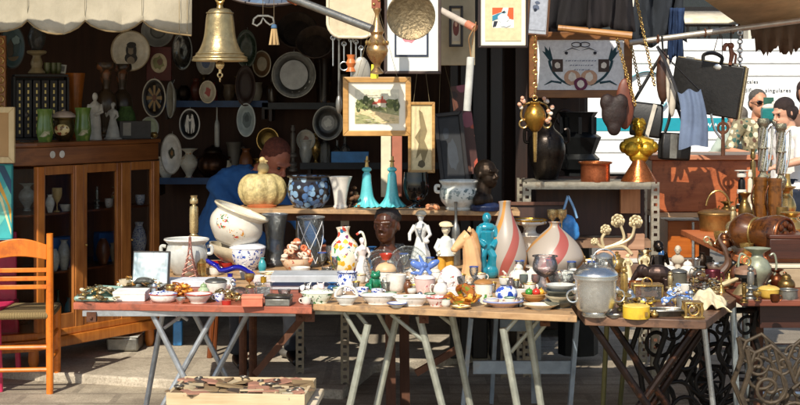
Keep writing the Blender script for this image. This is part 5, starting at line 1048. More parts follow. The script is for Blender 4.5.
for px, lb in ((366.5, 'turquoise ruffled glass bell, left of the pair on the plank'), (392, 'turquoise ruffled glass bell, right of the pair on the plank')):
    c = onz(px, 208, ZP); c.y += .06; c.z = ZP; k = c.y/F
    TQ = M('62c3c9', .25, 0, .12, 14, 0, .4); t = thing('bell', lb, 'bell', c, 0, 'turquoise bells on the plank')
    prof = cat_rom([(.95, 0), (.72, .08), (.5, .22), (.4, .4), (.33, .6), (.3, .72), (.2, .78), (.34, .82), (.3, .87), (.12, .9), (.02, .91)], 3)
    b = MB(); seg = 48
    for i in range(seg):
        a = 2*math.pi*i/seg
        for r_, z in prof:
            q = 1+.1*math.sin(a*12)*max(0, 1-z*4); b.v.append(Vector((14*k*r_*q*math.cos(a), 14*k*r_*q*math.sin(a), 44*k*z+ .004*math.sin(a*12)*max(0, 1-z*5)+.004)))
    n = len(prof); b.f = [(i*n+j, ((i+1) % seg)*n+j, ((i+1) % seg)*n+j+1, i*n+j+1) for i in range(seg) for j in range(n-1)]; b.mi = [0]*len(b.f); b.build('skirt', TQ, t, smooth=80)
    b = MB(); b.tube([(0, 0, 40*k), (0, 0, 44*k), (.002, 0, 51*k)], [.012, .009, .006], 8); b.torus((0, 0, 46*k), .011, .004); b.build('handle', BRASS, t)
heap('pine_cones', 'brown dried pods between the pierced vase and left bell', 'dried pods', 349, 208, 359, 205, ZP, [M('4a3220', .7), M('6a4a30', .7), M('8a6a48', .7)], 34, .012, .022, .13, 'e', kind=None, seed=31)
vess('goblet', 'black lacquer goblet painted with flowers on the plank', 'goblet', 416, 208.5, ZP, 26, 36, [(.75,0),(.7,.04),(.3,.1),(.3,.16),(.75,.26),(1,.55),(.95,.85),(.92,1)], spots('100e0e', ['c2482e', '7fa0b4', 'd9d2c4', 'b5703a'], 30, .42, .12, .55), foot=BLACK)
heap('seashells', 'small peach coloured shells beside the black goblet on the plank', 'shells', 424, 211, 438, 208, ZP, [M('d9a57e', .4), M('c98a62', .4)], 10, .012, .02, .015, 'e', kind=None, seed=33)
def relief_band():
    return spots('d5d9d0', ['7d8a86', '8a958f', '5f6d6c'], 46, .5, .25, .05)
t = vess('planter', 'wide grey and white china planter with handles on the plank', 'planter', 460, 211, ZP, 41, 30, [(.66,0),(.7,.06),(.66,.1),(.9,.3),(.95,.55),(.88,.82),(1,.94),(1,1)], ceramic('d6d8d0'), handle='lr'); k = t.location.y/F
b = MB(); b.lathe([(19.3*k, 11*k), (19.9*k, 13*k), (20*k, 19*k), (19*k, 22*k), (18.5*k, 19*k), (18.5*k, 12*k), (19.3*k, 11*k)], (0, 0, 0), 32); b.build('painted_band', relief_band(), t)
fig('bust', 'dark bronze childs head bust on a blue base at the plank end', 'bust', 486, 211, ZP, 50, [('head', BRONZE, headshapes((.02, 0, .72), .5)+[('t', [(-.05, .05, .2), (0, .02, .55)], [.16, .15]), ('e', (-.05, .03, .2), (.26, .18, .2))]), ('base', M('1e2a4a', .3), [('l', [(0, 0), (.3, 0), (.32, .1), (.2, .16), (0, .16)])])], R(50), .006)

# --- rack goods
vess('bronze_vase', 'large dark bronze baluster vase on the steel rack', 'vase', 548, 180, ZS, 38, 62, [(.55,0),(.6,.03),(.9,.3),(1,.5),(.85,.7),(.45,.82),(.42,.9),(.6,1)], metal('2e2824', .3, '191513', .4), handle='lr')
t = thing('iron_column', 'black cast iron column with stepped capital behind the rack', 'column', Vector((at(578, 0, 8.95).x, 8.95, .05))); k = 8.95/F
b = MB(); zt = at(0, 112, 8.95).z-.05
b.lathe([(0, 0), (.12, 0), (.12, .3), (.085, .34), (.08, zt-.36), (.11, zt-.34), (.13, zt-.28), (.1, zt-.25), (.12, zt-.2), (.14, zt-.15), (.09, zt-.12), (.1, zt-.03), (.12, zt), (0, zt)], (0, 0, 0), 8); b.build('shaft', M('17191a', .4, .3, .4), t)
for a in range(8): b = MB(); b.box((.1*math.cos(a*.785), .1*math.sin(a*.785), zt-.08), (.02, .02, .1), Euler((0, 0, a*.785))); b.build('leaf', M('17191a', .4, .3, .4), t)
vess('copper_pot', 'small copper pot with flat rim on the steel rack', 'pot', 597, 182, ZS, 33, 19, [(.86,0),(.9,.05),(.9,.88),(1,.93),(1,1)], metal('a85f3c', .3, '5a2c18'), rim=COPPER)
c = onz(640, 181.5, ZS); c.y += .04; c.z = ZS; k = c.y/F
t = thing('bust', 'gilded male torso bust on a copper cone stand', 'bust', c, R(-5)); GB = metal('c49a2e', .3, '4a3410', .4)
b = MB(); b.lathe([(0, 0), (18*k, 0), (17*k, 2*k), (7*k, 18*k), (6*k, 22*k), (0, 22*k)], (0, 0, 0), 28); b.build('stand', COPPER, t)
b = MB(); g = lambda *p: tuple(q*k for q in p)
b.ell(g(-7, -2, 32), g(8.5, 7, 8)); b.ell(g(7, -2, 32), g(8.5, 7, 8)); b.ell(g(0, 0, 25), g(10, 7, 8)); b.tube([g(-14, 0, 37), g(0, 1, 40), g(14, 0, 37)], [5*k, 6.5*k, 5*k]); b.ell(g(-15, 0, 34), g(4.5, 5, 6)); b.ell(g(15, 0, 34), g(4.5, 5, 6)); b.tube([g(0, 0, 38), g(0, 0, 46)], 4.5*k)
for s in headshapes((0, -1, 53), 14):
    s = (s[0], *s[1:])
    if s[0] == 'e': b.ell(g(*s[1]), g(*(s[2] if isinstance(s[2], tuple) else (s[2],)*3)))
    else: b.tube([g(*p) for p in s[1]], [q*k for q in (s[2] if isinstance(s[2], list) else [s[2]]*len(s[1]))])
b.build('torso', GB, t, remesh=.0032, sm=1)
b = MB(); b.ell(g(0, 1.5, 56), g(6.4, 7.2, 6.4)); random.seed(2)
for i in range(40):
    a, u = random.uniform(0, 6.28), random.uniform(.05, 1); b.ell(g(6.6*math.cos(a)*math.sqrt(1-u*u*.8), 1.5+7*math.sin(a)*math.sqrt(1-u*u*.8), 56+6.4*u), 1.4*k, None, 8, 6)
b.build('hair', GB, t, remesh=.005)
# blue bag and rose sconce
t = thing('plastic_bag', 'translucent blue plastic bag hanging at the corner of the rack', 'bag', at(569, 222, 8.05)); k = 8.05/F
b = MB(); b.ell((0, 0, -8*k), (10.5*k, 5*k, 12*k)); b.ell((-2*k, -.01, -1*k), (9*k, 4*k, 9*k)); b.ell((4*k, 0, -12*k), (7*k, 4*k, 7*k)); b.build('body', M('3f86c8', .25, 0, .5, 14), t, remesh=.006)
b = MB()
for m in (-1, 1): b.tube(curve([(m*8*k, 0, 4*k), (m*4*k, 0, 16*k), (-1*k, 0, 26*k)]), .007, 6)
b.build('handle', M('7fa9cf', .3), t)
t = thing('rose_sconce', 'cream painted metal wall sconce with curling stems and roses', 'sconce', onz(618, 252, .78)); t.location = at(618, 248, 7.86); k = 7.86/F; CM = M('cdbb92', .4, .2, .3)
b = MB()
for pts in ([(-14, 0, 0), (-2, 0, 4), (6, 0, 10), (2, 0, 24)], [(-14, 0, 0), (4, 0, 5), (14, 0, 12), (17, 0, 26)], [(-14, 0, 0), (-16, 0, 10), (-10, 0, 18)], [(14, 0, -6), (4, 0, 2), (-14, 0, 0), (-22, 0, 6)]): b.tube(curve([tuple(q*k for q in p) for p in pts]), .008, 7)
b.build('stems', CM, t)
for x, z, r_ in ((0, 27, 7), (18, 26, 7), (-12, 18, 5.5), (-23, 6, 4)):
    b = MB(); random.seed(int(x+40))
    for ring, (q, n_, s_, dy) in enumerate(((.75, 7, .42, .012), (.42, 5, .36, -.006), (.12, 3, .26, -.024))):
        for i in range(n_): a = i*6.2832/n_+ring*.5; b.ell((x*k+q*r_*k*math.cos(a), dy, z*k+q*r_*k*math.sin(a)), (r_*s_*k, .007, r_*s_*.75*k), Euler((R(35)*math.sin(a), -a+R(90), -R(35)*math.cos(a))), 10, 7)
    b.build('rose', CM, t)
b = MB(); b.box((0, .03, -.044), (.22, .05, .06)); b.box((.1, .04, .03), (.09, .04, .085)); b.build('mount', wood('8a6248', 'c49a7c', 'x'), t, bevel=.004)
o = MB().box((0, .1, 0), (.3, .2, .02)).build('tray', M('c9c8c0', .4), loc=at(624, 258, 7.8), bevel=.004); o.location.z = ZT+.012; tag(o, 'pale metal tray lying before the rose sconce', 'tray')
# ------------------------------------------------------------------ small wares filling the tables
BLUEG = M('2f5a8a', .15, 0, .3); GRNG = glass('6f9a6a', .12); AMBG = glass('c98a3a', .1)
SM = [
 ('jug', 'tiny white creamer between the white sugar bowl and the cobalt dish', 'jug', 226, 290, 11, 11, 'teapot', WHITE, dict(handle='R')),
 ('goblet', 'tiny brass goblet behind the square perfume bottle', 'goblet', 249, 288, 10, 14, 'goblet', BRASS, {}),
 ('salt_cellar', 'small clear glass salt cellar behind the dark tin box', 'salt cellar', 284, 298, 13, 8, 'bowl', GLASSW, {}),
 ('tumbler', 'clear glass tumbler left of the majolica jug', 'tumbler', 327, 283, 12, 15, 'tall', GLASSW, {}),
 ('wine_glass', 'stemmed wine glass between the cut vase and majolica jug', 'glass', 331, 272, 11, 26, 'goblet', GLASSW, {}),
 ('cup', 'blue and white cup left of the frog', 'cup', 362, 297, 13, 9, 'cup', BLUEW, dict(handle='L')),
 ('cup', 'blue and white cup in front of the frog', 'cup', 377, 297.5, 12, 8, 'cup', BLUEW, dict(handle='R')),
 ('vase', 'small brown bud vase right of the plain white mug', 'vase', 408, 294, 9, 14, 'vase', M('6a4026', .3), {}),
 ('egg_cup', 'white egg cup left of the pink rose cup', 'egg cup', 412, 299, 9, 10, 'goblet', WHITE, {}),
 ('glass_bowl', 'clear glass bowl behind the amber leaf dish', 'bowl', 468, 291, 22, 13, 'bowl', GLASSW, {}),
 ('scent_bottle', 'small clear scent bottle left of the floral mug', 'bottle', 471, 297, 9, 13, 'bottle', GLASSW, dict(open_=False)),
 ('cup', 'plain white cup right of the blue and white pot', 'cup', 521, 299, 13, 9, 'cup', WHITE, dict(handle='R')),
 ('liqueur_glass', 'green liqueur glass behind the fruit basket', 'glass', 524, 292, 9, 17, 'goblet', GRNG, {}),
 ('liqueur_glass', 'amber liqueur glass behind the fruit basket', 'glass', 536, 291, 9, 16, 'goblet', AMBG, {}),
 ('tumbler', 'short clear tumbler between the goblet and stacked dishes', 'tumbler', 557, 296, 11, 12, 'tall', GLASSW, {}),
 ('jug', 'white china milk jug left of the ice bucket', 'jug', 574, 286, 14, 17, 'teapot', WHITE, dict(handle='L')),
 ('hand_bell', 'small brass hand bell behind the ice bucket lid', 'bell', 585, 276, 12, 20, [(1,0),(.95,.05),(.6,.3),(.5,.5),(.2,.58),(.12,.65),(.2,.8),(.16,.95),(.05,1)], BRASS, dict(open_=False)),
 ('cup', 'small brass cup between the ice bucket and yellow tin', 'cup', 622, 300, 11, 10, 'cup', BRASSL, {}),
 ('mug', 'dented copper mug behind the yellow tin box', 'mug', 636, 296, 13, 14, 'mug', COPPER, dict(handle='L')),
 ('candlestick', 'short brass candlestick right of the elephant', 'candlestick', 671, 296, 10, 24, STICK, BRASSL, dict(open_=False)),
 ('cup', 'plain white cup in front of the ribbed glass jar', 'cup', 686, 294, 13, 9, 'cup', WHITE, dict(handle='R')),
 ('jug', 'small pewter jug left of the purple mug', 'jug', 700, 284, 13, 17, 'amph', PEWTER, dict(handle='L')),
 ('samovar', 'squat brass samovar urn behind the brass candlestick', 'samovar', 618, 277, 19, 25, [(.6,0),(.65,.05),(.3,.1),(.4,.15),(.9,.3),(1,.5),(.8,.7),(.4,.76),(.4,.85),(.15,.9),(.2,.97),(.05,1)], BRASS, dict(open_=False, handle='lr')),
 ('bowl', 'shallow brass bowl right of the purple mug', 'bowl', 729, 289, 17, 8, 'bowl', BRASSL, {}),
 ('jug', 'little brown stoneware jug beside the drinking horn', 'jug', 737, 282, 12, 16, 'teapot', M('5a3420', .35), dict(handle='R')),
 ('cup', 'small brass cup in front of the amphora', 'cup', 758, 301, 9, 9, 'goblet', BRASS, {}),
 ('bowl', 'rose pink china bowl left of the riser', 'bowl', 272, 290, 17, 9, 'bowl', PINKF, {}),
 ('vase', 'small turquoise bud vase behind the white oval platter', 'vase', 262, 276, 8, 18, 'vase', M('3f9aa0', .2), {}),
 ('vase', 'small cobalt vase between the bust and majolica jug', 'vase', 372, 269, 10, 22, 'amph', BLUEG, {}),
 ('cake_stand', 'low white cake stand behind the floral teapot', 'cake stand', 541, 279, 30, 12, [(.5,0),(.45,.1),(.15,.25),(.15,.6),(.9,.8),(1,1)], WHITE, {}),
 ('inkwell', 'little brass inkwell at the left of the amber beads', 'inkwell', 170, 294, 10, 9, 'urn', BRASS, {}),
 ('cup', 'cream coffee cup behind the open jewellery case tray', 'cup', 124, 289, 12, 9, 'cup', CREAM, dict(handle='R')),
 ('sauce_boat', 'white sauce boat behind the white basket dish', 'sauce boat', 350, 283, 20, 9, 'bowl', WHITE, dict(handle='R', sy=.5)),
 ('butter_pot', 'round lidded butter pot painted with flowers near the wooden board edge', 'pot', 455, 300, 15, 10, 'cup', PINKF, dict(lid=(.4, PINKF))),
 ('wine_glass', 'left tall wine glass of the pair right of the white milk jug', 'glass', 566, 274, 11, 24, 'goblet', GLASSW, dict(group='pair of tall wine glasses')),
 ('wine_glass', 'right tall wine glass of the pair right of the white milk jug', 'glass', 577, 274, 11, 24, 'goblet', GLASSW, dict(group='pair of tall wine glasses')),
 ('pillbox', 'tiny red enamel pillbox on the front of the orange table', 'pillbox', 226, 305, 9, 4, 'box', M('a8281f', .2), dict(open_=False)),
 ('spoon_rest', 'shallow oval pewter ashtray at the front of the dark table', 'ashtray', 615, 318, 16, 3, 'dish', PEWTER, dict(sy=.6)),
 ('saucer', 'blue rimmed white saucer at the front edge of the pale table', 'saucer', 397, 308, 20, 4, 'plate', WHITE, dict(rim=M('3a5aa0', .2))),
 ('saucer', 'gold rimmed cream saucer near the amber leaf dish', 'saucer', 461, 310, 20, 3, 'plate', CREAM, dict(rim=GOLD)),
]
for nm, lb, cat, px, py, w_, h_, pf, m, kw in SM: vess(nm, lb, cat, px, py, ZT, w_, h_, pf, m, **kw)
for nm, lb, cat, px, py, w_, h_, pf, m, kw in (
 ('coffee_pot', 'tall brass coffee pot behind the round brass jug', 'coffee pot', 788, 231, 20, 44, 'amph', BRASS, dict(handle='L')),
 ('bowl', 'small brass mortar at the left corner of the copper table', 'mortar', 722, 245, 14, 13, 'bowl', BRASS, {}),
 ('candlestick', 'single small brass candlestick in front of the copper pan', 'candlestick', 734, 240, 11, 34, STICK, BRASSL, dict(open_=False)),
 ('mug', 'copper tankard between the copper pan and the keg', 'mug', 741, 237, 14, 20, 'mug', COPPER, dict(handle='L')),
 ('bowl', 'hammered copper bowl at the far right behind the dark box', 'bowl', 798, 236, 26, 14, 'bowl', COPPER, {})):
    vess(nm, lb, cat, px, py, ZC, w_, h_, pf, m, **kw)
SM2 = [
 ('plate', 'white plate with gold rim lying behind the majolica jug', 'plate', 340, 268, 26, 5, 'plate', WHITE, dict(rim=GOLD)),
 ('glass_bowl', 'clear footed glass bowl right of the pale pink porcelain lady', 'bowl', 378, 268, 22, 14, [(.5,0),(.45,.1),(.15,.2),(.2,.35),(.8,.6),(1,1)], GLASSW, {}),
 ('wine_glass', 'clear wine glass between the large glass plate and bonneted lady', 'glass', 399, 268, 11, 24, 'goblet', GLASSW, {}),
 ('cup', 'white cup with gold rim beside the bonneted lady', 'cup', 435, 271, 14, 10, 'cup', WHITE, dict(handle='R', rim=GOLD)),
 ('sugar_bowl', 'white lidded sugar bowl behind the china dome', 'sugar bowl', 436, 284, 16, 11, 'ball', FLORAL, dict(lid=(.4, FLORAL), handle='lr')),
 ('plate', 'blue patterned plate lying between the horse head and the tureen', 'plate', 484, 289, 26, 4, 'plate', BLUEW, {}),
 ('decanter', 'square shouldered clear decanter left of the squat swirled vase', 'decanter', 524, 274, 11, 28, 'bottle', GLASSW, dict(open_=False)),
 ('glass_dome', 'clear glass dome at the back beside the cut glass bowl', 'dome', 586, 284, 19, 20, 'dome', GLASSW, dict(open_=False)),
 ('tumbler', 'clear tumbler at the front of the big glass plate', 'tumbler', 420, 288, 10, 13, 'tall', GLASSW, {}),
 ('tumbler', 'clear tumbler left of the plain white mug', 'tumbler', 385, 294, 10, 12, 'tall', GLASSW, {}),
 ('bowl', 'small white ribbed bowl right of the amber leaf dish', 'bowl', 492, 306, 14, 7, 'bowl', WHITE, {}),
 ('shot_glass', 'tiny glass at the front edge left of the cream plate', 'glass', 521, 307, 8, 9, 'tall', GLASSW, {}),
 ('glass_plate', 'flat clear glass plate lying behind the porcelain basket of flowers', 'plate', 322, 264, 26, 4, 'plate', GLASSW, {}),
 ('saucer', 'white saucer lying under the pagoda shaped flower basket front', 'saucer', 283, 284, 20, 3, 'plate', FLORAL, {}),
 ('tumbler', 'clear tumbler right of the glass pitcher foot', 'tumbler', 291, 268, 10, 14, 'tall', GLASSW, {}),
 ('cup', 'small pink lustre cup right of the cobalt dish', 'cup', 258, 285, 12, 9, 'cup', PINKF, dict(handle='R')),
 ('bowl', 'small silver bowl on the front of the orange table between white dishes', 'bowl', 180, 304, 10, 6, 'bowl', SILVER, {}),
 ('sugar_bowl', 'small silver lidded bowl left of the elephant trunk', 'bowl', 631, 303, 12, 10, 'ball', SILVER, dict(lid=(.4, SILVER))),
 ('beaker', 'slim silver beaker right of the small stone bust', 'beaker', 697, 275, 9, 16, 'tall', SILVER, {}),
 ('pot', 'small dark iron pot behind the brass hardware heap', 'pot', 706, 270, 16, 11, 'cup', IRON, dict(handle='lr', lid=(.3, IRON))),
 ('vase', 'thin blue glass bud vase behind the white lidded pots', 'vase', 662, 268, 8, 20, 'vase', BLUEG, {}),
 ('dish', 'small oval brass dish in front of the lace cloth', 'dish', 722, 305, 16, 4, 'dish', BRASSL, dict(sy=.6)),
]
for nm, lb, cat, px, py, w_, h_, pf, m, kw in SM2: vess(nm, lb, cat, px, py, ZT, w_, h_, pf, m, **kw)
for i, (px, py) in enumerate(((368, 302), (391, 301), (404, 304), (430, 302), (478, 302), (510, 306), (338, 296), (446, 307))):
    vess('tea_cup', 'little white cup with a thin green rim from the scattered tea set', 'cup', px, py, ZT, 11, 8, 'cup', WHITE, handle='RL'[i % 2], rim=M('3f7a4a', .2), group='green rimmed tea cups among the china')
for px, py in ((356, 292), (401, 289), (414, 295), (432, 289), (462, 285), (493, 293), (516, 290), (550, 303), (531, 285)):
    vess('shot_glass', 'tiny clear shot glass with gold rim among the china', 'glass', px, py, ZT, 8, 10, 'tall', GLASSW, rim=GOLD, group='gold rimmed shot glasses among the china')
for px, py in ((627, 313), (661, 299), (676, 307), (706, 296), (683, 284), (716, 299), (648, 318), (712, 281)):
    vess('thimble_cup', 'tiny brass thimble cup scattered over the dark brown table', 'cup', px, py, ZT, 8, 8, 'goblet', BRASSL, group='tiny brass thimble cups')
for nm, lb, cat, px, py, w_, h_, pf, m, kw in (
 ('oil_lamp', 'tall brass oil lamp at the far right behind the keg', 'oil lamp', 789, 229, 14, 55, [(1,0),(.95,.03),(.4,.06),(.3,.2),(.4,.26),(.95,.32),(1,.4),(.6,.46),(.5,.5),(.7,.52),(.72,.7),(.4,.86),(.35,1)], BRASS, dict(open_=False)),
 ('candlestick', 'tall dark brass candlestick between the amber cylinders and the bureau', 'candlestick', 754, 227, 11, 78, STICK, metal('8a744a', .3, '3a2c18'), dict(open_=False)),
 ('kettle', 'squat dark copper kettle beside the amber keg end', 'kettle', 726, 252, 18, 14, 'ball', metal('7a4a2c', .3, '32190c'), dict(handle='R', spout='L', lid=(.4, metal('7a4a2c', .3, '32190c')))),
 ('jug', 'small dark brass pitcher between the keg and the coffee pot', 'jug', 778, 250, 13, 20, 'amph', metal('94733c', .3, '3a2a12'), dict(handle='R')),
 ('mortar', 'brass mortar in front of the amber keg', 'mortar', 748, 256, 14, 12, 'cup', BRASS, {})):
    vess(nm, lb, cat, px, py, ZC, w_, h_, pf, m, **kw)
SM3 = [
 ('plate', 'white plate with a blue rim lying behind the flat white cardboard box', 'plate', 133, 287, 24, 4, 'plate', WHITE, dict(rim=M('3a5aa0', .2))),
 ('clock', 'squat gilt clock case right of the copper tower', 'clock', 201, 277, 12, 18, [(1,0),(1,.1),(.8,.15),(.8,.7),(.95,.75),(.5,.9),(.1,1)], BRASS, dict(open_=False)),
 ('bowl', 'flat pale blue bowl behind the amber beads', 'bowl', 178, 287, 22, 6, 'bowl', ceramic('b8c4cc'), {}),
 ('cup', 'grey patterned cup behind the heap of brass boxes', 'cup', 219, 302, 11, 8, 'cup', BLUEW, dict(handle='L')),
 ('jar', 'small amber glass jar right of the white butter dish', 'jar', 250, 299, 10, 11, 'mug', AMBG, dict(lid=(.3, BRASS))),
 ('vase', 'small white bud vase behind the salmon box', 'vase', 243, 279, 8, 15, 'vase', WHITE, {}),
 ('bowl', 'white fluted bowl on the riser behind the cow shaker', 'bowl', 300, 276, 20, 8, 'bowl', WHITE, {}),
 ('jug', 'tiny blue jug between the riser and the blue figured vase', 'jug', 332, 294, 10, 11, 'amph', BLUEG, dict(handle='R')),
 ('plate', 'floral plate lying behind the plain white mug', 'plate', 398, 282, 24, 4, 'plate', FLORAL, {}),
 ('cup', 'rose painted cup behind the white creamer', 'cup', 448, 291, 12, 9, 'cup', PINKF, dict(handle='L')),
 ('vase', 'small amber vase between the tureen and the floral teapot', 'vase', 511, 291, 8, 13, 'vase', AMBG, {}),
 ('jug', 'small copper lustre jug behind the stacked pewter dishes', 'jug', 553, 285, 13, 15, 'teapot', COPPER, dict(handle='R')),
 ('bowl', 'white bowl with gold rim between squat swirled vase and ice bucket', 'bowl', 590, 270, 20, 9, 'bowl', WHITE, dict(rim=GOLD)),
 ('teapot', 'small pewter teapot behind the samovar', 'teapot', 608, 272, 16, 13, 'teapot', PEWTER, dict(handle='R', spout='L', lid=(.4, PEWTER))),
 ('jug', 'dull brass jug left of the dark bronze monkey', 'jug', 647, 271, 12, 20, 'amph', BRASS, dict(handle='L')),
 ('plate', 'oval brass plate in front of the white lidded pots', 'plate', 676, 283, 22, 3, 'plate', BRASSL, {}),
 ('vase', 'small dark bronze vase right of the pale stone bust', 'vase', 703, 271, 10, 18, 'vase', BRONZE, {}),
 ('bowl', 'tarnished silver bowl at the back right of the dark table', 'bowl', 716, 272, 18, 8, 'bowl', SILVER, {}),
 ('candlestick', 'small pewter candlestick left of the crumpled lace cloth', 'candlestick', 705, 305, 9, 20, STICK, PEWTER, dict(open_=False)),
 ('mug', 'plain tin mug at the right of the long pewter tray', 'mug', 683, 309, 11, 11, 'mug', STEEL, dict(handle='R')),
 ('pot', 'tiny lidded brass pot in front of the yellow tin box', 'pot', 655, 318, 8, 6, 'ball', BRASS, dict(lid=(.4, BRASS))),
 ('cup', 'small white cup at the front left corner of the pale table', 'cup', 306, 305, 10, 7, 'cup', WHITE, dict(handle='L')),
]
for nm, lb, cat, px, py, w_, h_, pf, m, kw in SM3: vess(nm, lb, cat, px, py, ZT, w_, h_, pf, m, **kw)
BLUEFT = M('2f58a8', .15)
def setof(name, label, cat, group, pts, w_, h_, pf, m, zz=None, **kw):
    for px, py in pts: vess(name, label, cat, px, py, zz or ZT, w_, h_, pf, m, group=group, **kw)
setof('sherry_glass', 'small clear sherry glass with a blue rim at the back of the tables', 'glass', 'blue rimmed sherry glasses', [(322, 272), (336, 276), (354, 270), (404, 273), (414, 279), (430, 277), (520, 280), (551, 279), (572, 281), (592, 281), (390, 271), (474, 286)], 9, 19, 'goblet', GLASSW, rim=BLUEFT)
setof('salt_shaker', 'little silver shaker with a domed top scattered among the wares', 'shaker', 'domed silver shakers', [(154, 294), (233, 293), (328, 300), (420, 303), (500, 298), (548, 299), (611, 309), (644, 309), (691, 301), (713, 292), (657, 290)], 7, 11, [(.8,0),(1,.1),(.75,.6),(.9,.68),(.7,.9),(.2,1)], SILVER, open_=False)
setof('demitasse_cup', 'white demitasse cup with a gold rim and looped handle', 'cup', 'gold rimmed demitasse cups', [(144, 281), (214, 276), (268, 283), (360, 284), (392, 286), (447, 280), (480, 283), (505, 286), (530, 293), (580, 292), (663, 283), (700, 279)], 12, 9, 'cup', WHITE, rim=GOLD, handle='R')
setof('brass_bell', 'tiny brass table bell with a turned handle', 'bell', 'tiny brass table bells', [(638, 283), (666, 271), (694, 293), (722, 293), (730, 281), (615, 289), (653, 279)], 9, 15, [(1,0),(.9,.06),(.6,.35),(.45,.5),(.15,.56),(.2,.75),(.12,.95),(.05,1)], BRASS, open_=False)
DKB = metal('7d6236', .33, '33260f', .4); DKC = metal('6e3c22', .33, '2a150b', .4)
for nm, lb, cat, px, py, w_, h_, pf, m, kw in (
 ('ewer', 'tarnished dark brass ewer at the left of the amber cylinders', 'ewer', 746, 233, 13, 40, 'amph', DKB, dict(handle='L', spout='R')),
 ('pot', 'dark copper lidded pot at the far right of the copper table', 'pot', 797, 252, 20, 16, 'ball', DKC, dict(lid=(.4, DKC), handle='lr')),
 ('jug', 'dark copper jug behind the wooden keg', 'jug', 768, 240, 17, 30, 'amph', DKC, dict(handle='L')),
 ('lamp_base', 'dark brass lamp base between the keg and the right edge', 'lamp', 783, 243, 14, 36, 'goblet', DKB, dict(open_=False)),
 ('mug', 'dented brass tankard left of the wooden keg', 'mug', 733, 246, 12, 15, 'mug', DKB, dict(handle='L')),
 ('bowl', 'small dark copper bowl at the front left corner of the copper table', 'bowl', 745, 250, 15, 7, 'bowl', DKC, {}),
 ('goblet', 'tarnished brass goblet right of the black and white candlestick', 'goblet', 757, 238, 10, 26, 'goblet', DKB, {}),
 ('urn', 'small dark brass urn behind the copper pan', 'urn', 728, 226, 14, 24, 'amph', DKB, dict(handle='lr')),
 ('kettle', 'dark copper kettle behind the coffee pot', 'kettle', 773, 229, 20, 30, 'ball', DKC, dict(handle='R', spout='L', lid=(.35, DKC)))):
    vess(nm, lb, cat, px, py, ZC, w_, h_, pf, m, **kw)
for nm, lb, cat, px, py, w_, h_, pf, m, kw in (
 ('jug', 'dark copper measuring jug behind the lidded yellow casserole', 'jug', 778, 292, 15, 22, 'amph', DKC, dict(handle='R')),
 ('pot', 'dull brass pot right of the grey green amphora', 'pot', 788, 293, 18, 14, 'ball', DKB, dict(lid=(.4, DKB))),
 ('candlestick', 'short tarnished candlestick at the left front of the dark red table', 'candlestick', 745, 303, 9, 20, STICK, DKB, dict(open_=False)),
 ('cup', 'small copper cup at the front of the dark red table', 'cup', 776, 303, 10, 8, 'cup', DKC, dict(handle='R'))):
    vess(nm, lb, cat, px, py, ZT, w_, h_, pf, m, **kw)
# ------------------------------------------------------------------ pictures
def flat(name, parent, W, H, polys, mats, y=0, step=.0006):
    """a print: thin layers of colour on a sheet; polys = [(mat index, [(x,z)...])] in units of half width/height"""
    b = MB(); b.card([(-W/2, -H/2), (W/2, -H/2), (W/2, H/2), (-W/2, H/2)], y, .002, 0)
    for i, (m, p) in enumerate(polys): b.card([(x*W/2, z*H/2) for x, z in p], y-(i+1)*step*min(1, 24/len(polys)), step*.8*min(1, 24/len(polys)), m)
    return b.build(name, mats, parent, smooth=0)
def frame(name, label, px0, py0, px1, py1, d, fmat, fw, matc, inner, polys, mats, tilt=0, rz=0, string=True, ry=0, cat='picture', depth=.025):
    c = at((px0+px1)/2, (py0+py1)/2, d); k = d/F; W, H = (px1-px0)*k, (py1-py0)*k; f = fw*k
    t = thing(name, label, cat, c, (R(tilt), R(ry), R(rz)))
    b = MB()
    for p in ([(-W/2, -H/2), (W/2, -H/2), (W/2-f, -H/2+f), (-W/2+f, -H/2+f)], [(W/2, -H/2), (W/2, H/2), (W/2-f, H/2-f), (W/2-f, -H/2+f)], [(W/2, H/2), (-W/2, H/2), (-W/2+f, H/2-f), (W/2-f, H/2-f)], [(-W/2, H/2), (-W/2, -H/2), (-W/2+f, -H/2+f), (-W/2+f, H/2-f)]):
        b.card(p, -depth/2, depth)
    b.build('frame', fmat, t, smooth=0, bevel=.003)
    w_, h_ = W-2*f, H-2*f
    b = MB(); b.card([(-w_/2, -h_/2), (w_/2, -h_/2), (w_/2, h_/2), (-w_/2, h_/2)], -.002, .008); b.build('mat_board', M(matc, .75, 0, .08, 8), t, smooth=0)
    if polys is not None: 
        o = flat('print', t, inner[2]*k, inner[3]*k, polys, mats, -.005); o.location = ((inner[0])*k, 0, -inner[1]*k)
    if string:
        b = MB(); b.tube([(-W*.3, 0, H/2-.005), (0, 0, H/2+.35), (W*.3, 0, H/2-.005)], .0012, 5); b.build('hanging_cord', fabric('8a7a5a'), t)
    return t
def blob(cx, cz, rx, rz, n=14, j=.18, seed=1):
    random.seed(seed); return [(cx+rx*(1+random.uniform(-j, j))*math.cos(6.283*i/n), cz+rz*(1+random.uniform(-j, j))*math.sin(6.283*i/n)) for i in range(n)]
GILT = metal('b98a48', .4, '7a5224', .3)
GILT = wood('8f642c', 'cf9f5c', 'x', .35, 1.5)
sky_c, hill, path, tree, treed, roof_, hw = [M(h, .7, 0, .25, 60) for h in ('d3cfb8', '9a9a6a', 'd9c494', '6a7340', '4a5430', 'b5523a', 'd8cdb2')]
hp = [(1, [(-1, -.1), (-.5, .1), (0, .05), (.5, .15), (1, 0), (1, -.6), (-1, -.6)]), (2, [(-1, -.05), (-.6, -.15), (1, -.55), (1, -1), (.2, -1), (-.4, -.55), (-1, -.35)]),
      (1, [(-1, -.4), (-.3, -.6), (.2, -1), (-1, -1)])]
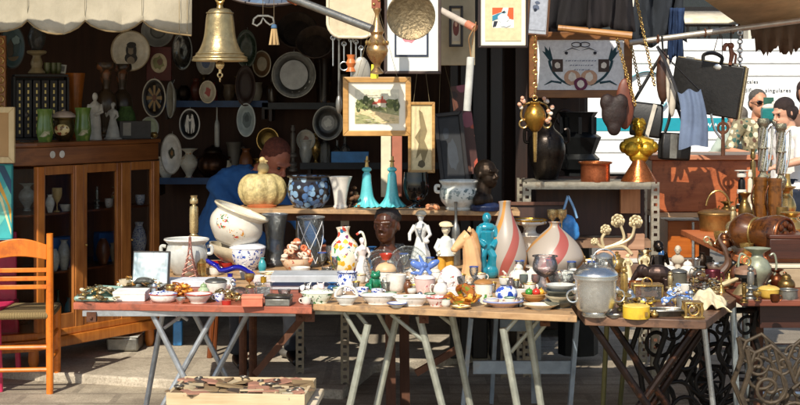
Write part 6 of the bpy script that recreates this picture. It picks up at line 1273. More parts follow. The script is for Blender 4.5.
hp += [(3, blob(-.72, .1, .22, .3, seed=2)), (4, blob(-.5, .25, .13, .45, seed=3)), (3, blob(-.25, .15, .2, .28, seed=4)), (3, blob(.6, .15, .3, .28, seed=5)), (4, blob(.88, .05, .15, .35, seed=6)),
       (6, [(.02, -.1), (.02, .2), (.42, .2), (.42, -.1)]), (5, [(-.02, .2), (.08, .42), (.36, .42), (.46, .2)]), (5, [(.2, .4), (.22, .65), (.27, .65), (.28, .4)]), (6, [(-.2, -.1), (-.2, .12), (0, .12), (0, -.1)]), (5, [(-.24, .12), (-.16, .28), (-.02, .28), (.02, .12)]), (4, blob(-.85, -.2, .1, .14, seed=8)), (3, blob(.15, -.12, .3, .08, seed=9))]
random.seed(41)
for i in range(70):
    x, z = random.uniform(-1, 1), random.uniform(-.15, .45)*(1 if random.random() < .6 else .6)
    if abs(x-.2) < .26 and z > 0: continue
    hp.append((random.choice((1, 3, 3, 4)), blob(max(-.93, min(.93, x)), z, random.uniform(.02, .06), random.uniform(.03, .09), 8, .3, i)))
for i in range(34):
    x, z = random.uniform(-.9, .9), random.uniform(-.93, -.25); hp.append((random.choice((1, 2, 2, 3, 6)), blob(x, z, random.uniform(.05, .14), random.uniform(.008, .025), 8, .3, i+90)))
for i in range(8): hp.append((6, blob(random.uniform(-.8, .8), random.uniform(.6, .9), .16, .03, 9, .3, i+200)))
frame('framed_picture', 'gilt framed landscape print with red roofed cottage hanging in the middle', 343, 77, 411, 136, 7.0, GILT, 5.5, 'e9e2cc', (0, 0, 44, 34), hp, [sky_c, hill, path, tree, treed, roof_, hw])
pk = [M(h, .7, 0, .15, 50) for h in ('dfe4e8', '2a3448', 'd98a94', 'c25a6a', 'aab8c2')]
frame('framed_picture', 'dark framed print with blue bordered pink flower behind the hanging pan', 384, -30, 441, 74, 7.12, M('4a3a34', .45), 3, 'dfe3de', (-1, 8, 34, 54), [(1, [(-1, -1), (1, -1), (1, 1), (-1, 1)]), (0, [(-.88, -.92), (.88, -.92), (.88, .92), (-.88, .92)]), (2, blob(-.1, -.2, .45, .3, seed=3)), (3, blob(-.2, -.15, .2, .15, seed=4)), (4, [(-.8, .1), (.8, .1), (.8, .3), (-.8, .3)])], pk)
ab = [M(h, .7, 0, .15, 50) for h in ('e6e2d6', 'c9582a', '2a7a94', 'c9d4d8', '1c2230', '7a4a3a', 'd8c39a')]
fr = frame('framed_picture', 'dark edged frame with small abstract orange and blue print on cream mat', 478, -42, 528, 48, 6.9, M('2a1c18', .4), 2.6, 'efe7cc', (0, 8, 36, 60), [(0, [(-.999, -.999), (.999, -.999), (.999, .999), (-.999, .999)]), (6, [(-1, -1), (1, -1), (1, 1), (-1, 1)]), *[(m_, [(x, -.57+(z+.55)*.5) for x, z in p_]) for m_, p_ in [(0, [(-.6, -.55), (.6, -.55), (.6, .8), (-.6, .8)]), (1, [(-.6, .3), (-.1, .5), (0, .8), (-.6, .8)]), (1, [(.2, .1), (.58, .0), (.58, .8), (.3, .8)]), (2, [(-.6, -.1), (-.2, .1), (.2, .55), (-.3, .4), (-.6, .25)]), (4, [(-.58, -.5), (-.4, -.45), (-.3, -.1), (-.5, -.1)]), (3, blob(0, .1, .3, .3, seed=6)), (3, blob(.1, -.3, .35, .18, seed=8)), (4, [(-.1, .5), (.1, .62), (.05, .42)])]]], ab)
# shell picture
sp = [M(h, .7, 0, .15, 50) for h in ('e8ebee', '17404a', '4a3a34', 'c9a084', '6a2a4a', 'e4dcd0', '2a2a34', '8a8fa0')]
def arc_band(cx, cz, rx, rz, a0, a1, w_, n=14):
    return [(cx+rx*math.cos(R(a0+(a1-a0)*i/n)), cz+rz*math.sin(R(a0+(a1-a0)*i/n))) for i in range(n+1)]+[(cx+(rx-w_)*math.cos(R(a1-(a1-a0)*i/n)), cz+(rz-w_*1.3)*math.sin(R(a1-(a1-a0)*i/n))) for i in range(n+1)]
shp = []
for m in (-1, 1):
    fl = lambda P: [(m*x, z) for x, z in P]
    shp += [(1, fl(arc_band(0, .25, .78, 1.05, -5, -72, .06))), (1, fl([(.72, .1), (.92, .5), (.84, .45), (.86, .68), (.76, .5), (.74, .66), (.66, .2)])), (1, fl([(.45, -.6), (.7, -.55), (.88, -.72), (.84, -.72), (.68, -.62), (.46, -.68)])), (2, fl([(.42, -.25), (.68, -.25), (.68, .2), (.42, .2)])), (5, fl(blob(.55, -.02, .07, .12, seed=7))), (3, fl(blob(.2, -.45, .2, .27, 18, .04, seed=3))), (5, fl(blob(.2, -.42, .1, .16, seed=4))), (6, fl(blob(.34, .42, .04, .06, seed=5))), (6, fl(arc_band(.1, .72, .13, .1, 0, 350, .025))), (6, fl([(.0, .5), (.2, .62), (.45, .45), (.2, .58)]))]
shp += [(4, blob(0, -.68, .16, .24, 18, .05, seed=2)), (5, blob(0, -.68, .085, .14, 16, .04, seed=2))]
random.seed(8)
for r_ in range(3):
    x = -.36+.1*r_
    while x < .36-.1*r_:
        w_ = random.uniform(.02, .07); shp.append((7, [(x, .12-.16*r_), (x+w_, .13-.16*r_), (x+w_, .17-.16*r_), (x, .155-.16*r_)])); x += w_+.025
frame('framed_picture', 'white picture of shells and green fronds in a brown wooden frame', 529, 32, 632, 98, 8.75, wood('5a3418', '94602e', 'x', .45), 8, 'f4f5f5', (0, 0, 84, 56), shp, sp, string=False)
gr = [M(h, .7, 0, .2, 50) for h in ('a9aeb8', '5a6478', '1c2434', 'd3d6da')]
frame('framed_picture', 'pale grey drawing leaning in shade behind the cream matted print', 527, -25, 550, 36, 7.6, M('5a3a22', .5), 2, 'aeb4bc', (0, 0, 17, 50), [(1, blob(-.3, -.1, .4, .12, seed=3)), (2, blob(-.4, -.2, .2, .07, seed=5)), (1, blob(-.2, .1, .3, .06, seed=6))], gr, rz=12, ry=4)
frame('framed_picture', 'small framed oval portrait on cream wall board between hanging prints', 449, 6, 463, 47, 7.9, M('1c1614', .4), 2.5, 'c9b896', (0, 0, 8, 30), [(0, [(-.99, -.99), (.99, -.99), (.99, .99), (-.99, .99)]), (1, blob(0, -.1, .8, .55, 18, .04)), (2, blob(0, .15, .35, .18, 14, .05))], [M('b5aa94', .7), M('6a3226', .6), M('c99a7a', .6)], string=False)
o = MB().box((0, .02, 0), (40*8/F, .03, 130*8/F)).build('wall_board', M('a89a7c', .7, 0, .2, 8), loc=at(455, 0, 7.95), bevel=.003); tag(o, 'beige board hanging behind the small oval portrait', 'board')
# leaning frames behind the plank
cl = [M(h, .7, 0, .2, 40) for h in ('d9c79a', '8a7a54', '5a5038')]
frame('framed_picture', 'narrow gilt frame with cream panel and dark leaf stain behind the plank', 408, 102, 435, 173, 8.0, GILT, 3, 'd9c898', (0, 0, 19, 62), [(1, [(-.3, .9), (.1, .8), (.6, .2), (.3, -.1), (.7, -.4), (.2, -.9), (-.1, -.5), (-.6, -.7), (-.3, -.2), (-.7, .0), (-.1, .3)]), (2, blob(.0, -.85, .4, .12, seed=4))], cl, tilt=-4)
frame('framed_picture', 'dark tarnished frame leaning right of the narrow gilt frame', 437, 112, 466, 186, 8.25, M('241f1e', .4, .2, .4), 4, '1f2226', (0, 0, 20, 62), [(1, blob(.1, -.2, .5, .5, seed=3)), (1, blob(-.4, .5, .3, .2, seed=5))], [M('181b20', .5), M('2b323b', .5)], tilt=-5, ry=-6)
o = MB(); o.card([(-.05, -.25), (.05, -.25), (.06, .25), (-.04, .25)], 0, .015); o = o.build('poster', spots('4a2a26', ['b5503a', 'd98a6a', '8a4a5a', '2a1a1a'], 14, .55, .5, .1), loc=at(464, 130, 8.35), rot=(0, R(-8), 0)); tag(o, 'narrow reddish painted panel standing behind the dark tarnished frame', 'panel')
for px, h1, lb in ((386, 'd8cfb0', 'pale yellow tall panel leaning behind the turquoise bells, left of two'), (397, 'a8654e', 'brick red tall panel leaning behind the turquoise bells, right of two')):
    o = MB().box((0, 0, 0), (.055, .02, .34)).build('panel', M(h1, .6, 0, .2, 12), loc=at(px, 166, 8.2), rot=(R(-4), 0, 0), bevel=.002); tag(o, lb, 'panel')
o = MB().box((0, 0, 0), (.07, .04, .24)).build('book', M('3d7fb8', .5), loc=at(350, 157, 9.6), bevel=.002); o.rotation_euler = (0, R(90), 0); tag(o, 'bright blue book lying on the rear shelf behind the pierced vase', 'book')
# left edge frames
frame('framed_picture', 'plain pale wooden frame with buff panel at the left edge', -20, 107, 15, 163, 8.1, wood('b59a68', 'dcc392', 'z', .5), 6, 'b08a5a', (0, 0, 20, 40), None, None, string=False)
tq = [M(h, .5, 0, .2, 10) for h in ('3aa8a8', 'd9a23a', '1c4a6a', '6ac2b0', 'd8d3a0')]
frame('painting', 'turquoise abstract painting with yellow swirls behind the orange chair', -60, 164, 13, 240, 8.3, M('2a8a90', .5), 1, '3aa8a8', (0, 0, 70, 73), [(3, [(.4, -1), (1, -.2), (1, .6), (.5, .0), (0, -1)]), (1, [(.3, 1), (.9, -.1), (1, -.6), (1, -.2), (.5, 1)]), (2, [(.6, 1), (1, .2), (1, .6), (.8, 1)]), (4, [(.1, 1), (.7, .0), (1, -.9), (1, -.75), (.75, .1), (.2, 1)])], tq, string=False)
t = thing('plastic_chair', 'bright pink plastic chair seen at the left edge behind the orange chair', 'chair', (at(-26, 0, 8.25).x, 8.25, 0))
PINK = M('c92f5a', .35); b = MB(); b.slab([(-.2, -.2), (.2, -.2), (.2, .2), (-.2, .2)], .42, .45); b.build('seat', PINK, t, bevel=.01)
b = MB(); b.card([(-.19, .25), (.19, .25), (.19, .83), (-.19, .83)], .17, .02); b.build('backrest', PINK, t, bevel=.008)
b = MB(); b.card([(-.2, .12), (.2, .12), (.2, .42), (-.2, .42)], -.2, .02); b.build('apron', PINK, t, bevel=.006)
for x in (-.18, .18):
    for y in (-.18, .18): b = MB(); b.tube([(x*1.1, y*1.1, 0), (x, y, .42)], .016, 8); b.build('leg', PINK, t)

# ------------------------------------------------------------------ hanging goods
c = at(220, 1, 6.75); k = 6.1/F
t = thing('bell', 'large golden brass bell hanging beside the awning edge', 'bell', c)
BZ = metal('a8946a', .33, '6a5838', .25, .15)
pr = [(33, -66), (35, -67), (35.5, -65), (31, -60), (25, -52), (20.5, -40), (18.5, -26), (17, -16), (14, -10.5), (9, -8.5), (0, -8)]
pr = [(x*.72 if False else x*.86, z) for x, z in cat_rom(pr, 3)]
b = MB(); b.lathe([(0, -20*k), (14*k, -24*k), (17*k, -50*k), (27*k, -65*k)]+[(r_*k, z*k) for r_, z in pr], (0, 0, 0), 40); b.build('body', BZ, t)
for z, r_ in ((-62.5, 29.3), (-58.5, 25.8), (-13.5, 14.4)): b = MB(); b.torus((0, 0, z*k), r_*k, .9*k, None, 40); b.build('moulding', BZ, t)
b = MB(); b.lathe([(0, -8*k), (4*k, -8*k), (3*k, -5*k), (4*k, -3*k), (0, -2*k)], (0, 0, 0), 14); b.torus((0, 0, 2*k), 4*k, 1.5*k, Euler((R(90), 0, 0)), 18); b.torus((0, 0, 9*k), 4*k, 1.3*k, Euler((R(90), 0, R(90))), 18); b.build('hanger', BRASS, t)
b = MB(); b.tube([(0, 0, 12*k), (0, 0, .5)], .004, 6); b.build('cord', BLACKM, t)
b = MB(); b.tube([(0, 0, -40*k), (0, 0, -66*k)], 1.4*k, 8); b.ell((0, 0, -71*k), (5*k, 5*k, 5*k)); b.tube([(0, 0, -74*k), (0, 0, -80*k)], 1.6*k, 8)
for q in (0, 1): b.torus((0, 0, (-82-4.5*q)*k), 2.6*k, .8*k, Euler((R(90), 0, R(90*q))), 12)
b.build('clapper', BRASSL, t)
def hang(t, px_or_x, z0, r_=.0015, y=0, m=None):
    b = MB(); b.tube([(px_or_x, y, z0), (px_or_x, y, 2.5-t.location.z)], r_, 5); b.build('cord', m or fabric('6a5a42'), t)
k = 7.1/F; t = thing('tray', 'blue enamel tray with brown rim hanging high over the plank', 'tray', at(270, -9, 7.1), (R(62), 0, 0))
b = MB(); b.lathe([(0, 0), (40*k, 0), (47*k, 6*k), (48*k, 6*k), (41*k, -2*k), (0, -2*k)], (0, 0, 0), 40, None, 0, .42); b.build('pan', spots('17344f', ['24486a', '3a5a78', '10263a'], 18, .5, .3, .1), t)
b = MB(); b.tube([(48*k*math.cos(i*.157), 20*k*math.sin(i*.157), 6*k) for i in range(40)], .007, 6, 0, True); b.build('rim', M('3a2a22', .4), t)
b = MB(); b.tube([(0, 0, 0), (0, .4, .12)], .002, 5); b.build('cord', BLACKM, t)
k = 7.0/F; t = thing('iron_bracket', 'small scrolled iron bracket dangling under the blue tray', 'bracket', at(263, 22, 7.0))
b = MB(); b.tube([tuple(q*k for q in (x, 0, z)) for x, z in [(-9, 3), (-10, -2), (-6, -4), (-2, -1), (0, 4), (3, 0), (7, -3), (11, -1), (10, 4), (5, 6), (-5, 6), (-9, 3)]], 1.2*k, 6); b.build('scroll', PEWTER, t); hang(t, 0, 6*k)
t = thing('tassel', 'beige silk tassel hanging below the blue enamel tray', 'tassel', at(274, 30, 6.98))
b = MB(); b.lathe([(0, 6*k), (2.5*k, 5*k), (3*k, 2*k), (2*k, 1*k), (0, 1*k)], (0, 0, 0), 12); b.build('knot', fabric('4a6a8a'), t)
b = MB()
for i in range(14): b.tube([(2*k*math.cos(i), 2*k*math.sin(i), 1*k), (4.5*k*math.cos(i), 4*k*math.sin(i), -15*k)], .9*k, 5)
b.build('fringe', fabric('b5976a'), t); hang(t, 0, 6*k)
def pan(label, px, py, rpx, d, mat, deep=.35, tilt=78, handle=None, cat='pan', name='pan', rz=0):
    k = d/F; r_ = rpx*k; t = thing(name, label, cat, at(px, py, d), (R(tilt), 0, R(rz)))
    b = MB(); b.lathe([(0, -deep*r_), (r_*.72, -deep*r_), (r_*.95, -.02*r_), (r_, 0), (r_*.96, .02*r_), (r_*.7, -deep*r_*.88), (0, -deep*r_*.88)], (0, 0, 0), 36); b.build('bowl', mat, t)
    if handle: b = MB(); b.tube(curve([(0, r_*.95, 0), (handle*.3, r_*1.25, .0), (handle, r_*2.1, .02)]), [.012]*6+[.009]*5, 8); b.build('handle', IRON, t)
    b = MB(); b.torus((0, 0, 0), r_*.99, r_*.03, None, 36); b.build('rim', mat, t); return t
PANM = metal('8a7a5e', .4, '4a3c2c', .4, .5)
pan('round embossed brass pan with black handle hanging before the blue bordered print', 411, 16, 24, 6.75, PANM, .18, 98, None)
b = MB(); t = bpy.data.objects['pan']; k = 6.75/F
for q in (6, 12, 17.5): b.torus((0, 0, .18*24*k+.001), q*k, .5*k, None, 30)
for a in range(10): b.torus((12*k*math.cos(a*.628), 12*k*math.sin(a*.628), .18*24*k), 3.2*k, .4*k, None, 12)
o = b.build('embossing', PANM, t); o.location = (0, 0, -.36*24*k-.002); 
b = MB(); b.tube(curve([(-8*k, 22*k, 0), (-12*k, 26*k, .01), (-3*k, 34*k, .01), (4*k, 45*k, 0)]), .013, 8); b.build('handle', IRON, t)
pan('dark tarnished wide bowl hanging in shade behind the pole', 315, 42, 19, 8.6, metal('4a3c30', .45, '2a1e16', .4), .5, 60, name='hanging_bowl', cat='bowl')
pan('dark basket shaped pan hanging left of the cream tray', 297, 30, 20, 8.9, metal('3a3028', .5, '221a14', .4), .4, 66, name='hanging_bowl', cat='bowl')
k = 7.0/F; t = thing('tray', 'cream enamel tray with worn pattern and rounded bottom hanging by the brass lamp', 'tray', at(352, 8, 7.0))
def tp(w_, z0, r_): return [(-w_, 45), (-w_, z0+r_)]+[(-w_+r_-r_*math.cos(R(a)), z0+r_-r_*math.sin(R(a))) for a in range(10, 90, 16)]+[(w_-r_+r_*math.sin(R(a)), z0+r_-r_*math.cos(R(a))) for a in range(0, 90, 16)]+[(w_, z0+r_), (w_, 45)]
b = MB(); b.card([(x*k, z*k) for x, z in tp(25, -30, 15)], -.006, .012); b.build('panel', M('cfc0a0', .4, 0, .2, 14, .1, 0, '9a8a70'), t, bevel=.003)
b = MB(); b.tube([(x*k, -.008, z*k) for x, z in tp(24.5, -29.5, 15)], 1.6*k, 7); b.build('rim', M('ddd0b4', .4), t); 
b = MB(); random.seed(4)
for i in range(16): b.tube([tuple(q) for q in [((random.uniform(-14, 14))*k, -.0075, random.uniform(-20, 40)*k)]*1]+[((random.uniform(-14, 14))*k, -.0075, random.uniform(-20, 40)*k)], .0012, 4)
t.location.y += .02
t = thing('pole', 'grey metal awning pole slanting down to the brass lamp', 'pole', at(330, 12, 6.6)); b = MB(t); b.tube([at(275, -8, 6.75), at(372, 29, 6.5)], .018, 12); b.build('tube', PEWTER, t)
b = MB(t); b.tube([at(290, -2, 6.73), at(297, 1, 6.71)], .022, 12); b.build('collar', COPPER, t)
t = thing('pole', 'pale metal pole end wrapped in cloth between the two framed prints', 'pole', at(455, 18, 7.05)); b = MB(t); b.tube([at(425, 2, 7.2), at(474, 28, 7.0)], .016, 12); b.build('tube', M('b9ada0', .5), t)
b = MB(t); b.tube([at(467, 24, 7.03), at(475, 28.5, 7.0)], .019, 12); b.build('tape', M('c2795c', .6), t)
t = thing('tube', 'white plastic tube hanging by a string below the cloth wrapped pole', 'tube', at(468, 84, 7.0)); b = MB(t); b.lathe([(0, 0), (.017, 0), (.018, .003), (.018, .25), (.013, .253), (.013, .02), (0, .02)], at(467, 111, 7.0), 16, Euler((0, R(4), 0))); b.build('body', M('c9c9c2', .35), t)
b = MB(t); b.tube(curve([at(475, 27, 6.98), at(469, 38, 6.98), at(470, 48, 7), at(471, 58, 7.0)]), .003, 5); b.tube(curve([at(476, 22, 6.98), at(474, 34, 6.97), at(472, 45, 7)]), .0025, 5); b.build('string', fabric('a07a50'), t)
k = 6.6/F; t = thing('brass_lamp', 'tiered ornamental brass lamp hanging above the cottage landscape', 'lamp', at(377, 40, 6.7))
pr = cat_rom([(0, 42), (2.5, 42), (3, 34), (5.5, 31), (3, 27), (3, 22), (6, 14), (9, 8), (7, 5), (10, 0), (13.5, -3), (12, -6), (14, -10), (13, -14), (9, -20), (5, -24), (4, -28), (7, -31), (8, -34), (0, -35)], 2)
b = MB(); b.lathe([(max(r_, 0)*k*.8, z*k) for r_, z in pr], (0, 0, 0), 28); b.build('body', metal('c09a68', .28, '6a4628'), t)
b = MB()
for a in range(8): b.ell((10.4*k*math.cos(a*.785), 10.4*k*math.sin(a*.785), -3*k), (1.8*k, 1.8*k, 2.6*k), None, 8, 6)
b.build('beads', BRASS, t); b = MB(); b.box((-1*k, 0, 52*k), (9*k, .03, 40*k)); b.build('leather_strap', M('8a4a30', .6), t); b = MB()
for z in (36, 44, 52): b.ell((-3*k, -.017, z*k), (1.5*k, .004, 1.5*k), None, 8, 6); b.ell((2*k, -.017, (z+4)*k), (1.5*k, .004, 1.5*k), None, 8, 6)
b.build('stud', BRASS, t)
o = MB(); o.card([(-.016, -.035), (.02, -.035), (.02, .03), (-.012, .03)], 0, .004); o = o.build('paper_tag', M('e0d838', .6), loc=at(374, 71, 6.85)); tag(o, 'bright yellow paper tag under the brass lamp', 'tag')
# ladles and small tools under the cream tray
k = 7.05/F
for i, (px, y0, y1, kind) in enumerate(((333, 38, 66, 's'), (339, 38, 110, 's'), (344, 44, 62, 's'), (351, 40, 78, 'c'), (356, 42, 70, 'c'), (361, 48, 80, 'f'))):
    lb = ['thin steel skewer hanging leftmost under the cream tray', 'long pewter candle snuffer hanging under the cream tray', 'short steel hook hanging under the cream tray', 'hook with orange wooden bobbin hanging beside the gilt landscape', 'twisted wire corkscrew hanging under the cream tray', 'pale leaf shaped strainer hanging under the cream tray'][i]
    t = thing(['skewer', 'candle_snuffer', 'hook', 'bobbin_hook', 'corkscrew', 'strainer'][i], lb, 'utensil', at(px, (y0+y1)/2, 7.05)); h_ = (y1-y0)*k
    b = MB(); b.tube([(0, 0, h_/2), (0, 0, -h_/2)], [.004, .003 if i != 1 else .007], 8); b.torus((0, 0, h_/2), .01, .003, Euler((R(90), 0, 0)), 12); b.build('shaft', STEEL if i != 1 else PEWTER, t)
    if i == 3: b = MB(); b.lathe([(0, -.06), (.025, -.06), (.016, -.04), (.025, -.02), (.016, 0), (.022, .02), (0, .02)], (0, 0, 0), 14); b.build('bobbin', M('c9713a', .4), t)
    if i == 5: b = MB(); b.ell((0, 0, -.04), (.045, .012, .075)); b.build('bowl', M('a39f94', .4, .4), t)
    if i == 1: b = MB(); b.ell((0, 0, -h_*.42), (.016, .016, .045)); b.build('cone', PEWTER, t)
    if i in (2, 4): b = MB(); b.torus((0, 0, -h_/2-.02), .02, .003, Euler((R(90), 0, 0)), 14); b.build('loop', STEEL, t)
    hang(t, 0, h_/2)
# hanging lamp with flowers
k = 8.0/F; t = thing('hanging_lamp', 'ornate hanging brass oil lamp with flower sprays on the dark side', 'lamp', at(535, 118, 8.0))
b = MB(); b.lathe([(r_*k, z*k) for r_, z in cat_rom([(0, -14), (4, -13), (9, -6), (11, 2), (8, 10), (5, 13), (6, 16), (0, 16)], 3)], (0, 0, 0), 24); b.build('font', metal('b0863a', .3, '4a3414'), t)
b = MB(); b.tube([(0, 0, -14*k), (0, 0, -44*k)], [2.4*k, 1.6*k], 8); b.build('stem', BRASS, t)
for x in (-9, 9): b = MB(); b.tube(curve([(x*.5*k, 0, -4*k), (x*1.5*k, 0, 0), (x*1.3*k, 0, 12*k), (x*.3*k, -.01, 16*k)]), .006); b.torus((x*1.3*k, 0, -6*k), 4*k, .005, Euler((R(90), 0, 0)), 14); b.build('arm', BRASS, t)
b = MB(); random.seed(3)
for (x, z) in ((-12, 18), (-15, 12), (14, 6), (16, 10), (15, -2), (10, 18), (12, -4)):
    for i in range(4): b.ell(((x+random.uniform(-2, 2))*k, -.02+random.uniform(-.01, .01), (z+random.uniform(-2, 2))*k), (2*k, 1.6*k, 2*k), None, 8, 6, random.randrange(2))
    if (x, z) in ((-15, 12), (12, -4)): b.build('flowers', [M('e0d6c8', .3), M('d9a488', .3)], t); b = MB()
for i in range(14): pass
b = MB()
for i in range(18): b.torus((0, 0, (20+i*6.4)*k), 2.3*k, .6*k, Euler((R(90), 0, R(90*(i % 2)))), 10)
b.build('chain', BRASS, t)
# rod with bags
t = thing('hanging_rod', 'long pale metal rod with hanging bags and briefcase at the right', 'rod', at(710, 32, 8.50)); b = MB(t); b.tube([at(630, 43, 8.60), at(850, 14, 8.30)], .017, 12); b.build('tube', M('b3aca0', .35, .5), t)
for px in (658, 705, 733, 739): b = MB(t); p = at(px, 43-(px-630)*.132, 8.48); b.torus(p, .022, .005, Euler((0, R(90), 0)), 14); b.build('ring', RUST, t)
k = 8.50/F; t = thing('briefcase', 'black leather briefcase hanging open side down from the rod', 'briefcase', at(708, 88, 8.45), (0, R(9), R(-26)))
b = MB(); b.box((0, 0, 0), (70*k, .085, 52*k)); b.build('shell', LEATHER, t, bevel=.008)
b = MB(); b.box((35.4*k, -.012, 0), (1.6*k, .012, 51*k)); b.box((35.4*k, .022, 0), (1.6*k, .012, 51*k)); b.box((0, 0, 26.4*k), (69*k, .012, 1.2*k)); b.build('metal_trim', metal('c9b48a', .3), t)
b = MB(); b.tube(curve([(-9*k, 0, 26*k), (-9*k, 0, 32*k), (0, 0, 35*k), (9*k, 0, 32*k), (9*k, 0, 26*k)]), .011, 8); b.build('handle', M('1f1d1c', .4), t)
b = MB(); b.ell((8*k, -.043, 22*k), (4*k, .003, 3*k), None, 12, 6); b.box((-22*k, 0, 27*k), (8*k, .03, 2*k)); b.box((22*k, 0, 27*k), (8*k, .03, 2*k)); b.build('latch', SILVER, t)
b = MB(); b.tube([(0, 0, 35*k), (2*k, 0, 52*k)], .0025, 5); b.build('cord', RUST, t)
t = thing('corkscrew', 'brown figural corkscrew hanging between briefcase and chain', 'corkscrew', at(730, 55, 8.35)); k = 8.40/F
b = MB(); b.tube(curve([tuple(q*k for q in p) for p in [(-6, 0, 4), (-5, 0, 9), (0, 0, 11), (3, 0, 8)]]), [.012]*8+[.006]*8, 8); b.tube([tuple(q*k for q in p) for p in [(0, 0, 10), (2, 0, 0), (0, 0, -10)]], [.011, .014, .01], 8); b.tube([tuple(q*k for q in p) for p in [(1, 0, 4), (6, 0, 0), (5, 0, -9)]], .007, 8); b.ell((1*k, 0, 9*k), .018); b.build('figure', M('7a4a34', .4, .2), t); b = MB(); b.tube([(1*k, 0, 10*k), (1*k, 0, 24*k)], .002, 5); b.build('cord', BLACKM, t)
t = thing('chain', 'short steel chain with clasp hanging from the rod beside the briefcase', 'chain', at(740, 55, 8.35)); b = MB()
for i in range(11): b.torus((0, 0, (22-i*4.4)*k), 2.2*k, .9*k, Euler((R(90), 0, R(90*(i % 2)))), 12)
b.build('links', STEEL, t)
def bagbody(b, w_, h_, d_, top=.8):
    b.add([(-w_*top, -d_, 0), (w_*top, -d_, 0), (w_*top, d_, 0), (-w_*top, d_, 0), (-w_, -d_*1.6, -h_*.5), (w_, -d_*1.6, -h_*.5), (w_, d_*1.6, -h_*.5), (-w_, d_*1.6, -h_*.5), (-w_*.97, -d_*1.4, -h_), (w_*.97, -d_*1.4, -h_), (w_*.97, d_*1.4, -h_), (-w_*.97, d_*1.4, -h_)],
          [(0, 1, 2, 3), (8, 11, 10, 9)]+[(i, (i+1) % 4, 4+(i+1) % 4, 4+i) for i in range(4)]+[(4+i, 4+(i+1) % 4, 8+(i+1) % 4, 8+i) for i in range(4)])
DEN = fabric('66758f', 260, .3)
def softbody(b, w_, h_, n=20, m=12):
    for side in (-1, 1):
        base = len(b.v)
        for i in range(n+1):
            for j in range(m+1):
                u, v_ = -1+2*i/n, j/m; ww = w_*(.82+.2*v_-.03*math.sin(v_*6))
                bul = .03*(1-u*u)**.5*(.45+.8*v_) if abs(u) < 1 else 0
                fold = .012*math.sin(u*8+v_*2.2)*(1-u*u)*(1-.4*v_)
                b.v.append(Vector((u*ww+.012*math.sin(v_*4), side*bul+fold, -h_*v_*(1-.03*math.cos(u*3))+.012*math.cos(u*5)*(1-v_))))
        f = [(base+i*(m+1)+j, base+(i+1)*(m+1)+j, base+(i+1)*(m+1)+j+1, base+i*(m+1)+j+1) for i in range(n) for j in range(m)]
        b.f += f; b.mi += [0]*len(f)
def bag(label, px, py, w_, h_, d, mat, strap, strapm, rz=0, ry=0, extra=None, name='handbag'):
    k = d/F; t = thing(name, label, 'handbag', at(px, py, d), (0, R(ry), R(rz)))
    b = MB()
    if mat is DEN: softbody(b, w_*k/2, h_*k); b.build('body', mat, t, smooth=80)
    else: bagbody(b, w_*k/2, h_*k, .042, .9); b.build('body', mat, t, bevel=.012)
    for pts in strap: b = MB(); b.tube(curve([tuple(q*k for q in p) for p in pts]), .009, 6, flat=.4); b.build('strap', strapm, t)
    if extra: extra(t, k)
    return t
def ex1(t, k): b = MB(); b.box((4*k, -.07, -18*k), (4*k, .004, 35*k), Euler((0, R(8), 0))); b.build('stripe', M('c9c2b4', .4), t)
bag('black leather shoulder bag with a pale stripe hanging leftmost on the rod', 649, 103, 32, 34, 8.45, LEATHER, [[(-15, 0, 0), (-2, 0, 30), (9, 0, 55)], [(13, 0, 0), (12, 0, 30), (10, 0, 56)]], LEATHER, -10, 7, ex1)
bag('faded blue denim bag with dark strap hanging beside the briefcase', 689, 91, 29, 56, 8.25, DEN, [[(-12, 0, 0), (-20, 0, 30), (-27, 0, 48)], [(10, 0, 0), (-10, 0, 25), (-26, 0, 47)]], M('2a2a2e', .6), 0, -6)
bag('small black boxy handbag hanging lowest under the blue bag', 675, 133, 30, 27, 8.40, LEATHER, [[(-10, 0, 0), (-6, 0, 18), (-8, 0, 45)], [(10, 0, 0), (6, 0, 14), (-7, 0, 44)]], LEATHER, 0, 3, lambda t, k: MB().box((-3*k, -.07, -13*k), (7*k, .004, 24*k)).build('panel', PEWTER, t))
t = thing('leather_bag', 'slim brown and white leather pouch hanging between the black bags', 'handbag', at(663, 75, 8.35)); k = 8.35/F
b = MB(); b.ell((0, 0, -2*k), (7*k, .03, 26*k)); b.build('body', M('4a3024', .35, 0, .4), t); b = MB(); b.ell((4*k, -.03, -4*k), (2*k, .01, 24*k)); b.ell((9*k, -.0, -22*k), (4*k, .02, 20*k)); b.build('lining', M('c9c0b0', .5), t); b = MB(); b.tube([(0, 0, 22*k), (-1*k, 0, 39*k)], .006, 6); b.build('strap', LEATHER, t)
def chain(label, p, q, name='chain'):
    p, q = Vector(p), Vector(q); t = thing(name, label, 'chain', p, 0, 'gold chains at the right of the shell picture'); n = int((q-p).length/.02); b = MB(t)
    rt = (q-p).to_track_quat('Z', 'Y').to_matrix()
    for i in range(n):
        e = (rt @ Euler((R(90), 0, R(90*(i % 2)))).to_matrix()).to_euler(); b.torus(p+(q-p)*i/n, .009, .0035, e, 10)
    b.build('links', BRASS, t)
chain('long gold chain slanting from the jacket down to the black bag', at(634, -12, 8.50), at(655, 88, 8.40)); chain('gold chain hanging close to the shell picture frame', at(616, 36, 8.2), at(636, 108, 8.0)); chain('gold chain hanging between the long gold chain and the frame', at(628, 30, 8.70), at(641, 92, 8.60))
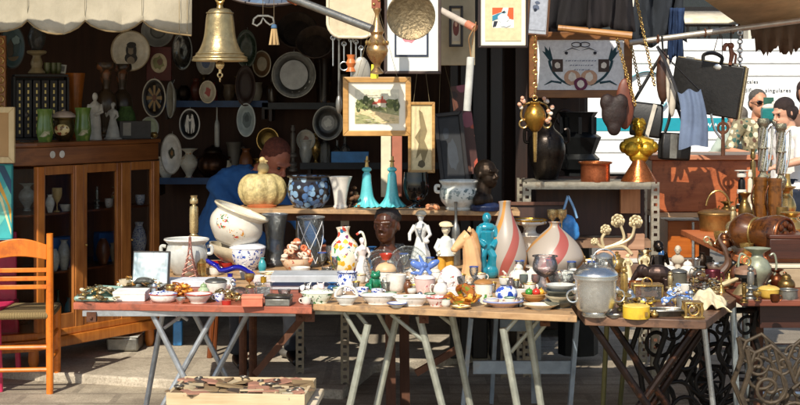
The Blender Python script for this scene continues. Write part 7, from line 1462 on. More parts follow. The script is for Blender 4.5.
def drape(name, label, cat, px0, px1, y0, y1, d, mat, seed=1, amp=.03, hem=3, group=None):
    random.seed(seed); b = MB(); n, m = 26, 12; c = at((px0+px1)/2, (y0+y1)/2, d)
    ph = random.uniform(0, 6)
    for i in range(n+1):
        for j in range(m+1):
            u, v_ = i/n, j/m; y = y0+(y1+hem*math.sin(u*7+ph)-y0)*v_
            b.v.append(at(px0+(px1-px0)*(u+(.04*math.sin(v_*5+u*9))), y, d)-c+Vector((0, amp*math.sin(u*17+ph+v_*1.5)+amp*.5*math.sin(u*31+v_*4), 0)))
    b.f = [(i*(m+1)+j, (i+1)*(m+1)+j, (i+1)*(m+1)+j+1, i*(m+1)+j+1) for i in range(n) for j in range(m)]; b.mi = [0]*len(b.f)
    o = b.build(name, mat, loc=c, smooth=80); o.modifiers.new('s', 'SOLIDIFY').thickness = .006; return tag(o, label, cat, group)
drape('garment', 'dark navy jacket hanging at the left end of the rod', 'garment', 633, 684, -25, 42, 8.75, fabric('23282f', 200), 2, .04, 6)
drape('garment', 'blue jean leg hanging down from the dark jacket', 'garment', 668, 684, 8, 60, 8.7, fabric('20365a', 220), 4, .02, 5)
drape('garment', 'black patterned shawl hanging above the shell picture, left of two', 'garment', 515, 594, -62, 27, 8.2, fabric('181416', 200), 5, .025, 2)  # both shawls are stretched up out of view to shade the shell picture
drape('garment', 'black fringed shawl hanging above the shell picture, right of two', 'garment', 588, 634, -62, 30, 8.15, fabric('1c1719', 200), 7, .03, 3)
t = thing('wooden_bar', 'golden brown wooden bar with fringe above the shell picture', 'bar', at(593, 31, 8.12)); b = MB(t); b.tube([at(558, 28, 8.15), at(632, 36, 8.1)], [.017, .022], 10); b.build('rod', wood('8a5a2a', 'b8844a', 'x'), t)
o = MB(); o.ell((0, 0, 0), (.07, .03, .09)); o.ell((.036, 0, .055), (.042, .027, .05)); o.ell((-.036, 0, .055), (.042, .027, .05)); o.ell((0, 0, -.075), (.04, .026, .05)); o = o.build('leather_cushion', M('24120c', .6, 0, .4, 30, .3), remesh=.008, loc=at(614, 113, 8.05)); tag(o, 'brown leather heart shaped saddle seat hanging left of the gold chain', 'saddle')
o = MB(); o.ell((0, 0, 0), (.05, .02, .14)); o = o.build('leather_pad', M('6e3a28', .45, 0, .3), loc=at(625, 104, 8.1)); tag(o, 'reddish brown leather pad beside the heart shaped saddle', 'pad')
t = thing('hanging_scale', 'brown iron hook scale hanging above the bureau', 'scale', at(723, 132, 8.4)); k = 8.4/F
b = MB(); b.tube([(0, 0, 30*k), (0, 0, -24*k)], [.008, .012], 8); b.build('rod', RUST, t); b = MB(); b.torus((0, 0, 4*k), 5*k, .008, Euler((R(90), 0, 0)), 18); b.build('ring', RUST, t); b = MB(); b.tube(curve([(-12*k, 0, 18*k), (-9*k, 0, 4*k), (-4*k, 0, -4*k), (0, 0, -8*k)]), .007); b.build('hook', STEEL, t); b = MB(); b.tube([(0, 0, 30*k), (-1*k, 0, 96*k)], .002, 5); b.build('cord', BLACKM, t)
# ------------------------------------------------------------------ wall shelves and plates
BLUESH = M('1c3f6a', .5, 0, .3)
def wshelf(label, px0, px1, py, d=10.55, mat=BLUESH, dep=.28):
    z = at(0, py, d-dep).z; x0, x1 = at(px0, 0, d-dep).x, at(px1, 0, d-dep).x
    t = thing('wall_shelf', label, 'shelf', ((x0+x1)/2, d, z)); b = MB(); b.box((0, -dep/2, .0), (x1-x0, dep, .02)); b.build('board', DARKW, t); b = MB(); b.box((0, -dep-.003, 0), (x1-x0, .005, .045)); b.build('blue_edge', mat, t)
    for m in (-1, 1): b = MB(); b.box((m*(x1-x0)*.45, -dep*.45, -.06), (.02, dep*.85, .09)); b.build('bracket', DARKW, t)
    return z+.01
ZS1 = wshelf('upper blue edged wall shelf behind the brass bell', 160, 268, 104)
ZS2 = wshelf('lower blue edged wall shelf beside the man in blue', 152, 262, 181)
ZS3 = wshelf('dark wall shelf behind the silver rimmed plate', 262, 420, 106, mat=M('20262c', .5))
ZS4 = wshelf('lower dark wall shelf behind the pierced vase', 300, 480, 166, mat=M('20262c', .5))
def plate(label, px, py, rx, ry, d, mat, rimm, decor=None, dm=None, name='plate', tilt=0, box=False, rz=0, cat='plate'):
    k = d/F; t = thing(name, label, cat, at(px, py, d), (R(tilt), 0, R(rz))); e = Euler((R(90), 0, 0)); a, c = rx*k, ry*k
    if box:
        b = MB(); b.card([(-a, -c), (a, -c), (a, c), (-a, c)], -.006, .02); b.build('plaque', mat, t, bevel=.003)
    else:
        b = MB(); b.lathe([(0, 0), (.62, 0), (.7, .0), (1, 0), (.98, -.0), (0, .0)], (0, 0, 0), 40); b.v = []; b.f = []; b.mi = []
        n = 40; rings = [(0, 0), (.3, 0), (.6, 0), (.68, -.006), (.8, -.014), (.97, -.02), (1, -.018), (.97, -.01), (.65, .008), (0, .01)]
        for i in range(n):
            q = 6.2832*i/n
            for r_, y in rings: b.v.append(Vector((a*r_*math.cos(q), y, c*r_*math.sin(q))))
        m = len(rings); b.f = [(i*m+j, ((i+1) % n)*m+j, ((i+1) % n)*m+j+1, i*m+j+1) for i in range(n) for j in range(m-1)]; b.mi = [0]*len(b.f); b.build('dish', mat, t, smooth=60)
        b = MB(); b.tube([(a*.985*math.cos(6.2832*i/n), -.0195, c*.985*math.sin(6.2832*i/n)) for i in range(n)], .0045, 6, 0, True); b.build('rim', rimm, t)
    if decor:
        b = MB()
        for i, (mi, p) in enumerate(decor): b.card([(x*a, z*c) for x, z in p], -.0095-.0007*i if box else -.0035-.0007*i, .003, mi)
        b.build('decoration', dm, t, smooth=0)
    b = MB(); b.tube([(0, .0, c*.9), (0, .012, c*1.12)], .002, 5); b.build('hanger', STEEL, t); return t
INKD = M('2a2622', .5)
por = [(0, blob(0, -.35, .32, .3, 14, .05, 2)), (1, blob(0, -.5, .2, .22, 12, .05, 3)), (1, blob(0, .05, .17, .24, 14, .04, 4)), (0, blob(.02, .28, .24, .16, 14, .1, 5)), (0, blob(.2, .0, .08, .28, 12, .1, 6)), (0, blob(-.2, .02, .06, .22, 12, .1, 7))]
CRP = M('e0d6c0', .25, 0, .2, 14)
plate('large round cream plate with a dark portrait of a woman wearing a headdress', 131, 51, 19.5, 20, 10.0, CRP, M('b5a07c', .3), por, [INKD, M('8a7c68', .5)])
plate('grey ceramic plate half hidden under the awning edge', 158, 31, 16, 16, 10.3, M('a8a8a2', .3), M('c4c4be', .3), [(0, blob(0, 0, .5, .5, 20, .02)), (1, blob(0, 0, .4, .4, 20, .02))], [M('5f5f5c', .3), M('85857f', .3)])
plate('dark red rectangular plaque with a cream oval medallion', 159, 64, 12.5, 17, 10.05, M('5a1c16', .5), None, [(0, blob(0, .05, .65, .58, 24, .01)), (1, blob(0, .05, .42, .4, 14, .3, 3)), (2, blob(.1, .1, .2, .2, 10, .3, 5))], [M('c9bb98', .5), M('8a8a5a', .5), M('7a5a4a', .5)], name='plaque', box=True, cat='plaque')
plate('oval mirror with silver rim beside the red plaque', 184, 51, 11.5, 19, 10.1, metal('6a6a66', .12), PEWTER, name='oval_mirror', rz=-25, cat='mirror')
star = []
for i in range(8): a = i*.785; star.append((0, [(.12*math.cos(a-.5), .12*math.sin(a-.5)), (.7*math.cos(a-.16), .7*math.sin(a-.16)), (.78*math.cos(a), .78*math.sin(a)), (.7*math.cos(a+.16), .7*math.sin(a+.16)), (.12*math.cos(a+.5), .12*math.sin(a+.5))]))
star.append((1, blob(0, 0, .18, .18, 12, .02)))
plate('dark oval plate with golden star flower and white rim', 154.5, 98, 11.5, 19, 9.9, M('1c1410', .3), M('c9c0ae', .3), star, [M('9a7a4a', .4), M('6a3a26', .4)])
plate('narrow grey plate turned nearly edge on beside the star plate', 173, 100, 8, 18, 10.0, M('b0ab9a', .3), GREYW, rz=-55)
dancers = []
for m in (-1, 1): dancers += [(0, [(m*.12, .55), (m*.3, .62), (m*.42, .2), (m*.5, -.1), (m*.4, -.7), (m*.3, -.7), (m*.28, -.2), (m*.18, -.65), (m*.08, -.62), (m*.14, .05)]), (0, blob(m*.22, .7, .1, .1, 10, .05)), (0, [(m*.14, .4), (m*-.08, .25), (m*-.06, .16), (m*.16, .26)])]
plate('black oval cameo with two white dancing figures', 190, 124, 10, 15, 9.8, M('0f0d0d', .3), M('c9c5bd', .3), dancers, [M('d3cfc6', .4)], name='cameo', cat='cameo')
plate('white plate with a small dark floral crest standing by the cabinet', 172, 154, 10.5, 20, 9.6, M('e6e2d8', .2), M('b8b2a4', .3), [(0, blob(0, .05, .3, .26, 12, .25, 3)), (1, blob(0, .05, .12, .12, 10, .2)), (0, blob(.1, .75, .12, .06)), (0, blob(-.1, -.75, .12, .06))], [M('4a4a3a', .5), M('a87a4a', .5)], rz=-8)
plate('grey blue plate leaning on the wall below the brass bell', 247, 120, 9.5, 16.5, 10.2, M('a3afb0', .3), M('ccd2d0', .3), [(0, blob(0, 0, .5, .5, 16, .1)), (1, blob(0, .1, .25, .25, 12, .2))], [M('5d6a6c', .4), M('3f4a4c', .4)], rz=-14)
plate('dark green oval plate high on the wall right of the bell', 247, 49, 10.5, 19, 10.25, M('2c3a2e', .25), M('4a564a', .3), rz=-10)
plate('dark brown carved plate on the wall under the green one', 246, 86, 10, 20, 10.2, M('2a1710', .5), M('3a2218', .5), rz=-8)
beads = [(0, blob(.83*math.cos(i*.42), .83*math.sin(i*.42), .09, .09, 8, .1, i)) for i in range(15)]+[(1, blob(0, 0, .64, .64, 28, .005))]
plate('round pewter plate with beaded silver rim and grey centre', 294, 75, 22, 23, 10.1, metal('62625f', .4, '333333'), PEWTER, beads, [M('b0b0aa', .4, .3), M('a6a8a8', .35, .2)])
plate('dull pewter dish with stamped centre right of the beaded plate', 328, 123, 15, 17, 10.0, metal('5a5a58', .35, '3a3a38'), PEWTER, [(0, blob(0, 0, .45, .45, 16, .06)), (1, blob(0, 0, .25, .25, 12, .3))], [M('8d8d8a', .4, .3), M('b4b4ae', .4, .3)])
plate('oval teal painted landscape hanging at the far left', 13, 47, 13, 22, 8.9, M('31474a', .4), M('20160f', .4), [(0, [(-.7, -.5), (.7, -.4), (.6, -.75), (-.5, -.8)]), (1, blob(-.2, -.1, .25, .4, 12, .2)), (2, blob(.25, .3, .3, .2, 12, .2))], [M('5a4a30', .5), M('3a3020', .5), M('6f8484', .5)], name='painting', cat='painting')
def wv(name, label, cat, px, py, z, d, w_, h_, prof, mat, **kw):
    o = vess(name, label, cat, px, py, z, w_, h_, prof, mat, **kw); f = d/o.location.y
    o.location = Vector((at(px, 0, d).x, d, z)); o.scale = (f, f, f); return o
DKW = [metal('5a4a30', .4, '2a1c10'), M('5a2a1c', .4), M('6a5a48', .4), M('7a1c16', .3), BRONZE]
for i, (px, nm, lb, w_, h_, pf, m) in enumerate(((196, 'figurine_jar', 'small reddish jar leftmost on the upper blue shelf', 11, 24, 'vase', 1), (204, 'vase', 'brown gilded vase on the upper blue shelf', 12, 28, 'amph', 0), (214, 'bottle', 'dark red bottle on the upper blue shelf below the bell', 7, 20, 'bottle', 3), (229, 'jar', 'dull grey brown jar on the upper blue shelf', 12, 18, 'urn', 2), (184, 'vase', 'squat bronze vase at the left end of the upper blue shelf', 13, 17, 'ball', 4))):
    wv(nm, lb, nm.split('_')[-1], px, 102, ZS1, 10.4, w_, h_, pf, DKW[m])
wv('vase', 'round white vase with painted flowers on the lower blue shelf', 'vase', 189, 176, ZS2, 10.4, 18, 30, 'amph', FLORALB); 
wv('tureen', 'brown lustre tureen with lid on the lower blue shelf', 'tureen', 213, 177, ZS2, 10.42, 32, 26, 'ball', metal('4a3020', .3, '20140c'), lid=(.3, BRONZE), handle='lr')
wv('jug', 'tall grey fluted jug on the lower blue shelf', 'jug', 234, 177, ZS2, 10.45, 16, 36, 'tall', M('5a554c', .4), handle='R')
wv('plate_stack', 'white plate standing edge on above the brown tureen', 'plate', 217, 160, ZS2+.22, 10.45, 5, 40, 'bottle', GREYW)
wv('vase', 'brown patterned vase between the pewter plate and the cream tray', 'vase', 324, 104, ZS3, 10.4, 20, 46, 'tall', spots('2a1a10', ['6a4a2a', '8a6a3a'], 20, .5, .3, .2))
wv('candlestick', 'pale turned candlestick on the lower dark shelf', 'candlestick', 293, 164, ZS3-.46, 10.3, 9, 46, STICK, M('6a645c', .4), open_=False)
for i, (px, h_, lb) in enumerate(((325, 34, 'leftmost small clear decanter on the lower dark shelf'), (337, 24, 'second small clear decanter on the lower dark shelf'), (345, 28, 'third small clear decanter beside the bright blue book'))):
    wv('decanter', lb, 'decanter', px, 166, ZS4, 10.4, 10, h_, 'bottle', GLASSW, open_=False, group='decanters on the rear shelf')

for i, (px, z_, w_, h_, pf, m, lb, nm) in enumerate((
 (166, ZS2, 16, 22, 'urn', WHITE, 'plain white china urn at the left of the lower blue shelf', 'urn'), (226, ZS2, 13, 18, 'ball', CREAM, 'cream ginger jar behind the grey fluted jug', 'jar'), (246, ZS2, 14, 30, 'vase', M('7a4a2a', .3), 'tall brown glazed vase at the right of the lower blue shelf', 'vase'), (258, ZS2, 12, 20, 'amph', BRASS, 'brass amphora at the right end of the lower blue shelf', 'vase'),
 (172, ZS1, 12, 22, 'bottle', GRNG, 'green glass bottle at the far left of the upper blue shelf', 'bottle'), (240, ZS1, 12, 26, 'amph', M('8a6a3a', .3), 'ochre amphora at the right of the upper blue shelf', 'vase'), (256, ZS1, 13, 20, 'urn', M('c2b8a4', .25), 'pale urn at the right end of the upper blue shelf', 'urn'),
 (272, ZS3, 12, 30, 'bottle', M('3a2a1c', .2), 'dark brown bottle on the shelf left of the beaded plate', 'bottle'), (344, ZS3, 14, 30, 'vase', M('8d8478', .3), 'grey vase behind the hanging utensils', 'vase'), (306, ZS4, 14, 24, 'urn', GREYW, 'pale grey urn on the lower dark shelf', 'urn'), (316, ZS4, 10, 30, 'amph', BRASS, 'slim brass amphora on the lower dark shelf', 'vase'), (420, ZS4, 14, 30, 'vase', M('6a4a34', .3), 'brown vase behind the narrow gilt frame', 'vase'))):
    wv(nm, lb, nm, px, 150, z_, 10.42, w_, h_, pf, m, open_=False)
plate('dull brass round plate on the wall above the man in blue', 268, 140, 11, 12, 10.4, metal('7a6434', .35, '3a2c14'), BRASS)
plate('white scalloped plate with blue centre high behind the bell mouth', 206, 62, 9, 13, 10.45, M('d8d6ce', .2), GREYW, [(0, blob(0, 0, .5, .5, 14, .1))], [M('5a7098', .3)])
plate('brown and cream striped plate on the wall right of the carved brown plate', 262, 64, 9, 13, 10.45, M('8a6a4a', .3), CREAM, [(0, blob(0, 0, .55, .55, 18, .03))], [M('c9b894', .3)])
plate('small white plate above the lower dark shelf beside the pewter dish', 306, 140, 9, 10, 10.4, M('d4d0c4', .2), GREYW, [(0, blob(0, 0, .35, .4, 10, .3))], [M('8a5a4a', .3)])
plate('pale green plate low on the wall left of the black cameo', 150, 128, 9, 11, 10.0, M('a9b498', .3), GREYW)
plate('cream plate with red flower between the star plate and the bell', 208, 92, 8, 11, 10.2, M('d8cfb8', .25), CREAM, [(0, blob(0, 0, .4, .4, 9, .35))], [M('a8382c', .4)])

# ------------------------------------------------------------------ on top of and inside the cabinet
ZC_ = ZT_+.05
def top(px, dy):                       # point on the cabinet top at photo column px, dy metres behind its front edge
    t0 = tx_at(px); p = A+U*t0; 
    q = p+NB*dy; x = (px-400)/F
    # slide along the front until the column matches
    s_ = (q.x-x*q.y)/(x*U.y-U.x); q = q+U*s_; return Vector((q.x, q.y, ZC_))
def ct(name, label, cat, px, dy, w_, h_, prof, mat, **kw):
    p = top(px, dy); o = vess(name, label, cat, px, 140, ZC_-.0, w_, h_, prof, mat, **kw); f = p.y/o.location.y; o.location = p; o.scale = (f, f, f); return o
GRV = spots('66823a', ['8f9a4a', 'd9cdb0', '7a4a2a', '3f5a2a'], 16, .5, .2, .2)
for px, lb in ((45, 'green painted vase with a white figure, left of the jardiniere'), (83, 'green painted vase with a white figure, right of the jardiniere')):
    ct('vase', lb, 'vase', px, .12, 17, 33, [(.75,0),(.8,.05),(1,.3),(.9,.6),(.85,.85),(1,1)], GRV, group='green vases on the cabinet')
t = ct('jardiniere', 'small gilt jardiniere with oval painted scene between the green vases', 'planter', 64, .1, 22, 24, 'urn', metal('5a4a28', .4, '2a1c10'), lid=(.35, M('b5a294', .4)))
k = t.location.y/F; b = MB(); b.ell((0, -10*k, 12*k), (8*k, 2*k, 6*k)); b.build('medallion', spots('d9c48a', ['8a3a26', 'e0d8c4', '7a5a2a'], 40, .5, .3, .1), t)
def cfig(name, label, px, dy, h_, shapes, mat, rz=0, vox=.005):
    p = top(px, dy); o = fig(name, label, 'figurine', px, 140, ZC_, h_, [('body', mat, shapes)], rz, vox); f = p.y/o.location.y; o.location = p; o.scale = (f, f, f); return o
STN = M('b8b2a6', .5)
cfig('statuette', 'slim grey stone statuette of a draped woman right of the green vases', 95, .16, 48, [('l', [(0, 0), (.15, 0), (.13, .1), (.12, .4), (.1, .55), (.13, .72), (.05, .8), (0, .82)]), ('e', (0, -.01, .9), (.06, .065, .09)), ('t', [(.12, 0, .74), (.15, -.05, .58), (.0, -.12, .52)], .035), ('t', [(-.12, 0, .74), (-.16, -.02, .56), (-.12, -.1, .45)], .035)], STN, .2)
cfig('statuette', 'pale grey statuette of a woman with raised hands beside the picture box', 113, .16, 38, ladyshapes(True, .2)+folds[:4], M('aaa79f', .5), -.3)
cfig('statuette', 'dark little soldier figurine at the left end of the cabinet top', 27, .18, 30, ladyshapes()[:4]+[('e', (0, 0, .9), (.07, .07, .1))], M('3a332c', .5), .2)
t = ct('candelabrum', 'tall dark urn shaped candle holder on the cabinet, left of the pair', 'candle holder', 106, .34, 22, 76, [(.8,0),(.85,.05),(.7,.1),(.9,.3),(1,.45),(.8,.58),(.4,.64),(.35,.68),(.5,.8),(.55,.88),(.85,.92),(.9,.96),(.85,1)], spots('4a3a2a', ['7a6a4a', '8a5a3a', '5a6a4a'], 20, .5, .3, .2), group='pair of urn candle holders')
t = ct('candelabrum', 'tall dark urn shaped candle holder on the cabinet, right of the pair', 'candle holder', 122, .36, 22, 74, [(.8,0),(.85,.05),(.7,.1),(.9,.3),(1,.45),(.8,.58),(.4,.64),(.35,.68),(.5,.8),(.55,.88),(.85,.92),(.9,.96),(.85,1)], spots('3f3224', ['6a5a3f', '7a4e34', '4f5f44'], 20, .5, .3, .2), group='pair of urn candle holders')
ct('plant_pot', 'dark mossy green pot in front of the urn candle holders', 'pot', 126, .24, 20, 32, 'ball', M('3f5a24', .7, 0, .6, 60, .4))
p = top(134, .12); t = thing('picture_box', 'dark wooden box with a small framed picture on the cabinet top', 'box', p, TH*.5); b = MB(); b.box((0, 0, .055), (.2, .06, .11)); b.build('body', M('3a342e', .5), t, bevel=.003); b = MB(); b.card([(-.08, .02), (-.03, .02), (-.03, .1), (-.08, .1)], -.034, .006); b.build('picture', M('8a8478', .5), t)
o = ct('brass_ball', 'small shiny brass ball at the right end of the cabinet top', 'ornament', 154, .12, 8, 6, 'ball', BRASS, open_=False)
ct('vase', 'flared amber orange glass vase behind the green vases', 'vase', 75, .42, 21, 66, [(.4,0),(.45,.05),(.5,.2),(.62,.45),(.75,.7),(.95,.95),(1,1)], M('a85f22', .2, 0, .4, 10))
p = top(40, .46); t = thing('book_stand', 'black rack of books with gold tooled spines on the cabinet', 'book rack', p, TH*.35); k = p.y/F
b = MB(); b.box((0, 0, 1*k), (52*k, .16, 2*k)); b.box((0, 0, 64*k), (52*k, .16, 2*k)); b.box((-26*k, 0, 32*k), (2*k, .16, 61*k)); b.box((26*k, 0, 32*k), (2*k, .16, 61*k)); b.box((0, .078, 32*k), (50*k, .01, 60*k)); b.build('case', M('0d0b0a', .5), t)
for i in range(6):
    x = (-21+i*8.3)*k; f_ = MB(); f_.box((x, -.02, 31*k), (7.4*k, .11, 57*k)); bk = f_.build('book', M(['1a1210', '140f0d', '1f1412'][i % 3], .5), t, bevel=.003)
    g_ = MB()
    for z in range(8): g_.box((x, -.0765, (8+z*6.6)*k), (1.6*k, .003, 3.6*k))
    g_.build('gilding', metal('b9a468', .35), bk)
p2 = p+Vector((-.02, 0, .065*0+66*k)); ZK = p2.z
t = thing('oil_lamp', 'glass chimney oil lamp standing on the book rack', 'oil lamp', p2); 
b = MB(); b.lathe([(r_*k, z*k) for r_, z in cat_rom([(0, 0), (8, 0), (8, 2), (5, 6), (6, 10), (5, 14), (4, 18), (9, 20), (9, 23), (0, 23)], 2)], (-.0, 0, 0), 24); b.build('base', M('9a8a68', .35), t)
b = MB(); b.lathe([(5*k, 23.5*k), (8*k, 30*k), (9*k, 37*k), (6*k, 46*k), (4.5*k, 56*k)], (0, 0, 0), 24); b.build('chimney', glass('8a8478', .06), t)
fz = top(62, .44); fz.z = ZK
t = thing('photo_frame', 'tiny white photo frame standing on the book rack', 'picture', fz+Vector((0, 0, .03)), (R(-8), R(6), 0)); b = MB(); b.card([(-.025, -.027), (.025, -.027), (.025, .027), (-.025, .027)], 0, .006); b.build('frame', GREYW, t); b = MB(); b.card([(-.016, -.016), (.016, -.016), (.016, .018), (-.016, .018)], -.002, .0015); b.build('photo', M('6a6a68', .5), t)
for i, px in enumerate((47, 53, 58)):
    f_ = top(px, .45); o = wv('glass_cup', ['leftmost green glass cup on the book rack', 'middle green glass cup on the book rack', 'rightmost green glass cup on the book rack'][i], 'cup', px, 140, ZK, f_.y, 7, 11, 'cup', M('5a5f3a', .2, 0, .4), group='green glass cups on the book rack')
t = thing('carved_panel', 'tall gilt carved wooden panel at the far left edge', 'panel', at(1, 75, 8.8)); b = MB(); b.box((0, 0, 0), (.06, .03, .46)); b.build('board', wood('6a3a16', 'a8682a', 'z', .4), t)
b = MB()
for z in range(8): b.torus((0, -.016, -.2+z*.057), .02, .005, Euler((R(90), 0, 0)), 12)
b.build('carving', BRASS, t)
# inside the cabinet
def ins(name, label, cat, px, dy, z, w_, h_, prof, mat, **kw):
    p = top(px, dy); p.z = .05+z+.013; o = vess(name, label, cat, px, 140, 1.0, w_, h_, prof, mat, **kw); f = p.y/o.location.y; o.location = p; o.scale = (f, f, f); return o
BLU = fabric('3a6ab0')
for (nm, lb, cat, px, dy, z, w_, h_, pf, m) in (
    ('vase', 'white double handled vase on the cabinet upper shelf behind the side glass', 'vase', 27, .3, .86, 17, 28, 'amph', GREYW),
    ('figurine', 'small yellowish doll figurine in the left cabinet door', 'figurine', 57, .1, .86, 10, 24, 'goblet', M('c9a86a', .4)),
    ('dish', 'white dish on the upper shelf of the left cabinet door', 'dish', 66, .1, .86, 14, 7, 'dish', WHITE),
    ('cup', 'pink and white cup on the upper shelf of the middle cabinet door', 'cup', 109, .1, .86, 9, 9, 'cup', PINKF),
    ('candlestick', 'small silver candlestick in the middle cabinet door', 'candlestick', 97, .1, .86, 6, 22, STICK, PEWTER),
    ('jar', 'tall blue and white ginger jar in the right cabinet door', 'jar', 139, .1, .52, 15, 38, 'vase', BLUEW),
    ('vase', 'white figure vase in the lower left cabinet door', 'vase', 64, .1, .52, 13, 30, 'vase', GREYW),
    ('bottle', 'dark green bottle low in the left cabinet door', 'bottle', 58, .1, .2, 10, 36, 'bottle', M('1f3a2a', .15)),
    ('bowl', 'white bowl low in the middle cabinet door', 'bowl', 105, .1, .2, 20, 14, 'bowl', BLUEW),
    ('jug', 'amber jug on the middle shelf of the middle cabinet door', 'jug', 103, .1, .52, 14, 26, 'teapot', M('6a3a1c', .3)),
    ('pot', 'brass pot low behind the cabinet side glass', 'pot', 24, .3, .2, 16, 18, 'urn', BRASS),
    ('figurine', 'pale bird shaped vase on the upper shelf near the left door stile', 'vase', 50, .1, .86, 9, 18, 'vase', WHITE),
    ('jug', 'white jug on the middle shelf of the left cabinet door', 'jug', 54, .1, .52, 11, 22, 'teapot', GREYW),
    ('vase', 'yellow flowered vase on the upper shelf of the middle cabinet door', 'vase', 116, .1, .86, 9, 20, 'amph', MAJOL),
    ('plate_stack', 'stack of white plates low in the right cabinet door', 'plates', 143, .1, .2, 16, 14, 'box', WHITE),
    ('cup', 'blue rimmed cup on the upper shelf of the right cabinet door', 'cup', 140, .1, .86, 10, 10, 'cup', BLUEW),
    ('vase', 'turquoise vase low in the left cabinet door', 'vase', 70, .1, .2, 12, 26, 'vase', M('4fa0b0', .2)),
    ('bottle', 'brown glass bottle low in the middle cabinet door', 'bottle', 115, .1, .2, 10, 30, 'bottle', M('6a3a1a', .15)),
    ('vase', 'small cream vase on the middle shelf of the middle cabinet door', 'vase', 115, .1, .52, 10, 20, 'urn', CREAM),
    ('pot', 'bright blue pot low at the left cabinet door stile', 'pot', 50, .1, .2, 11, 20, 'ball', M('2f6aa8', .2)),
    ('figurine', 'small white figurine low in the middle cabinet door', 'figurine', 96, .1, .2, 8, 22, 'goblet', WHITE)):
    ins(nm, lb, cat, px, dy, z, w_, h_, pf, m, open_=False)
for px, dy, lb in ((60, .2, 'folded blue cloth on the middle shelf of the left cabinet door'), (108, .2, 'folded blue cloth on the middle shelf of the middle cabinet door')):
    p = top(px, dy); p.z = .05+.52+.013; o = MB(); o.box((0, 0, .09), (.16, .1, .18)); o.box((.02, -.02, .03), (.18, .1, .06)); o = o.build('cloth', BLU, loc=p, remesh=.012, rot=(0, 0, TH*.6)); tag(o, lb, 'cloth')

# ------------------------------------------------------------------ people
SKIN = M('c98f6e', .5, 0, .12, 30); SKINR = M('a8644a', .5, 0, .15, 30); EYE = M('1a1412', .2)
def hand(b, w_, dirv, side, curl=.6, s=1.0):
    """palm, four unequal bent fingers and a thumb at the wrist w_, pointing along dirv"""
    dv = Vector(dirv).normalized(); sd = Vector(side).normalized(); nn = dv.cross(sd).normalized()
    pc = Vector(w_)+dv*.05*s
    b.tube([Vector(w_), pc, pc+dv*.045*s], [.026*s, .04*s, .038*s], 10, flat=.5)
    for i, L in enumerate((.072, .082, .076, .06)):
        p0 = pc+dv*.04*s+sd*(-.03+.02*i)*s; p1 = p0+dv*L*.45*s+nn*.008*curl*s; p2 = p1+(dv*.8+nn*curl).normalized()*L*.35*s; p3 = p2+(dv*.3+nn*curl*1.3).normalized()*L*.25*s
        b.tube([p0, p1, p2, p3], [.0095*s, .009*s, .008*s, .0065*s], 8)
    p0 = Vector(w_)+dv*.03*s-sd*.03*s; b.tube([p0, p0-sd*.028*s+dv*.025*s, p0-sd*.03*s+dv*.058*s+nn*.012*s], [.012*s, .0105*s, .008*s], 8)
FT = bpy.data.textures.new('cloth_folds', 'CLOUDS'); FT.noise_scale = .085; FT.noise_depth = 2
def folds_(o, s):
    m = o.modifiers.new('folds', 'DISPLACE'); m.texture = FT; m.texture_coords = 'LOCAL'; m.strength = s; m.mid_level = .5
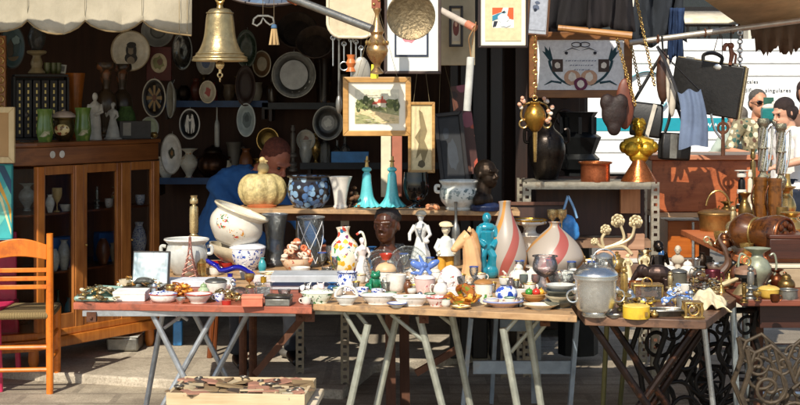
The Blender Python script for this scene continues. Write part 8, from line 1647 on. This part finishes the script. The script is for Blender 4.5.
def person(label, loc, rz, J, skin, top_m, bot_m, hairf, hair_m, sleeve=1.0, eyes=True, extra=None, head_tilt=(0, 0, 0), shoe=BLACK, female=False):
    t = thing('person', label, 'person', loc, rz)
    V = {k_: Vector(v_) for k_, v_ in J.items()}; hd = V['head']; he = Euler(head_tilt); hm = he.to_matrix()
    hp_ = lambda *p: hd+hm @ Vector(p)
    b = MB()
    b.ell(hp_(0, .01, .02), (.074, .092, .1), he); b.ell(hp_(0, -.02, -.05), (.058, .07, .068), he); b.ell(hp_(0, -.06, -.09), (.03, .025, .025), he)
    b.tube([hp_(0, -.088, .01), hp_(0, -.112, -.03)], [.009, .015], 8); b.ell(hp_(.012, -.1, -.033), .009); b.ell(hp_(-.012, -.1, -.033), .009)
    b.tube([hp_(-.045, -.078, .03), hp_(0, -.09, .026), hp_(.045, -.078, .03)], .009, 8)
    b.tube([hp_(-.022, -.085, -.06), hp_(0, -.093, -.058), hp_(.022, -.085, -.06)], .0065, 8); b.tube([hp_(-.018, -.083, -.071), hp_(0, -.089, -.072), hp_(.018, -.083, -.071)], .0065, 8)
    for m in (-1, 1): b.ell(hp_(m*.076, .015, -.005), (.01, .018, .03), he)
    b.tube([hp_(0, .015, -.06), V['neck']], [.052, .056], 12)
    b.tube([V['neck'], V['chest'], V['waist'], V['pelvis']], [.07, .13, .115, .13], 16)
    for s in 'LR':
        b.tube([V['chest']+Vector((0, 0, .1)), V['sh'+s]], [.07, .055], 12)
        b.tube([V['sh'+s], V['el'+s]], [.05, .038], 12); b.tube([V['el'+s], V['wr'+s]], [.038, .026], 12); b.ell(V['el'+s], .038)
        dv = V['wr'+s]-V['el'+s]; hand(b, V['wr'+s], dv, J.get('side'+s, (1 if s == 'L' else -1, 0, 0)))
        b.tube([V['hip'+s], V['kn'+s]], [.088, .055], 12); b.tube([V['kn'+s], V['kn'+s]+(V['an'+s]-V['kn'+s])*.35, V['an'+s]], [.055, .056, .036], 12); b.ell(V['kn'+s], .056)
    b.build('body', skin, t, remesh=.007, sm=3)
    b = MB()
    b.tube([V['neck']+(V['chest']-V['neck'])*.12, V['chest']+Vector((0, 0, .07)), V['chest'], V['waist'], V['pelvis']-Vector((0, 0, .04))], [.075, .125, .148, .132, .15], 18)
    for s in 'LR':
        b.tube([V['chest']+Vector((0, 0, .1)), V['sh'+s]], [.085, .068], 12); b.ell(V['sh'+s], .068)
        b.tube([V['sh'+s], V['el'+s]], [.064, .052], 12)
        if sleeve > .6: b.ell(V['el'+s], .052); b.tube([V['el'+s], V['wr'+s]], [.052, .036], 12)
    o = b.build('shirt', top_m, t, remesh=.009, sm=4); folds_(o, .03)
    b = MB(); b.tube([V['pelvis']+Vector((0, 0, .06)), V['pelvis']-Vector((0, 0, .06))], [.142, .145], 16)
    for s in 'LR':
        b.tube([V['hip'+s], V['kn'+s]], [.102, .07], 12); b.ell(V['kn'+s], .07); b.tube([V['kn'+s], V['an'+s]], [.07, .058], 12)
    o = b.build('trousers', bot_m, t, remesh=.01, sm=4); folds_(o, .02)
    for s in 'LR':
        a_ = V['an'+s]; dz = J.get('toe', (0, -1, 0)); b = MB(); b.ell(a_+Vector((0, .01, -.035)), (.045, .06, .045)); b.tube([a_+Vector((0, 0, -.04)), a_+Vector(dz)*.15+Vector((0, 0, -.052))], [.045, .036], 10, flat=.7); b.build('shoe', shoe, t, remesh=.008)
    if eyes:
        for m in (-1, 1): b = MB(); b.ell(hp_(m*.03, -.078, .008), (.011, .008, .009)); b.build('eye', EYE, t)
    b = MB(); hairf(b, hp_, he); b.build('hair', hair_m, t, remesh=.006)
    if extra: extra(t, hp_, V)
    return t
def stand(elL, wrL, elR, wrR, H=1.75, head=(0, -.02, 0), **kw):
    s = H/1.75
    J = dict(head=(0+head[0], head[1], 1.635*s+head[2]), neck=(0, .02, 1.49*s), chest=(0, .01, 1.3*s), waist=(0, 0, 1.1*s), pelvis=(0, 0, .95*s), shL=(.185*s, .02, 1.42*s), shR=(-.185*s, .02, 1.42*s), elL=elL, wrL=wrL, elR=elR, wrR=wrR, hipL=(.09, 0, .9*s), hipR=(-.09, 0, .9*s), knL=(.1, -.02, .49*s), knR=(-.1, -.02, .49*s), anL=(.1, .02, .085), anR=(-.1, .02, .085)); J.update(kw); return J
def hair_short(b, hp_, he):
    b.ell(hp_(0, .03, .055), (.08, .092, .078), he); b.ell(hp_(0, .055, .0), (.079, .065, .08), he)
def hair_tied(b, hp_, he):
    b.ell(hp_(0, .025, .05), (.082, .098, .082), he); b.ell(hp_(0, .06, -.01), (.078, .065, .085), he); b.ell(hp_(0, .12, -.02), (.035, .04, .045), he); b.ell(hp_(.07, .02, .0), (.014, .05, .05), he); b.ell(hp_(-.07, .02, .0), (.014, .05, .05), he)
SHIRT = spots('8a7f62', ['3a4a34', 'c9bd9a', '5a3a2a', '2f5a54', 'd8cfb4'], 22, .55, .7, .05)
def glasses(t, hp_, V):
    b = MB()
    for m in (-1, 1): b.ell(hp_(m*.033, -.092, .01), (.028, .008, .019))
    b.tube([hp_(-.01, -.098, .014), hp_(.01, -.098, .014)], .004, 6)
    for m in (-1, 1): b.tube([hp_(m*.058, -.085, .014), hp_(m*.08, .0, .01)], .003, 6)
    b.build('sunglasses', M('1c1210', .1), t)
d1 = 13.4; HMAN = 1.63
person('man with grey hair and sunglasses in a patterned shirt looking at the stalls', (at(758, 0, d1).x, d1, 0), R(10), stand((.3, -.06, 1.1), (.14, -.27, 1.22), (-.29, -.04, 1.1), (-.2, -.28, 1.08), HMAN), SKIN, SHIRT, fabric('3f4654'), hair_short, M('5a544c', .7, 0, .5, 60, .9), .5, extra=glasses)
t = thing('shopping_bag', 'small teal and orange parcel held by the man in sunglasses', 'parcel', (at(770, 0, 13.1).x, 13.1, at(0, 114, 13.1).z)); b = MB(); b.box((0, 0, 0), (.15, .07, .1)); b.build('box', M('1f7a78', .4), t, bevel=.006); b = MB(); b.ell((0, 0, .06), (.07, .03, .03)); b.ell((.04, -.01, .085), (.03, .02, .03)); b.build('wrapping', spots('d8d0c4', ['c9582e', 'd98a5a'], 30, .5, .4, .2), t); b = MB(); b.box((0, .05, .08), (.09, .01, .13)); b.build('card', M('2a5a4a', .4), t)
d2 = 12.6
person('young woman with tied back brown hair in a pale top looking down', (at(788, 0, d2).x, d2, 0), R(-62), stand((.26, -.1, 1.06), (.16, -.3, 1.0), (-.25, -.1, 1.06), (-.12, -.32, 1.02), 1.56, (0, -.05, -.01)), M('d09c80', .5, 0, .1, 30), fabric('e2dcd6', 200, .12), fabric('1c2434'), hair_tied, M('2c1a12', .6, 0, .5, 60, .9), .4, head_tilt=(R(18), 0, 0))
d3 = 12.9
person('dark haired passer by cut off at the right edge behind the young woman', (at(806, 0, d3).x, d3, 0), R(-10), stand((.27, -.02, 1.1), (.24, -.2, .95), (-.27, -.02, 1.1), (-.24, -.2, .95), 1.72), SKIN, fabric('7a5a4a'), fabric('23262e'), hair_tied, M('3a2214', .6, 0, .5, 60, .9), .9)
# pale jacket left of the man: another visitor
d4 = 13.8
person('visitor in a pale green grey jacket standing left of the man in sunglasses', (at(738, 0, d4).x, d4, 0), R(-150), stand((.28, -.02, 1.05), (.2, -.24, 1.02), (-.28, -.02, 1.05), (-.2, -.24, 1.02), 1.5, (0, -.02, -.03)), SKIN, fabric('a7b2a6', 200, .12), fabric('3a3a3a'), hair_short, M('6a6258', .6), .9)
# seated seller in blue
SW = fabric('23548c', 220, .25)
d5 = 8.85; px5 = 252
J = dict(head=(.13, -.1, 1.16), neck=(.03, -.02, 1.09), chest=(-.08, .03, .96), waist=(-.19, .08, .76), pelvis=(-.2, .1, .55), shL=(.1, -.1, 1.02), shR=(-.2, .0, 1.02), elL=(.26, -.22, .8), wrL=(.36, -.34, .68), elR=(-.1, -.2, .78), wrR=(.1, -.34, .68), hipL=(-.02, .06, .54), hipR=(-.24, .06, .54), knL=(.18, -.32, .5), knR=(-.12, -.36, .5), anL=(.2, -.3, .085), anR=(-.12, -.34, .085))
def hair_bald(b, hp_, he): b.ell(hp_(0, .05, -.005), (.08, .06, .055), he); b.ell(hp_(0, .03, .03), (.078, .08, .07), he)
person('stallholder in a blue sweater bending forward in the shade behind the pumpkin', (at(px5, 0, d5).x, d5, .05), R(14), J, SKINR, SW, fabric('22242a'), hair_short, M('6a3424', .7, 0, .5, 60, .9), 1, head_tilt=(R(35), 0, R(25)))
t = thing('stool', 'plain wooden stool under the stallholder in blue', 'stool', (at(px5, 0, d5).x-.14, d5+.06, .05)); b = MB(); b.lathe([(0, .4), (.17, .4), (.175, .42), (.17, .43), (0, .43)], (0, 0, 0), 24); b.build('seat', WALNUT, t)
for a in range(4): b = MB(); b.tube([(.15*math.cos(a*1.57+.78), .15*math.sin(a*1.57+.78), 0), (.11*math.cos(a*1.57+.78), .11*math.sin(a*1.57+.78), .4)], .016, 8); b.build('leg', WALNUT, t)
bpy.context.view_layer.update()
